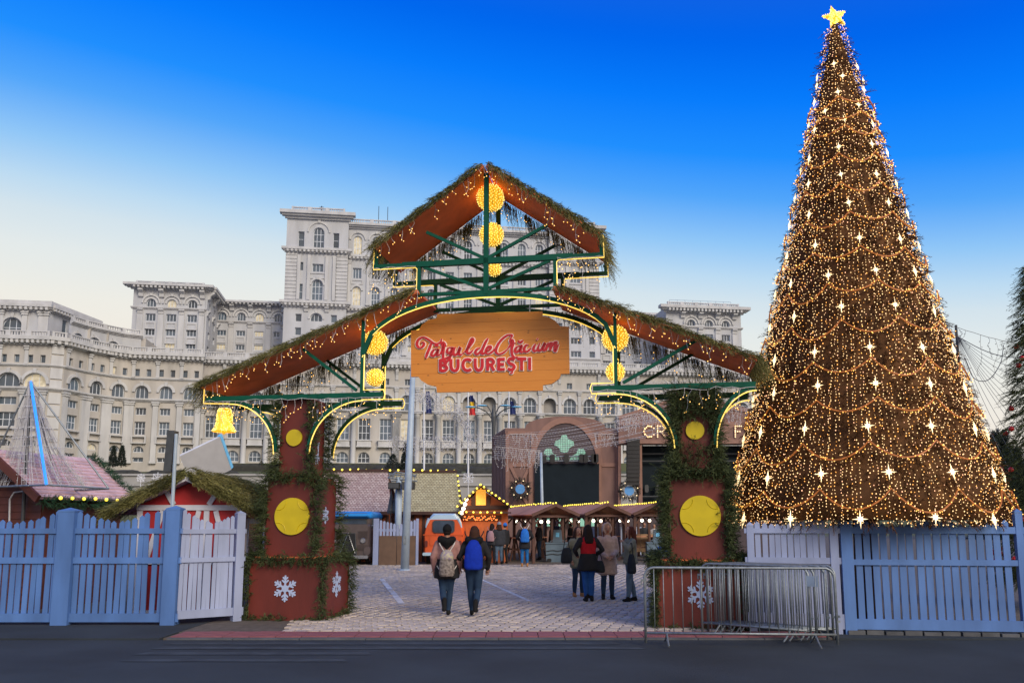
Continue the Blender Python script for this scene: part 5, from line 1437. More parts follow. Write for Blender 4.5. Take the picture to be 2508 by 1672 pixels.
for i, px in enumerate((958, 969)):
    t = at(px, 1199, 36.6); bt = at(px - 1, 1256, 36.6); b = MB(); b.lathe([(.01, t.z - bt.z), (.06, (t.z - bt.z) * .7), (.16, .1), (.14, .0)], 8); b.xform(Matrix.Translation((bt.x, 36.6, bt.z)))
    b.tube([(bt.x, 36.6, 0), (bt.x, 36.6, bt.z + .1)], .025, 6)
    solo('furled_parasol', b, M['dgrey'], '%s dark furled parasol beside the grey speaker post' % ('left' if i == 0 else 'right'), 'parasol', 'furled parasols')

def tilemat(name, c1, c2, cm):
    m = bpy.data.materials.new(name); m.use_nodes = True; n = m.node_tree.nodes; l = m.node_tree.links; b = n['Principled BSDF']; b.inputs['Roughness'].default_value = .8
    tc = n.new('ShaderNodeTexCoord'); br = n.new('ShaderNodeTexBrick'); br.inputs['Scale'].default_value = 1.0
    mp = n.new('ShaderNodeMapping'); l.new(tc.outputs['UV'], mp.inputs[0]); l.new(mp.outputs[0], br.inputs['Vector'])
    br.inputs['Brick Width'].default_value = .15; br.inputs['Row Height'].default_value = .11; br.inputs['Mortar Size'].default_value = .012; br.inputs['Bias'].default_value = .1
    br.inputs[1].default_value = (*c1, 1); br.inputs[2].default_value = (*c2, 1); br.inputs[3].default_value = (*cm, 1)
    l.new(br.outputs['Color'], b.inputs['Base Color'])
    bp = n.new('ShaderNodeBump'); bp.inputs['Distance'].default_value = .03; bp.inputs['Strength'].default_value = .6; bp.invert = True; l.new(br.outputs['Fac'], bp.inputs['Height']); l.new(bp.outputs[0], b.inputs['Normal'])
    return m
M['tile_p'] = tilemat('pinkish_shingles', (.34, .235, .22), (.50, .40, .37), (.15, .10, .10))
M['tile_y'] = tilemat('yellowish_shingles', (.34, .30, .17), (.48, .44, .27), (.16, .13, .09))
M['orange'] = pm('orange_brown_boards', (.33, .085, .024), .65, .18, 3, rnd=.1)
M['timber'] = pm('dark_timber', (.055, .022, .015), .7, .2, 4)
def shingled(label, pxl, pxr, yr, ye, Y, tmat, wallm):
    A, B_, C, D_ = at(pxl[0], ye, Y), at(pxr[0], ye, Y), at(pxr[1], yr, Y + 1.7), at(pxl[1], yr, Y + 1.7)
    ze_, zr_ = A.z, D_.z
    o = thing('shingled_hut', label, 'hut', ((A.x + B_.x) / 2, Y, 0), 0, 'big shingled huts')
    cx = (A.x + B_.x) / 2; x0, x1 = A.x - cx, B_.x - cx; x2, x3 = D_.x - cx, C.x - cx
    b = MB(); b.box(x0 + .15, x1 - .15, .35, 3.0, 0, ze_ - .02); part('wall', b, wallm, o)
    for s in (1, -1):
        me = bpy.data.meshes.new('roof'); y0 = 0 if s > 0 else 3.4
        me.from_pydata([(x0, y0, ze_), (x1, y0, ze_), (x3, 1.7, zr_), (x2, 1.7, zr_)], [], [(0, 1, 2, 3)]); me.materials.append(tmat)
        uv = me.uv_layers.new(); sl_ = math.hypot(1.7, zr_ - ze_)
        for i, q in enumerate(((x0, 0), (x1, 0), (x3, sl_), (x2, sl_))): uv.data[i].uv = q
        part('roof', me, None, o)
    part('eave_board', MB().box(x0 - .02, x1 + .02, -.03, .03, ze_ - .14, ze_ - .005), M['timber'], o)
    part('ridge_board', MB().box(x2 - .02, x3 + .02, 1.62, 1.78, zr_ - .02, zr_ + .10), M['timber'], o)
    n = 5
    for i in range(n + 1):
        x = x0 + .2 + (x1 - x0 - .4) * i / n; part('timber_post', MB().box(x - .06, x + .06, .30, .345, 0, ze_ - .15), M['timber'], o)
        if i < n and i % 2 == 0: part('brace', MB().bar((x + .06, .32, ze_ - .7), (x + .5, .32, ze_ - .18), .05, .09, (0, 1, 0)), M['timber'], o)
    part('gable', MB().add([(x0 + .14, .35, ze_ - .02), (x0 + .14, 3.0, ze_ - .02), (x2 + .14, 1.7, zr_ - .05)], [(0, 1, 2)]), wallm, o)
    part('gable', MB().add([(x1 - .14, .35, ze_ - .02), (x1 - .14, 3.0, ze_ - .02), (x3 - .14, 1.7, zr_ - .05)], [(0, 1, 2)]), wallm, o)
    return o
shingled('hut with pinkish brown shingle roof behind the blue roofed van', (770, 772), (958, 950), 1154, 1252, 38, M['tile_p'], M['orange'])
shingled('hut with yellowish green shingle roof behind the orange van', (972, 966), (1128, 1118), 1156, 1252, 38.2, M['tile_y'], M['orange'])
bulbstring(at(818, 1149, 39.6), at(1112, 1152, 39.9), 16, .05, 'row of yellow bulbs along the long ridge of the shingled huts')
bulbstring(at(1121, 1165, 39.2), at(1128, 1252, 38.1), 8, .045, 'short string of yellow bulbs down the gable edge of the yellowish shingled hut')

# ------------------------------------------------------------------ vans
M['vanbrown'] = pm('brown_van_paint', (.10, .075, .07), .45, .12, 3)
M['vanblue'] = pm('sky_blue_roof_paint', (.02, .28, .75), .4, .06, 2)
M['vanorange'] = pm('orange_van_paint', (.62, .10, .025), .35, .08, 2)
M['vanwhite'] = pm('pale_blue_roof_paint', (.42, .58, .72), .35, .05, 2)
M['carglass'] = pm('car_glass', (.05, .07, .10), .12, .3, 2, spec=.8)
M['rubber'] = pm('rubber', (.015, .015, .015), .8)
M['chrome'] = pm('dull_chrome', (.6, .62, .64), .25, .1, metal=.9)
def rrect(w, h, r, n=5, x=0, z=0):
    out = []
    for cx, cz, a0 in ((w / 2 - r, h - r, 0), (-w / 2 + r, h - r, 90), (-w / 2 + r, r, 180), (w / 2 - r, r, 270)):
        for i in range(n + 1): a = R(a0 + 90 * i / n); out.append((x + cx + r * math.cos(a), z + cz + r * math.sin(a)))
    return out
def loft(secs, mat, name, parent, cap=True):
    """secs: list of (y, polygon in x,z)"""
    b = MB(); n = len(secs[0][1]); vs = [(x, y, z) for y, P in secs for x, z in P]; fs = []
    for i in range(len(secs) - 1):
        for k in range(n): k2 = (k + 1) % n; fs.append((i * n + k, i * n + k2, (i + 1) * n + k2, (i + 1) * n + k))
    if cap: fs.append(tuple(range(n - 1, -1, -1))); fs.append(tuple((len(secs) - 1) * n + k for k in range(n)))
    return part(name, b.add(vs, fs), mat, parent)
def wheel(parent, x, y, r=.32, w=.18):
    b = MB(); pr = [(r * .62, -w / 2), (r * .95, -w / 2), (r, -w * .3), (r, w * .3), (r * .95, w / 2), (r * .62, w / 2)]
    b.lathe(pr, 18, cap=False); b.v = [(p[2], p[0], p[1]) for p in b.v]
    t = part('tyre', b, M['rubber'], None if False else parent_wheel(parent, x, y, r)); return t
def parent_wheel(parent, x, y, r):
    b = MB(); b.lathe([(r * .64, -.07), (r * .5, -.075), (r * .2, -.05), (r * .2, .05), (r * .5, .075), (r * .64, .07)], 16); b.v = [(p[2], p[0], p[1]) for p in b.v]
    return part('wheel', b, M['chrome'], parent, loc=(x, y, r))
vg = gp(851, 1384)
v1 = thing('brown_van', 'old corrugated brown van with a bright blue roof beside the left pillar', 'van', (vg.x, vg.y, 0))
S = lambda w, h, r, z: [(x, zz + z) for x, zz in rrect(w, h, r)]
loft([(0.05, S(1.60, 1.35, .10, .30)), (.25, S(1.78, 1.40, .12, .28)), (3.9, S(1.80, 1.42, .12, .28)), (4.0, S(1.7, 1.35, .15, .30))], M['vanbrown'], 'body', v1)
loft([(.30, S(1.62, .62, .14, 1.52)), (.50, S(1.74, .64, .16, 1.5)), (3.9, S(1.76, .64, .16, 1.5))], M['vanbrown'], 'cab', v1)
loft([(.02, S(1.5, .10, .045, 2.00)), (.28, S(1.78, .22, .09, 1.90)), (.6, S(1.84, .34, .15, 1.86)), (3.8, S(1.84, .34, .15, 1.86)), (4.1, S(1.6, .2, .09, 1.9))], M['vanblue'], 'roof', v1)
part('windscreen', MB().prism(rrect(1.34, .42, .08, 4, 0, 1.43), .262, .30), M['carglass'], v1)
part('windscreen_frame', MB().prism(rrect(1.44, .52, .12, 4, 0, 1.38), .272, .31, None, [rrect(1.32, .40, .08, 4, 0, 1.44)]), M['dgrey'], v1)
part('grille', MB().prism([(-.34, .42), (.34, .42), (.26, 1.28), (-.26, 1.28)], -.02, .06), M['black'], v1)
part('grille_frame', MB().tube([(-.36, -.03, .42), (-.28, -.03, 1.30), (.28, -.03, 1.30), (.36, -.03, .42)], .022, 6), M['dgrey'], v1)
part('chevron', MB().tube([(-.30, -.05, .5), (0, -.05, 1.30), (.30, -.05, .5)], .02, 6), M['chrome'], v1)
for s in (-1, 1):
    b = MB(); b.lathe([(.01, -.03), (.09, -.03), (.115, .0), (.115, .06)], 16); b.v = [(p[0], p[2], p[1]) for p in b.v]; part('headlight', b, M['chrome'], v1, loc=(s * .60, .0, 1.0))
    loft([(.0, S(.26, .34, .12, .42)), (.6, S(.30, .40, .12, .40))], M['vanbrown'], 'wing', v1).location = (s * .78, 0, 0)
    b = MB(); b.box(-.02, .02, -.02, .16, -.005, .01); b.ball((s * .12, 0, .0), .075, 10, 6, 1.2); part('mirror', b, M['white'], v1, loc=(s * .96, .1, 1.62))
    parent_wheel(v1, s * .70, .85, .30); b = MB(); b.lathe([(.19, -.08), (.30, -.08), (.32, 0), (.30, .08), (.19, .08)], 18, cap=False); b.v = [(p[2], p[0], p[1]) for p in b.v]; part('tyre', b, M['rubber'], bpy.data.objects[[o.name for o in v1.children if o.name.startswith('wheel')][-1]])
    part('side_glass', MB().box(s * .90 - .01, s * .90 + .01, .5, 1.2, 1.5, 1.86), M['carglass'], v1)
    b = MB()
    for i in range(16): b.box(s * .905 - .012, s * .905 + .012, .3, 3.8, .45 + i * .062, .475 + i * .062)
    part('corrugation', b, M['vanbrown'], v1, stuff=True)
b = MB()
for i in range(13):
    for s in (-1, 1): b.box(s * .62 - .22, s * .62 + .18, .015, .05, .62 + i * .05 if i < 5 else 1.10 + (i - 5) * .04, .64 + i * .05 if i < 5 else 1.118 + (i - 5) * .04)
part('corrugation', b, M['vanbrown'], v1, stuff=True)
part('bumper', MB().prism(rrect(1.7, .13, .05, 4, 0, .28), -.12, -.04), M['chrome'], v1)
vg = gp(1085, 1381)
v2 = thing('orange_van', 'rear of an orange camper van with a pale blue roof', 'van', (vg.x, vg.y, 0))
def vs_(wb, wt, zb, zt, y, k=7):
    P = []
    for t in [i / k for i in range(k + 1)]: P.append((wb / 2 + (wt - wb) / 2 * t ** 1.5, zb + (zt - zb) * t))
    return P + [(-x, z) for x, z in reversed(P)]
loft([(.02, vs_(1.52, 1.56, .45, 1.20, 0)), (.10, vs_(1.66, 1.68, .38, 1.24, 0)), (4.1, vs_(1.68, 1.70, .38, 1.24, 0))], M['vanorange'], 'body', v2)
loft([(.10, vs_(1.58, 1.18, 1.245, 1.86, 0)), (.22, vs_(1.66, 1.30, 1.245, 1.90, 0)), (4.0, vs_(1.66, 1.30, 1.245, 1.90, 0))], M['vanorange'], 'upper_body', v2)
loft([(.12, vs_(1.16, .70, 1.865, 2.06, 0)), (.3, vs_(1.34, .92, 1.82, 2.12, 0)), (3.9, vs_(1.34, .92, 1.82, 2.12, 0)), (4.05, vs_(1.16, .7, 1.85, 2.04, 0))], M['vanwhite'], 'roof', v2)
for s in (-1, 1):
    part('roof_corner', MB().tube([(s * .62, .12, 1.90), (s * .70, .14, 1.72), (s * .76, .15, 1.52)], [.07, .06, .03], 8), M['vanwhite'], v2)
    part('tail_lamp', MB().prism(rrect(.12, .26, .05, 4, s * .72, .72), -.02, .04), M['redbase'], v2)
    b = MB(); b.lathe([(.19, -.08), (.30, -.08), (.32, 0), (.30, .08), (.19, .08)], 18, cap=False); b.v = [(p[2], p[0], p[1]) for p in b.v]; part('tyre', b, M['rubber'], parent_wheel(v2, s * .68, .75, .30))
part('rear_window', MB().prism(rrect(.86, .46, .10, 4, 0, 1.34), .03, .12), M['carglass'], v2)
part('window_seal', MB().prism(rrect(.94, .54, .13, 4, 0, 1.30), .045, .11, None, [rrect(.85, .45, .10, 4, 0, 1.345)]), M['dgrey'], v2)
part('tailgate', MB().prism(rrect(1.16, .40, .08, 4, 0, .78), -.004, .05), M['vanorange'], v2)
part('belt_moulding', MB().box(-.86, .86, -.01, .06, 1.20, 1.245), M['vanorange'], v2)
part('bumper', MB().prism(rrect(1.72, .13, .05, 4, 0, .36), -.10, -.0), M['vanwhite'], v2)
part('number_plate', MB().box(-.25, .25, -.03, -.006, .66, .75), M['white'], v2)

# ------------------------------------------------------------------ little fence with brown doors between the vans
M['brownply'] = pm('brown_plywood', (.13, .075, .045), .7, .15, 4)
A, B_ = gp(913, 1384), gp(1024, 1384)
f = thing('service_fence', 'small pale blue picket fence over two brown doors between the vans', 'fence', (A.x, A.y, 0))
W_ = B_.x - A.x; zp = at(970, 1286, A.y).z; zm = at(970, 1309, A.y).z
for x, w in ((0, .22), (W_ - .10, .10)): part('post', MB().box(x, x + w, -.06, .06, 0, at(918, 1269, A.y).z), M['fence_w'], f)
for i in range(11): 
    x = .30 + i * (W_ - .42) / 10.3; t = abs(i - 5) / 5; part('picket', MB().prism([(x - .05, zm - .04), (x + .05, zm - .04), (x + .05, zp + .18 * t), (x, zp + .05 + .18 * t), (x - .05, zp + .18 * t)], -.02, .0), M['fence_w'], f)
part('rail', MB().box(.22, W_ - .10, .004, .03, zm + .14, zm + .24), M['fence_w'], f)
for i, (xa, xb) in enumerate(((.24, .24 + (W_ - .36) * .48), (.26 + (W_ - .36) * .48, W_ - .11))):
    d = part('door', MB().box(xa, xb, -.04, .0, .02, zm - .045), M['brownply'], f)
    if i: part('notice', MB().box(xa + .22, xa + .40, -.052, -.042, zm - .55, zm - .10), M['vanblue'], d)

# ------------------------------------------------------------------ orange lit hut with gable
M['glow'] = pm('lit_lamp_panel', (1, .6, .1), .4, emit=(1., .42, .05), es=.5, sample=False)
M['ledred'] = pm('red_led', (1, .3, .1), .4, emit=(1., .22, .05), es=2.0, sample=False)
HY2 = 37.5; A, B_ = at(1122, 1300, HY2), at(1252, 1300, HY2); ap_ = at(1178, 1190, HY2); cx = ap_.x; zE = at(1130, 1240, HY2).z
h3 = thing('lit_stall', 'orange wooden stall with a gable outlined in yellow bulbs behind the orange van', 'stall', (cx, HY2, 0))
xl, xr = A.x - cx, B_.x - cx; zA_ = ap_.z
part('wall', MB().prism([(xl + .15, 0), (xr - .15, 0), (xr - .15, zE), (0, zA_ - .12), (xl + .15, zE)], 0, 3), M['orange'], h3)
for i in range(12): part('board', MB().box(xl + .15 + i * (xr - xl - .3) / 12 + .006, xl + .15 + (i + 1) * (xr - xl - .3) / 12 - .006, -.02, -.002, 0, at(1178, 1290, HY2).z), M['orange'], h3)
for s, x in ((-1, xl), (1, xr)):
    part('roof', MB().prism([(0, zA_ - .03), (s * abs(x), zE - .05), (s * abs(x), zE + .06), (0, zA_ + .1)], -.5, 3.1), M['tile_y'] if s < 0 else M['timber'], h3)
    bulbstring((cx, HY2 - .54, zA_ + .03), (cx + s * abs(x), HY2 - .54, zE + .0), 9 if s > 0 else 7, .045, 'yellow bulbs along the %s gable edge of the orange stall' % ('right' if s > 0 else 'left'))
part('tie_beam', MB().box(xl + .1, xr - .1, -.08, -.022, zE - .12, zE + .04), M['timber'], h3)
for x in (-.33, .33): part('post', MB().box(x - .08, x + .08, -.07, -.022, zE + .04, zA_ - .45), M['timber'], h3)
pn = part('lit_panel', MB().box(-.22, .22, -.05, -.022, zE + .06, zE + .75), M['glow'], h3)
part('lamp', MB().box(-.03, .03, -.12, -.06, zE + .75, zA_ - .08), M['glow'], h3)
zL1 = at(1178, 1268, HY2).z
dots = []
for i in range(46):
    dots.append((-.75 + i * 1.5 / 46, -.1, zL1 + random.choice((-.07, 0, .07)) + random.gauss(0, .015)))
c = link('led_sign', bulbs_mesh('led_sign', dots, .028, M['ledred']), h3); c['kind'] = 'stuff'
part('led_board', MB().box(-.82, .82, -.09, -.06, zL1 - .12, zL1 + .12), M['timber'], h3)
part('awning', MB().prism([(xl - .1, zL1 + .2), (xr + .0, zL1 + .2), (xr, zL1 + .26), (xl - .1, zL1 + .26)], -.6, -.02), M['timber'], h3)
bulbstring((cx - .9, HY2 - .62, zL1 + .24), (cx + .9, HY2 - .62, zL1 + .24), 7, .042, 'short row of yellow bulbs on the awning of the orange stall')
o = thing('bulb_string', 'four large warm bulbs beside the yellowish roof edge and orange stall', 'string lights', at(1139, 1222, 37.2), 0)
me = MB().ball((0, 0, 0), .085, 10, 8).mesh('bulb', M['bulb_w'], True)
for px, py in ((1142, 1222), (1139, 1234), (1135, 1245), (1131, 1255)): part('bulb', me, None, o, loc=at(px, py, 37.2) - at(1139, 1222, 37.2))
lt = bpy.data.lights.new('stall_lamp', 'POINT'); lt.energy = 30; lt.color = (1, .55, .18); lt.shadow_soft_size = .2
lo_ = bpy.data.objects.new('stall_lamp', lt); COL.objects.link(lo_); lo_.parent = h3; lo_.location = (0, -.9, 2.0)

# ------------------------------------------------------------------ open pavilions with tables and lamps
M['pavroof'] = pm('brown_pavilion_boards', (.50, .225, .135), .7, .15, 3, rnd=.12)
M['pavwood'] = pm('brown_pavilion_timber', (.095, .040, .028), .7, .2, 4, rnd=.15)
def pavilion_hut(label, apx, bpx, Yf, Yb, nposts):
    F_, B2 = at(apx[0], apx[1], Yf), at(bpx[0], bpx[1], Yb); B2.z = F_.z
    d = Vector((B2.x - F_.x, B2.y - F_.y, 0)); L = d.length; ang = math.atan2(d.y, d.x) - math.pi / 2
    o = thing('pavilion', label, 'pavilion', (F_.x, F_.y, 0), ang, 'open wooden pavilions'); zr_ = F_.z; ze_ = zr_ - .42; w = .92
    nb_ = max(4, int(L / 1.1))
    for s in (-1, 1):
        for i in range(nb_):
            y0, y1 = -.25 + (L + .4) * i / nb_, -.25 + (L + .4) * (i + 1) / nb_ - .012
            b = MB(); b.add([(0, y0, zr_), (s * (w + .12), y0, ze_ - .04), (s * (w + .12), y1, ze_ - .04), (0, y1, zr_), (0, y0, zr_ + .05), (s * (w + .12), y0, ze_ + .01), (s * (w + .12), y1, ze_ + .01), (0, y1, zr_ + .05)],
                          [(0, 1, 2, 3), (7, 6, 5, 4), (0, 4, 5, 1), (1, 5, 6, 2), (2, 6, 7, 3), (3, 7, 4, 0)]); part('roof_board', b, M['pavroof'], o)
        part('eave_beam', MB().box(s * w - .05, s * w + .05, 0, L, ze_ - .14, ze_ - .02), M['pavwood'], o)
        part('gable_board', MB().bar((0, -.29, zr_), (s * (w + .14), -.29, ze_ - .03), .05, .13), M['pavwood'], o)
        for i in range(nposts):
            y = .05 + (L - .1) * i / (nposts - 1); part('post', MB().box(s * w - .06, s * w + .06, y - .06, y + .06, 0, ze_ - .14), M['pavwood'], o)
            part('brace', MB().bar((s * w, y, ze_ - .5), (s * (w - .35), y, ze_ - .1), .06, .07, (0, 1, 0)), M['pavwood'], o)
    for i in range(nposts): y = .05 + (L - .1) * i / (nposts - 1); part('tie_beam', MB().box(-w + .06, w - .06, y - .045, y + .045, ze_ - .12, ze_ - .02), M['pavwood'], o)
    Wm = WM[o.name]
    me = MB().ball((0, 0, 0), .075, 10, 8).mesh('bulb', M['bulb_w'], True)
    for i in range(4):
        k = part('lamp_cord', MB().tube([(0, 0, 0), (0, 0, .14)], .008, 4), M['wire_d'], o, loc=((-.5, .45)[i % 2], .3 + L * i / 4, ze_ - .30)); part('bulb', me, None, k)
    bulbstring(Wm @ Vector((0, -.28, zr_ + .10)), Wm @ Vector((0, L * .95, zr_ + .10)), 22, .036, 'dense yellow bulbs along the ridge of the %s pavilion' % label.split()[0])
    return o, L
PV = [pavilion_hut('left open brown pavilion with posts beside the orange stall', (1357, 1236), (1243, 1246), 37, 46, 6),
      pavilion_hut('middle open brown pavilion in front of the stage screen', (1484, 1235), (1376, 1242), 38, 46, 5),
      pavilion_hut('right open brown pavilion beside the right gate pillar', (1602, 1235), (1498, 1241), 39, 47, 5)]
def trestle(pos, ang, L, label):
    o = thing('trestle_table', label, 'table', (pos.x, pos.y, 0), ang, 'standing tables under the pavilions')
    for i in range(3): part('plank', MB().box(-L / 2, L / 2, -.30 + i * .2 + .004, -.30 + (i + 1) * .2 - .004, 1.02, 1.07), M['pavroof'], o)
    for s in (-1, 1):
        x = s * (L / 2 - .25)
        for t in (-1, 1): part('leg', MB().bar((x, t * .34, 0), (x, t * .12, 1.02), .07, .09, (1, 0, 0)), M['pavwood'], o)
        part('stretcher', MB().box(x - .03, x + .03, -.22, .22, .48, .55), M['pavwood'], o)
    part('stretcher', MB().bar((-L / 2 + .25, 0, .5), (L / 2 - .25, 0, .5), .05, .06), M['pavwood'], o)
    return o
for i, (px, py, an, L, s) in enumerate(((1262, 1372, 100, 1.6, 'near the group by the orange stall'), (1320, 1368, 98, 1.5, 'right of the person with blue backpack'), (1410, 1364, 95, 1.5, 'behind the woman in red'), (1575, 1364, 5, 1.5, 'beside the right grey tub'), (1500, 1362, 95, 1.4, 'behind the beige coat'))):
    trestle(gp(px, py), R(an), L, 'brown standing trestle table ' + s)
# grey plastic tubs
M['tub'] = pm('grey_blue_plastic', (.11, .165, .22), .5, .1, 3)
M['bluesig'] = pm('blue_sticker', (.01, .08, .45), .4)
def tub(px, py, w, label, sticker):
    g = gp(px, py); o = thing('plastic_tub', label, 'tub', g, R(-3), 'grey plastic tubs')
    pr = rrect(w, .80, .10, 4)
    b = MB(); b.prism([(x * (.96 + .06 * z / .8), z) for x, z in pr], -.38, .38); part('body', b, M['tub'], o)
    for z in (.34, .50):
        b = MB(); b.tube([(-w * .48, -.40, z - .02), (-w * .2, -.41, z + .03), (0, -.41, z - .01), (w * .2, -.41, z + .03), (w * .48, -.40, z - .02)], .018, 6); part('rib', b, M['dgrey'], o)
    for s in (-1, 1): part('fork_slot', MB().prism(rrect(.2, .16, .06, 4, s * w * .36, .0), -.392, -.384), M['black'], o)
    part('lid', MB().prism(rrect(w * 1.04, .06, .02, 3, 0, .802), -.42, .42), M['tub'], o)
    b = MB(); b.prism([(-.22, .866), (.22, .866), (.17, 1.42), (-.17, 1.42)], -.12, .14); k = part('dispenser', b, M['tub'], o)
    for s in (-1, 1): part('flap', MB().bar((s * .22, 0, .95), (s * .34, 0, .90), .2, .03), M['tub'], k)
    part('notice', MB().box(-.08, .08, -.135, -.125, 1.1, 1.3), M['bluelit'], k)
    if sticker: part('sticker', MB().box(-.05, w * .42, -.405, -.396, .45, .66), M['bluesig'], o)
tub(1366, 1375, 1.05, 'grey blue plastic tub with upright dispenser in front of the left pavilion', False)
tub(1612, 1373, 1.05, 'grey blue plastic tub with a blue sticker beside the right gate pillar', True)

# ------------------------------------------------------------------ brown stage with screen
M['stage'] = pm('brown_stage_boards', (.205, .115, .095), .75, .15, 2.5, rnd=.06, stretch=(1, 1, .3))
M['stage_l'] = pm('lighter_brown_stage_trim', (.275, .15, .115), .75, .12, 2.5)
M['stage_d'] = pm('dark_stage_niche', (.075, .055, .06), .8, .12, 2)
M['screen'] = pm('dark_led_screen', (.012, .019, .026), .7, .1, 2, spec=.1)
M['mint'] = pm('mint_stained_glass', (.30, .62, .48), .4, .12, 5, emit=(.35, .75, .55), es=.12, sample=False)
M['skyblue'] = pm('blue_round_sign', (.10, .32, .68), .5, .1)
SY = 50.
st = thing('stage', 'large brown wooden stage with arched top, dark screen and green window shapes', 'stage', (at(1237, 1300, SY).x, SY, 0))
sx = at(1237, 1300, SY).x
def sp_(px, py, Y=SY): p = at(px, py, Y); return (p.x - sx, p.z)
zt_ = sp_(1237, 1048)[1]
P = [(0, 0), (sp_(1515, 1300)[0], 0), (sp_(1515, 1050)[0], zt_), (sp_(1484, 1050)[0], zt_)]
ac = sp_(1385, 1075); ar = sp_(1484, 1075)[0] - ac[0]; at_ = sp_(1385, 1019)[1]
for i in range(13): a = math.pi * i / 12; P.append((ac[0] + ar * math.cos(a), zt_ + (at_ - zt_) * math.sin(a) ** .9 + .002))
P += [(sp_(1290, 1050)[0], zt_), (0, zt_)]
part('front_wall', MB().prism(P, 0, .5), M['stage'], st)
dl = at(1205, 1066, SY + 5); b = MB(); b.add([(-.004, 0, 0), (-.004, 0, zt_), (dl.x - sx, 5, zt_), (dl.x - sx, 5, 0), (.4, .2, 0), (.4, .2, zt_ - .01), (dl.x - sx + .3, 5, zt_ - .01), (dl.x - sx + .3, 5, 0)], [(0, 1, 2, 3), (4, 7, 6, 5), (1, 5, 6, 2), (0, 3, 7, 4), (0, 4, 5, 1), (3, 2, 6, 7)])
part('side_wall', b, M['stage_l'], st)
for i in range(9):
    t = (i + .5) / 9; part('batten', MB().bar((-.004 + (dl.x - sx) * t - .02, 5 * t, 0), (-.004 + (dl.x - sx) * t - .02, 5 * t, zt_ - .1), .04, .08, (0, 1, 0)), M['stage'], st)
part('side_roof', MB().add([(0, .5, zt_ - .02), (sp_(1515, 1300)[0], .5, zt_ - .02), (sp_(1515, 1300)[0], 5, zt_ - .02), (dl.x - sx, 5, zt_ - .02)], [(0, 1, 2, 3)]), M['stage'], st)
# arch niche and trim
def arcz(rpx, top, base, n=20): return [(ac[0] + (sp_(1385 + rpx, 1075)[0] - ac[0]) * math.cos(math.pi * i / n), sp_(1385, base)[1] + (sp_(1385, top)[1] - sp_(1385, base)[1]) * math.sin(math.pi * i / n)) for i in range(n + 1)]
o_ = arcz(90, 1022, 1140); i_ = arcz(76, 1036, 1140)
part('arch_niche', MB().prism(i_, -.03, .0 - .004), M['stage_d'], st)
part('arch_trim', MB().prism(o_ + i_[::-1], -.10, -.004), M['stage_l'], st)
for px in (1302, 1464): part('pilaster', MB().prism([sp_(px - 7, 1140), sp_(px + 7, 1140), sp_(px + 8, 1260), sp_(px - 8, 1260)], -.14, -.006), M['stage_l'], st)
part('screen', MB().prism([sp_(1309, 1262), sp_(1466, 1262), sp_(1466, 1136), sp_(1309, 1136)], -.30, -.006), M['screen'], st)
# mint windows
ctr = [(0, 20), (9, 18), (12, 9), (24, 2), (22, -8), (10, -12), (6, -22), (0, -24), (-6, -22), (-10, -12), (-22, -8), (-24, 2), (-12, 9), (-9, 18)]
for nm, dx, dy, poly in (('c', 1382, 1088, ctr), ('l', 1346, 1112, [(-14, 14), (-14, -6), (-8, -14), (4, -14), (8, -2), (22, 6), (24, 14)]), ('r', 1420, 1112, [(14, 14), (14, -6), (8, -14), (-4, -14), (-8, -2), (-22, 6), (-24, 14)])):
    PP = [sp_(dx + x, dy + y) for x, y in poly]; w = part('stained_window', MB().prism(PP, -.06, -.034), M['mint'], st)
    xs_ = [p[0] for p in PP]; zs_ = [p[1] for p in PP]; b = MB(); k = min(xs_)
    def inside(x, z):
        c_ = False; n_ = len(PP)
        for i in range(n_):
            (xa, za), (xb, zb) = PP[i], PP[i - 1]
            if (za > z) != (zb > z) and x < (xb - xa) * (z - za) / (zb - za + 1e-9) + xa: c_ = not c_
        return c_
    x = min(xs_) + .07
    while x < max(xs_):
        z = min(zs_)
        while z < max(zs_):
            if inside(x, z + .06): b.box(x - .008, x + .008, -.068, -.062, z, z + .13)
            if inside(x + .07, z): b.box(x, x + .14, -.070, -.064, z - .008, z + .008)
            z += .13
        x += .14
    if b.v: part('leading', b, M['dgrey'], w, stuff=True)
for i in range(6):
    part('floor_window', MB().prism([sp_(1312 + i * 27, 1288), sp_(1326 + i * 27, 1288), sp_(1326 + i * 27, 1270), sp_(1319 + i * 27, 1264), sp_(1312 + i * 27, 1270)], -.36, -.31), M['mint'], st)
# lighting truss in front of the windows
for yy in (1119, 1130): part('truss_tube', MB().tube([(*sp_(1324, yy)[:1], -.5, sp_(1324, yy)[1]), (sp_(1464, yy)[0], -.5, sp_(1464, yy)[1])], .04, 6), M['steel'], st)
for i in range(15):
    a, c = sp_(1325 + i * 9.3, 1119), sp_(1330 + i * 9.3, 1130); part('truss_web', MB().tube([(a[0], -.5, a[1]), (c[0], -.5, c[1])], .02, 5), M['steel'], st)
for px in (1332, 1352, 1386, 1422, 1432, 1452, 1458):
    a = sp_(px, 1134); part('spotlight', MB().prism(rrect(.28, .5, .08, 3, a[0], a[1]), -.62, -.42), M['black'], st)
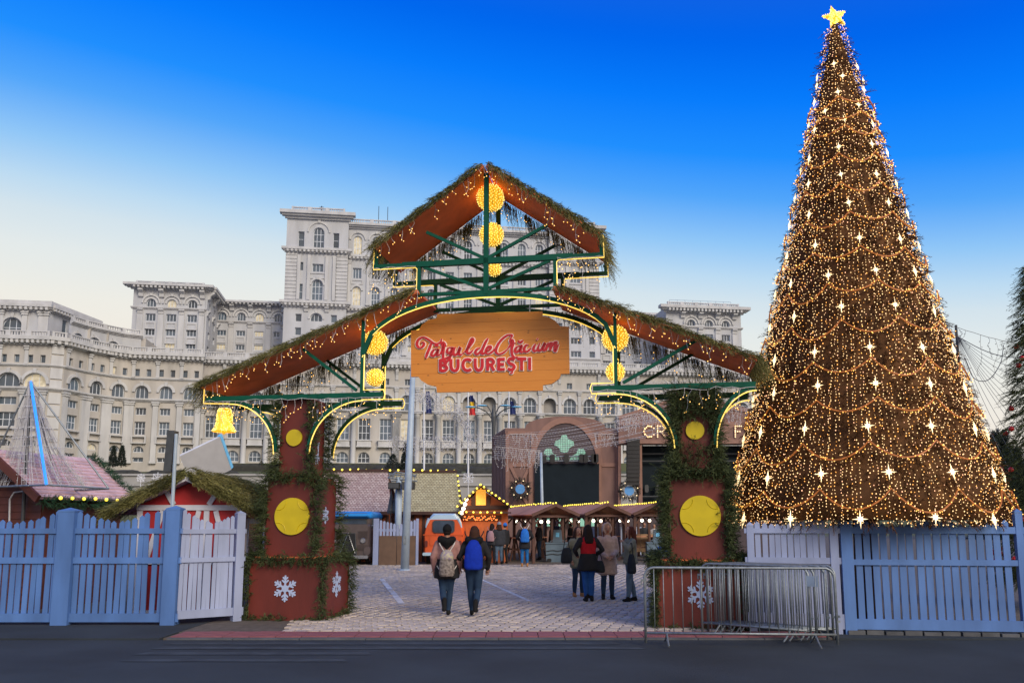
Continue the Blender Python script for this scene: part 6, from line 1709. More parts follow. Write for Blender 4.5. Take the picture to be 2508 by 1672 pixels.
# framed side panels with crossed braces
for (xa, xb, y0, y1) in ((1243, 1305, 1060, 1262), (1468, 1512, 1060, 1262)):
    for p_, q_ in (((xa, y0), (xa, y1)), ((xb, y0), (xb, y1)), ((xa, y0), (xb, y0)), ((xa, 1138), (xb, 1138))):
        a, c = sp_(*p_), sp_(*q_); part('frame_board', MB().bar((a[0], -.03, a[1]), (c[0], -.03, c[1]), .22, .06 + random.uniform(0, .01), (0, 1, 0)), M['stage_l'], st)
    if xa == 1243:
        for p_, q_ in (((1250, 1140), (1274, 1190)), ((1298, 1140), (1274, 1190)), ((1255, 1240), (1274, 1205)), ((1296, 1240), (1274, 1205))):
            a, c = sp_(*p_), sp_(*q_); part('cross_board', MB().bar((a[0], -.05, a[1]), (c[0], -.05, c[1]), .18, .05, (0, 1, 0)), M['stage_l'], st)
M['bulb_l'] = pm('letter_bulb', (1, .8, .5), .4, emit=(1., .74, .40), es=1.3, sample=False)
def wreath(px, py, label):
    a = at(px, py, SY - .5); o = thing('lit_wreath', label, 'wreath', (a.x, a.y, a.z - .75), 0, 'wreaths on the stage')
    P = []; D = []; Ls = []
    for i in range(260):
        t = random.uniform(0, 6.28); r = .44 + random.gauss(0, .07); P.append((r * math.cos(t), random.gauss(0, .05), .75 + r * math.sin(t))); D.append((math.cos(t) + random.gauss(0, .6), -.3, math.sin(t) + random.gauss(0, .6))); Ls.append(random.uniform(.1, .25))
    v, f_ = sprigs(P, D, Ls, needles=8, nl=.09, w=.03); c = link('boughs', npmesh('boughs', v, f_, M['fir_g']), o); c['kind'] = 'stuff'
    b = MB(); b.prism([(.28 * math.cos(2 * math.pi * k / 24), .75 + .28 * math.sin(2 * math.pi * k / 24)) for k in range(24)], -.06, -.02); part('round_sign', b, M['skyblue'], o)
    me = MB().ball((0, -.08, 0), .034, 8, 6).mesh('bulb', M['bulb_l'], True)
    for k in range(7): t = 2 * math.pi * k / 7 + .3; part('bulb', me, None, o, loc=(.50 * math.cos(t), -.05, .75 + .50 * math.sin(t)))
M['fir_g'] = pm('greyish_wreath_fir', (.07, .065, .06), .8, .2, 5, island=.4)
wreath(1274, 1197, 'lit wreath round a blue disc on the left panel of the stage')
wreath(1541, 1201, 'lit wreath round a blue disc below the black speaker column')
# right part of the stage: fascia with letters, dark opening
xR0, xR1 = sp_(1512, 1100)[0], sp_(1900, 1100)[0]
part('fascia', MB().prism([sp_(1512, 1088), sp_(1900, 1088), sp_(1900, 1022), sp_(1700, 968), sp_(1640, 985), sp_(1512, 1028)], -.55, .5), M['stage'], st)
for p_, q_ in (((1512, 1084), (1900, 1084)), ((1512, 1040), (1900, 1038)), ((1640, 984), (1512, 1026)), ((1640, 984), (1900, 1018))):
    a, c = sp_(*p_), sp_(*q_); part('fascia_board', MB().bar((a[0], -.585, a[1]), (c[0], -.585, c[1]), .2, .05 + random.uniform(0, .01), (0, 1, 0)), M['stage_l'], st)
for p_, q_ in (((1760, 1062), (1790, 1042)), ((1760, 1062), (1790, 1082))):
    a, c = sp_(*p_), sp_(*q_); part('chevron_board', MB().bar((a[0], -.585, a[1]), (c[0], -.585, c[1]), .2, .03, (0, 1, 0)), M['stage_l'], st)
part('opening', MB().prism([sp_(1570, 1262), sp_(1900, 1262), sp_(1900, 1089), sp_(1570, 1089)], .6, .7), M['screen'], st)
part('floor', MB().box(xR0, xR1, -.5, 4, 0, sp_(1600, 1262)[1]), M['stage_d'], st)
part('column', MB().prism([sp_(1561, 1262), sp_(1571, 1262), sp_(1569, 1089), sp_(1562, 1089)], -.5, .3), M['stage_l'], st)
part('column', MB().prism([sp_(1512, 1262), sp_(1519, 1262), sp_(1519, 1050), sp_(1512, 1050)], -.42, .3), M['stage_l'], st)
b = MB(); 
for i in range(12):
    y = 1078 + i * 9.3; a, c = sp_(1531, y + 9), sp_(1561, y); b = MB(); b.box(a[0], c[0], -1.0 + .012 * max(0, i - 7) ** 2, -.5, a[1] + .01, c[1]); part('line_array_speaker', b, M['black'], st)
for yy in (1110, 1128, 1215): 
    a, c = sp_(1572, yy), sp_(1880, yy); part('truss_tube', MB().tube([(a[0], .3, a[1]), (c[0], .3, c[1])], .05, 6), M['dgrey'], st)
for i in range(9):
    a = sp_(1585 + i * 26, 1205); part('stage_light', MB().prism(rrect(.22, .45, .08, 3, a[0], a[1]), .1, .35), M['dgrey'], st)
def dotletter(ch, px0, px1):
    S = {'C': [[(1, .2), (.75, .03), (.4, .0), (.1, .25), (0, .5), (.1, .75), (.4, 1), (.75, .97), (1, .8)]], 'R': [[(0, 1), (0, 0)], [(0, 0), (.65, .02), (.95, .25), (.65, .5), (0, .52)], [(.5, .55), (1, 1)]],
         'A': [[(0, 1), (.5, 0), (1, 1)], [(.22, .66), (.78, .66)]], 'F': [[(0, 1), (0, 0)], [(0, 0), (1, 0)], [(0, .5), (.8, .5)]], 'I': [[(.5, 0), (.5, 1)]]}[ch]
    b = MB(); d = []
    for s in S:
        Q = [sp_(px0 + (px1 - px0) * x, 1046 + 26 * y) for x, y in s]
        for i in range(len(Q) - 1):
            a, c = Q[i], Q[i + 1]; b.bar((a[0], -.60, a[1]), (c[0], -.60, c[1]), .13, .04, (0, 1, 0)); n = max(1, round(math.hypot(c[0] - a[0], c[1] - a[1]) / .125))
            for k in range(n + 1): t = k / n; d.append((a[0] + (c[0] - a[0]) * t, -.65, a[1] + (c[1] - a[1]) * t))
    o = part('letter', b, M['stage_l'], st); c = link('bulbs', bulbs_mesh('bulbs', d, .045, M['bulb_l']), o); c['kind'] = 'stuff'
for ch, a, c in (('C', 1573, 1597), ('R', 1606, 1625), ('A', 1634, 1660), ('F', 1794, 1808), ('I', 1816, 1826)): dotletter(ch, a, c)
# counter boards in front of the stage at the right
cb = thing('counter', 'pale wooden counter with notice behind the right pavilion table', 'counter', (at(1600, 1300, 44).x, 44, 0))
for i in range(7): x = -1.5 + i * .42; part('board', MB().box(x, x + .41, -.03, .03, .25, 1.15), M['pavply'] if 'pavply' in M else M.setdefault('pavply', pm('pale_plywood', (.34, .21, .12), .7, .12, 3)), cb)
part('notice', MB().box(-.1, .1, -.06, -.035, .5, 1.05), M['white'], cb)
# white notice boards behind the pavilions
for px, w, s in ((1470, 1.6, 'left'), (1545, 1.1, 'right')):
    a = at(px, 1310, 47); b = MB(); b.box(a.x - w / 2, a.x + w / 2, 47, 47.06, .55, 1.45); b.box(a.x - w / 2 - .04, a.x + w / 2 + .04, 46.98, 47.08, 1.455, 1.50); b.box(a.x - w / 2, a.x - w / 2 + .06, 47.01, 47.05, 0, .54); b.box(a.x + w / 2 - .06, a.x + w / 2, 47.01, 47.05, 0, .54)
    solo('notice_board', b, M['snow'], 'long pale blue notice board at the foot of the stage, %s of two' % s, 'notice board', 'pale boards at the stage foot')

# ------------------------------------------------------------------ lamp, flags, light strings, far trees
g = at(1208, 1300, 62); lamp = thing('street_lamp', 'black four-armed street lamp rising behind the stage', 'street lamp', (g.x, 62, 0))
zt2 = at(1208, 1003, 62).z
part('column', MB().tube([(0, 0, 0), (0, 0, zt2 - 2.2), (0, 0, zt2 - .5), (0, 0, zt2 + .4)], [.16, .12, .20, .05], 10), M['dgrey'], lamp)
for dx in (-1.4, -.55, .55, 1.4):
    e = at(1208, 997, 62).z; part('arm', MB().tube(bez([(0, 0, zt2 - .9), (dx * .35, 0, zt2 - .2), (dx * .8, 0, e - .05 + (.12 if abs(dx) < 1 else 0)), (dx * 1.0, 0, e + (.1 if abs(dx) < 1 else 0))], 5), .045, 6), M['dgrey'], lamp)
    b = MB(); b.ball((dx + math.copysign(.15, dx) * 1.2, 0, e + (.12 if abs(dx) < 1 else .02)), .24, 10, 6, .28); b.v = [((p[0] - dx) * 1.7 + dx, p[1], p[2]) for p in b.v]; part('lamp_head', b, M['bluelit'], lamp, smooth=True)
M['flag_b'] = pm('blue_flag_cloth', (.012, .025, .13), .7); M['flag_r'] = pm('red_flag_cloth', (.55, .03, .03), .7); M['flag_y'] = pm('yellow_flag_cloth', (.70, .48, .03), .7)
def flagpole(px, ytop, ybot, fy0, fy1, cols, label, Y=140.):
    b0 = at(px, ybot, Y); t0 = at(px - .5, ytop, Y); o = thing('flagpole', label, 'flagpole', (b0.x, Y, b0.z - 2), 0, 'white flagpoles')
    part('pole', MB().tube([(b0.x, Y, b0.z - 2), t0], [.16, .10], 8), M['white'], o, world=True)
    fl = None
    for i, cn in enumerate(cols):
        n = len(cols); za = at(px, fy0, Y).z; zb = at(px, fy1, Y).z; z1 = za + (zb - za) * i / n; z2 = za + (zb - za) * (i + 1) / n; b = MB(); vs = []; fs = []
        for j in range(6):
            for kz, zz in enumerate((z1, z2)):
                w_ = .55 + .45 * ((zz - za) / (zb - za)); x = j / 5 * w_; vs.append((b0.x + .15 + x, Y + .18 * math.sin(j * 1.6 + zz), zz))
        for j in range(5): fs.append((j * 2, j * 2 + 1, j * 2 + 3, j * 2 + 2))
        b.add(vs, fs); k = part('flag', b, M[cn], o if fl is None else fl, world=True); fl = fl or k
flagpole(1039, 940, 1150, 958, 1012, ('flag_b',), 'white flagpole with a furled dark blue flag left of the sign edge')
flagpole(1147, 935, 1150, 968, 1016, ('flag_b', 'flag_y', 'flag_r'), 'white flagpole with a blue, yellow and red flag below the sign')
flagpole(1247, 935, 1150, 982, 1014, ('flag_b',), 'white flagpole with a dark blue flag just left of the stage arch')
# light strings fanning across the stage
for i in range(13):
    a = at(1207 + random.uniform(-2, 8), 1068 + i * 4.6, 47); c = at(1640 + random.uniform(-20, 60), 985 + i * 6.0, 42 + random.uniform(-1, 1))
    n = 60; pts = [a.lerp(c, t / n) + Vector((0, 0, -.28 * math.sin(math.pi * t / n))) for t in range(n + 1)]
    o = thing('light_string', 'thin white light string stretched across the stage front in a fan', 'string lights', a, 0, 'fan of white strings across the stage')
    part('cable', MB().tube(pts, .008, 3, False), M['wire'], o, world=True)
    k = link('bulbs', bulbs_mesh('bulbs', local(o, pts), .017, M['bulb_off']), o); k['kind'] = 'stuff'
for (a, c, Y, lo2, hi2, s) in (((1248, 1062), (1318, 1063), 48.5, .3, .9, 'left of the stage arch'), ((1455, 1062), (1512, 1062), 48.5, .3, .9, 'right of the stage arch'), ((1215, 1093), (1325, 1103), 47.5, .5, 1.3, 'on the lower left of the stage'),
                               ((1290, 1103), (1326, 1106), 47.3, .6, 1.3, 'beside the thin pole before the screen'), ((1512, 1030), (1650, 1006), 46, .3, 1.0, 'on the fascia left of the right pillar'), ((1512, 1022), (1660, 996), 46.5, .3, .8, 'along the stage gable left of the right pillar'), ((1770, 1000), (1860, 990), 46, .4, 1.1, 'on the fascia beside the lit tree')):
    icicles('icicle_lights', 'white icicle lights hanging ' + s, [at(*a, Y), at(*c, Y)], .09, lo2, hi2, M['wire'], M['bulb_off'], .02, .008, 'white icicle lights on the stage', True, .04)
# curtains of white lights in front of the palace
def curtain(label, top, drop, n, Y, dens):
    b = MB(); bl = []; T_ = [at(*p, Y) for p in top]; B3 = [at(*p, Y) for p in drop]
    for i in range(n):
        t = i / (n - 1) * (len(T_) - 1); k = min(int(t), len(T_) - 2); q = t - k; a = T_[k].lerp(T_[k + 1], q); c = B3[k].lerp(B3[k + 1], q)
        m = 7; L = random.uniform(.55, 1.0); pts = [a.lerp(c, j / m * L) + Vector((random.gauss(0, .10), random.gauss(0, .1), 0)) for j in range(m + 1)]
        b.tube(pts, .013, 3, False)
        for j in range(dens): bl.append(a.lerp(c, random.random() * L) + Vector((random.gauss(0, .16), random.gauss(0, .1), random.gauss(0, .05))))
    o = thing('light_curtain', label, 'light curtain', T_[0], 0, 'white light curtains')
    part('strings', b, M['wire'], o, world=True, stuff=True); k = link('bulbs', bulbs_mesh('bulbs', local(o, bl), .030, M['bulb_off']), o); k['kind'] = 'stuff'
curtain('slanting white light curtain falling from the sign to the flagpole', [(990, 948), (1060, 962), (1120, 990), (1150, 1030)], [(1010, 985), (1075, 1020), (1135, 1060), (1152, 1105)], 60, 62, 14)
curtain('white light curtain hanging across the palace columns left of the stage', [(955, 1066), (1040, 1070), (1110, 1066), (1195, 1062)], [(955, 1118), (1040, 1120), (1110, 1118), (1195, 1114)], 70, 60, 9)
curtain('faint white light curtain over the palace right of the sign', [(1500, 925), (1600, 935), (1700, 930), (1840, 915)], [(1500, 968), (1600, 975), (1700, 970), (1840, 955)], 70, 60, 7)
# net of dark strings right of the tree
hub = at(2343, 822, 38); nt_ = thing('light_net', 'dark fan of light strings from a pole right of the lit tree', 'light net', (hub.x, 38, 0))
part('pole', MB().tube([(hub.x, 38, 0), (hub.x, 38, hub.z + .5)], .06, 8), M['dgrey'], nt_, world=True)
for i in range(13):
    e = at(2560, 868 + i * 36 - i * i * .4, 36 - i * .4) if i < 9 else at(2520 - (i - 9) * 26, 1130 + (i - 9) * 6, 33)
    n = 14; pts = [hub.lerp(e, t / n) + Vector((0, 0, -.5 * math.sin(math.pi * t / n))) for t in range(n + 1)]; part('string', MB().tube(pts, .010 if i else .02, 3, False), M['wire_d'], nt_, world=True)
icicles('icicle_lights', 'unlit dark icicle string sloping down right of the lit tree', [at(2310, 792, 38), at(2420, 825, 37.5), at(2520, 850, 37)], .28, .5, 1.9, M['wire_d'], M['wire_d'], .022, .009, None, True, .05)
part('swag', MB().tube(bez([at(2362, 875, 37), at(2385, 925, 37), at(2420, 930, 37), at(2450, 890, 37), at(2458, 845, 37)], 8), .018, 4), M['wire_d'], nt_, world=True)
# conifers
def conifer(px, ytop, ybot, wpx, Y, label, zbase=None, group=None):
    t0 = at(px, ytop, Y); b0 = at(px, ybot, Y); zb = b0.z if zbase is None else zbase; h = t0.z - zb; w = wpx / F * Y / 2; n = 900
    o = thing('conifer', label, 'conifer', (b0.x, Y, zb), 0, group)
    part('trunk', MB().tube([(0, 0, -.3), (0, 0, h * .8)], [w * .14, .02], 6), M['bark'], o)
    t = RNG.uniform(.02, 1, n) ** 1.2; th = RNG.uniform(0, 6.28, n); r = w * (1 - t) ** .8 * np.sqrt(RNG.uniform(.2, 1, n)) * (1 - .2 * ((t * 9) % 1))
    P = np.stack([r * np.cos(th), r * np.sin(th), t * h], 1); D = np.stack([np.cos(th), np.sin(th), RNG.normal(.3, .4, n)], 1)
    v, f_ = sprigs(P, D, RNG.uniform(.1, .24, n) * h * .5, needles=9, nl=h * .07, w=h * .012, droop=.2)
    c = link('crown', npmesh('crown', v, f_, M['topiary']), o); c['kind'] = 'stuff'
M['topiary'] = pm('dark_conifer', (.016, .028, .020), .85, .3, .8, island=.3)
conifer(276, 1093, 1137, 20, 204, 'left of two dark cone trees before the palace columns', PB - 2, 'dark cone trees')
conifer(297, 1092, 1137, 21, 204, 'right of two dark cone trees before the palace columns', PB - 2, 'dark cone trees')
conifer(994, 1086, 1150, 26, 150, 'dark conifer left of the tall pale pole before the palace', None)
conifer(962, 1112, 1152, 50, 150, 'low broad dark evergreen behind the shingled roof ridge', None)
conifer(640, 1128, 1142, 18, 200, 'small dark shrub beside the left pillar before the palace', PB - 2)
conifer(2424, 1070, 1190, 44, 90, 'left dark blue-green conifer far behind the right fence', 0, 'far conifers right')
conifer(2456, 1066, 1190, 40, 92, 'right dark blue-green conifer far behind the right fence', 0, 'far conifers right')
conifer(2400, 1110, 1190, 40, 94, 'shorter dark conifer beside the edge of the lit tree', 0, 'far conifers right')
conifer(2490, 1100, 1190, 44, 96, 'dark conifer half hidden behind the bauble fir', 0, 'far conifers right')
hedge(at(2300, 0, 100).x, at(2700, 0, 100).x, 100, -.2, at(2450, 1180, 100).z, 3, 'long dark hedge far behind the right fence', None)
# snowflake frames on the slope
for px, py, s in ((345, 1170, 'left'), (386, 1171, 'middle'), (1147, 1170, 'right')):
    c = at(px, py, 90); r = (11 if px == 345 else 15) / F * 90; o = thing('snowflake_frame', 'white wire snowflake frame on the slope, %s one' % s, 'decoration', (c.x, 90, 0), 0, 'wire snowflake frames')
    b = MB(); 
    for k in range(4): a = math.pi * k / 4 + (.1 if s == 'right' else 0); b.tube([(r * math.cos(a), 0, c.z + r * math.sin(a)), (-r * math.cos(a), 0, c.z - r * math.sin(a))], .045, 5)
    part('spokes', b, M['white'], o)
    part('outline', MB().tube([(r * math.cos(math.pi * k / 2 + .78), 0, c.z + r * math.sin(math.pi * k / 2 + .78)) for k in range(4)], .045, 5, closed=True), M['white'], o)
    part('post', MB().tube([(0, .05, 0), (0, .05, c.z)], .04, 5), M['white'], o)
# ------------------------------------------------------------------ people
def cloth(name, col, var=.15): 
    if name not in M: M[name] = pm(name, col, .85, var, 14, .15, 60, spec=.2)
    return M[name]
C_ = {}
for nm, c in (('skin', (.42, .23, .16)), ('hair_dark', (.018, .012, .011)), ('hair_brown', (.045, .020, .013)), ('hair_red', (.09, .026, .018)), ('hair_blond', (.30, .20, .10)), ('cloth_black', (.020, .020, .022)), ('cloth_charcoal', (.035, .037, .044)),
              ('jeans_dark', (.020, .042, .085)), ('jeans_blue', (.018, .08, .28)), ('jeans_grey', (.10, .15, .21)), ('jeans_bright', (.015, .12, .33)), ('rose_coat', (.33, .175, .16)), ('red_coat', (.42, .012, .02)), ('beige_coat', (.46, .33, .28)),
              ('olive_coat', (.19, .19, .145)), ('white_coat', (.55, .52, .50)), ('blue_pack', (.006, .03, .35)), ('bright_blue', (.02, .14, .50)), ('boots_tan', (.36, .17, .06)), ('boots_black', (.012, .012, .013)), ('pink_pack', (.34, .20, .22)),
              ('fur_black', (.008, .008, .009)), ('grey_hat', (.22, .24, .28)), ('boots_white', (.55, .48, .42)), ('bag_dark', (.022, .026, .03))):
    C_[nm] = cloth(nm, c)
def ell(rings, region, n=14):
    """stack of ellipse rings (x, y, z, rx, ry) as closed tube"""
    b = MB(); vs = []; fs = []
    for (x, y, z, rx, ry) in rings:
        for k in range(n): a = 2 * math.pi * k / n; vs.append((x + rx * math.cos(a), y + ry * math.sin(a), z))
    m = len(rings)
    for i in range(m - 1):
        for k in range(n): k2 = (k + 1) % n; fs.append((i * n + k, i * n + k2, (i + 1) * n + k2, (i + 1) * n + k))
    fs.append(tuple(range(n - 1, -1, -1))); fs.append(tuple((m - 1) * n + k for k in range(n)))
    b.add(vs, fs)
    segs = [((rings[i][:3]), rings[i + 1][:3], (rings[i][3] + rings[i][4]) / 2, (rings[i + 1][3] + rings[i + 1][4]) / 2, 1) for i in range(m - 1)]
    return b, segs, region
def limb(pts, rad, region, n=10):
    b = MB(); b.tube(pts, list(rad), n)
    b.ball(pts[0], rad[0] * .98, n, 8); b.ball(pts[-1], rad[-1] * .98, n, 8)
    return b, [(tuple(pts[i]), tuple(pts[i + 1]), rad[i], rad[i + 1]) for i in range(len(pts) - 1)], region
TMP = bpy.data.scenes.new('tmp')
def blob(parts_, name, vox=.020, smooth=5):
    """join closed pieces into one continuous skin; faces take the material of the nearest piece"""
    b = MB()
    for p in parts_: b.add(p[0].v, p[0].f)
    me = b.mesh(name + '_raw', []); ob = bpy.data.objects.new('raw', me); TMP.collection.objects.link(ob)
    m = ob.modifiers.new('r', 'REMESH'); m.mode = 'VOXEL'; m.voxel_size = vox
    s = ob.modifiers.new('s', 'SMOOTH'); s.factor = .5; s.iterations = smooth
    TMP.view_layers[0].update(); dg = TMP.view_layers[0].depsgraph; out = bpy.data.meshes.new_from_object(ob.evaluated_get(dg)); out.name = name
    bpy.data.objects.remove(ob); bpy.data.meshes.remove(me)
    regs = []; 
    for p in parts_:
        if p[2] not in regs: regs.append(p[2])
    out.materials.clear()
    for r in regs: out.materials.append(C_[r])
    nf = len(out.polygons); c = np.zeros(nf * 3); out.polygons.foreach_get('center', c); c = c.reshape(-1, 3)
    best = np.full(nf, 1e9); mi = np.zeros(nf, np.int32)
    for p in parts_:
        k = regs.index(p[2])
        for sg_ in p[1]:
            a, d, ra, rb = sg_[:4]
            a = np.array(a, float); d = np.array(d, float); ab = d - a; t0_ = ((c - a) @ ab) / (ab @ ab + 1e-9); t = np.clip(t0_, 0, 1); q = a + t[:, None] * ab; r = ra + (rb - ra) * t
            dist = np.linalg.norm(c - q, axis=1) - r
            if len(sg_) > 4: dist = dist + (np.abs(t0_ - t) * np.linalg.norm(ab) > .02) * .3
            w = dist < best; best[w] = dist[w]; mi[w] = k
    out.polygons.foreach_set('material_index', mi); out.polygons.foreach_set('use_smooth', np.ones(nf, bool)); out.update()
    return out
def person(label, pos, face, H, top, legs, shoes, hair='hair_dark', hem=.44, flare=1.0, feet=((-.10, 0, 0), (.10, 0, 0)), knees=None, hands=None, hood=None, hat=None, hairlen=.0, skirt=None, bulk=1.0, puffer=False, boot=.06, band=None, headturn=0., group='people on the square', facefeat=True, scarf=None, shorthair=False):
    """face: heading in degrees, 0 = walking away from the road, 180 = facing the road. Local +y is forward."""
    o = thing('person', label, 'person', (pos.x, pos.y, .014), R(face), group)
    s = H / 1.70; parts_ = []
    hipz, shz, ncz, hdz = .90 * s, 1.40 * s, 1.45 * s, 1.57 * s
    # legs
    for i, (fx, fy, fz) in enumerate(feet):
        sx = -1 if i == 0 else 1; hip = (sx * .085 * s, 0, hipz); an = (fx * s, fy * s - .02 * s, (.085 + fz) * s)
        kn = knees[i] if knees else None
        kx = ((hip[0] + an[0]) / 2, (hip[1] + an[1]) / 2 + .035 * s, (hip[2] + an[2]) / 2 + .0) if kn is None else (kn[0] * s, kn[1] * s, kn[2] * s)
        calf = tuple(kx[j] * .55 + an[j] * .45 for j in range(3)); calf = (calf[0], calf[1] - .015 * s, calf[2])
        parts_.append(limb([hip, tuple(hip[j] * .6 + kx[j] * .4 for j in range(3)), kx, calf, an], [.098 * s, .094 * s, .068 * s, .066 * s, .047 * s], legs))
        up = (an[0], an[1], an[2] + boot * s); tilt = fz * 1.6
        toe = (an[0] + sx * .02 * s, an[1] + .13 * s, an[2] - .045 * s - tilt * .10 * s); heel = (an[0], an[1] - .035 * s, an[2] - .045 * s + tilt * .02)
        parts_.append(limb([up, an, heel], [.050 * s, .050 * s, .045 * s], shoes)); parts_.append(limb([heel, tuple((heel[j] + toe[j]) / 2 for j in range(3)), toe], [.044 * s, .045 * s, .036 * s], shoes))
    # torso / coat
    k = bulk; hz_ = hem * H
    mid = [(0, 0, shz + .02 * s, .10 * s, .085 * s), (0, 0, shz - .02 * s, .16 * s * k, .10 * s * k), (0, 0, 1.28 * s, .175 * s * k, .125 * s * k), (0, 0, 1.12 * s, .165 * s * k, .125 * s * k), (0, 0, 1.0 * s, .165 * s * k, .13 * s * k)]
    low = [(0, 0, .90 * s, .19 * s * k, .145 * s * k)] if hz_ < .90 * s else []
    endr = (.19 * s * k * flare if hz_ < .90 * s else .172 * s * k * flare, .145 * s * k * (1 + (flare - 1) * .7))
    if skirt:
        parts_.append(ell([r for r in mid][::-1], top)); parts_.append(ell([(0, 0, 1.03 * s, .168 * s * k, .132 * s * k), (0, 0, .92 * s, .20 * s * k, .15 * s * k), (0, 0, hz_, endr[0], endr[1])][::-1], skirt))
    else:
        rings = mid + low + [(0, 0, hz_, endr[0], endr[1])]
        if puffer:
            zs = np.linspace(hz_, shz - .05 * s, 26); R_ = sorted(rings, key=lambda r: r[2]); zz = [r[2] for r in R_]
            rings = [(0, 0, float(z), float(np.interp(z, zz, [r[3] for r in R_]) + .009 * abs(math.sin(i * math.pi / 3))), float(np.interp(z, zz, [r[4] for r in R_]) + .009 * abs(math.sin(i * math.pi / 3)))) for i, z in enumerate(zs)][::-1] + []
            rings = mid[:1] + rings
        parts_.append(ell(rings[::-1], top))
    # neck, head
    parts_.append(limb([(0, 0, shz), (0, .01 * s, ncz + .04 * s)], [.058 * s, .052 * s], scarf or 'skin'))
    ht = R(headturn); fw = (math.sin(-ht), math.cos(ht))
    hc = (0, .012 * s, hdz)
    parts_.append(ell([(hc[0], hc[1], hc[2] + dz * s, rx * s, ry * s) for dz, rx, ry in ((-.112, .03, .035), (-.09, .052, .060), (-.04, .068, .082), (.02, .074, .092), (.07, .066, .084), (.10, .042, .055), (.113, .012, .015))], 'skin'))
    if facefeat:
        parts_.append(limb([(fw[0] * .085 * s, hc[1] + fw[1] * .085 * s, hdz + .01 * s), (fw[0] * .108 * s, hc[1] + fw[1] * .108 * s, hdz - .025 * s)], [.010 * s, .015 * s], 'skin'))
        for q in (-1, 1): parts_.append(limb([(q * .073 * s * fw[1], hc[1] + q * .073 * s * -fw[0], hdz - .01 * s), (q * .078 * s * fw[1], hc[1], hdz + .02 * s)], [.016 * s, .014 * s], 'skin'))
    # arms: sleeve to wrist
    hands = hands or ((-.26, .06, .80), (.26, .06, .80))
    for i, hd in enumerate(hands):
        sx = -1 if i == 0 else 1; sh = Vector((sx * .155 * s * k, 0, shz - .05 * s)); h = Vector(hd) * s; d = h - sh; L1 = .28 * s; L2 = .26 * s; dist = min(d.length, (L1 + L2) * .995); dn = d.normalized()
        a = (L1 * L1 - L2 * L2 + dist * dist) / (2 * dist); e = math.sqrt(max(0, L1 * L1 - a * a)); bend = Vector((sx * .7, -.8, -.2)); bend = (bend - dn * bend.dot(dn)).normalized(); el_ = sh + dn * a + bend * e; wr = sh + dn * dist
        parts_.append(limb([tuple(sh), tuple(sh.lerp(el_, .5)), tuple(el_), tuple(el_.lerp(wr, .5)), tuple(wr)], [.068 * s * k, .062 * s * k, .056 * s * k, .050 * s * k, .044 * s * k], top if band is None else band))
        # hand with palm, four fingers and thumb
        fd = (wr - el_).normalized(); sdv = fd.cross(Vector((0, 0, 1))); sdv = sdv.normalized() if sdv.length > .1 else Vector((0, 1, 0)); nv = sdv.cross(fd)
        hb = MB(); c0 = wr + fd * .045 * s; hb.tube([wr - fd * .01, c0, wr + fd * .085 * s], [.026 * s, .036 * s, .030 * s], 8)
        for j in range(4):
            b0 = wr + fd * .08 * s + sdv * (j - 1.5) * .018 * s; ln = (.065, .075, .07, .055)[j] * s; hb.tube([b0, b0 + fd * ln * .55 - nv * .008 * s, b0 + fd * ln * .85 - nv * .028 * s], [.0095 * s, .009 * s, .007 * s], 6)
        t0 = wr + fd * .03 * s + sdv * sx * .03 * s; hb.tube([t0, t0 + (fd * .7 + sdv * sx * .7) * .035 * s, t0 + (fd + sdv * sx * .35) * .06 * s], [.011 * s, .010 * s, .008 * s], 6)
        part('hand', hb, C_['skin'], o, smooth=True)
    far = pos.y > 28; me = blob(parts_, 'body', .034 if far else .021, 3 if far else 5); link('body', me, o)
    # hair / hood / hat as clothing children
    hp = []
    back = (-fw[0] * .04 * s, hc[1] - fw[1] * .04 * s)
    if hair:
        k2 = 1.0
        hp.append(ell([(back[0], back[1], hdz + dz * s, rx * s, ry * s) for dz, rx, ry in ((-.06, .062, .052), (-.02, .079, .068), (.04, .083, .084), (.085, .074, .084), (.115, .050, .060), (.128, .015, .02))], hair))
        if hairlen > 0:
            hp.append(ell([(back[0] * 1.2, back[1] - .03 * s * fw[1], hdz + .03 * s, .088 * s, .085 * s), (back[0], back[1] - .045 * s * fw[1], hdz - .10 * s, .102 * s, .075 * s), (back[0], back[1] - .075 * s * fw[1], hdz - .10 * s - hairlen * s * .6, .115 * s, .055 * s), (back[0], back[1] - .09 * s * fw[1], hdz - .10 * s - hairlen * s, .085 * s, .035 * s)][::-1], hair))
            for q in (-1, 1): hp.append(limb([(q * .072 * s, hc[1] + .025 * s * fw[1], hdz + .05 * s), (q * .085 * s, hc[1] + .03 * s * fw[1], hdz - .08 * s), (q * .09 * s, hc[1] + .05 * s * fw[1], hdz - .08 * s - hairlen * s * .6)], [.022 * s, .026 * s, .018 * s], hair))
        link('hair', blob(hp, 'hair', .026 if far else .017, 3), o)
    if hood == 'down':
        hm = [limb([(-.13 * s, -.02, shz + .04 * s), (-.12 * s, -.10 * s, shz + .03 * s), (0, -.145 * s, shz - .02 * s), (.10 * s, -.11 * s, shz + .02 * s), (.12 * s, -.02, shz + .03 * s)], [.06 * s, .078 * s, .085 * s, .078 * s, .06 * s], 'fur_black'),
              limb([(-.09 * s, -.11 * s, shz - .02 * s), (0, -.13 * s, shz - .12 * s), (.09 * s, -.11 * s, shz - .02 * s)], [.05 * s, .055 * s, .05 * s], 'fur_black'), limb([(-.11 * s, 0, shz + .04 * s), (0, .08 * s, shz + .02 * s), (.11 * s, 0, shz + .04 * s)], [.045 * s] * 3, 'fur_black')]
        link('hood', blob(hm, 'hood', .02, 3), o)
    elif hood:
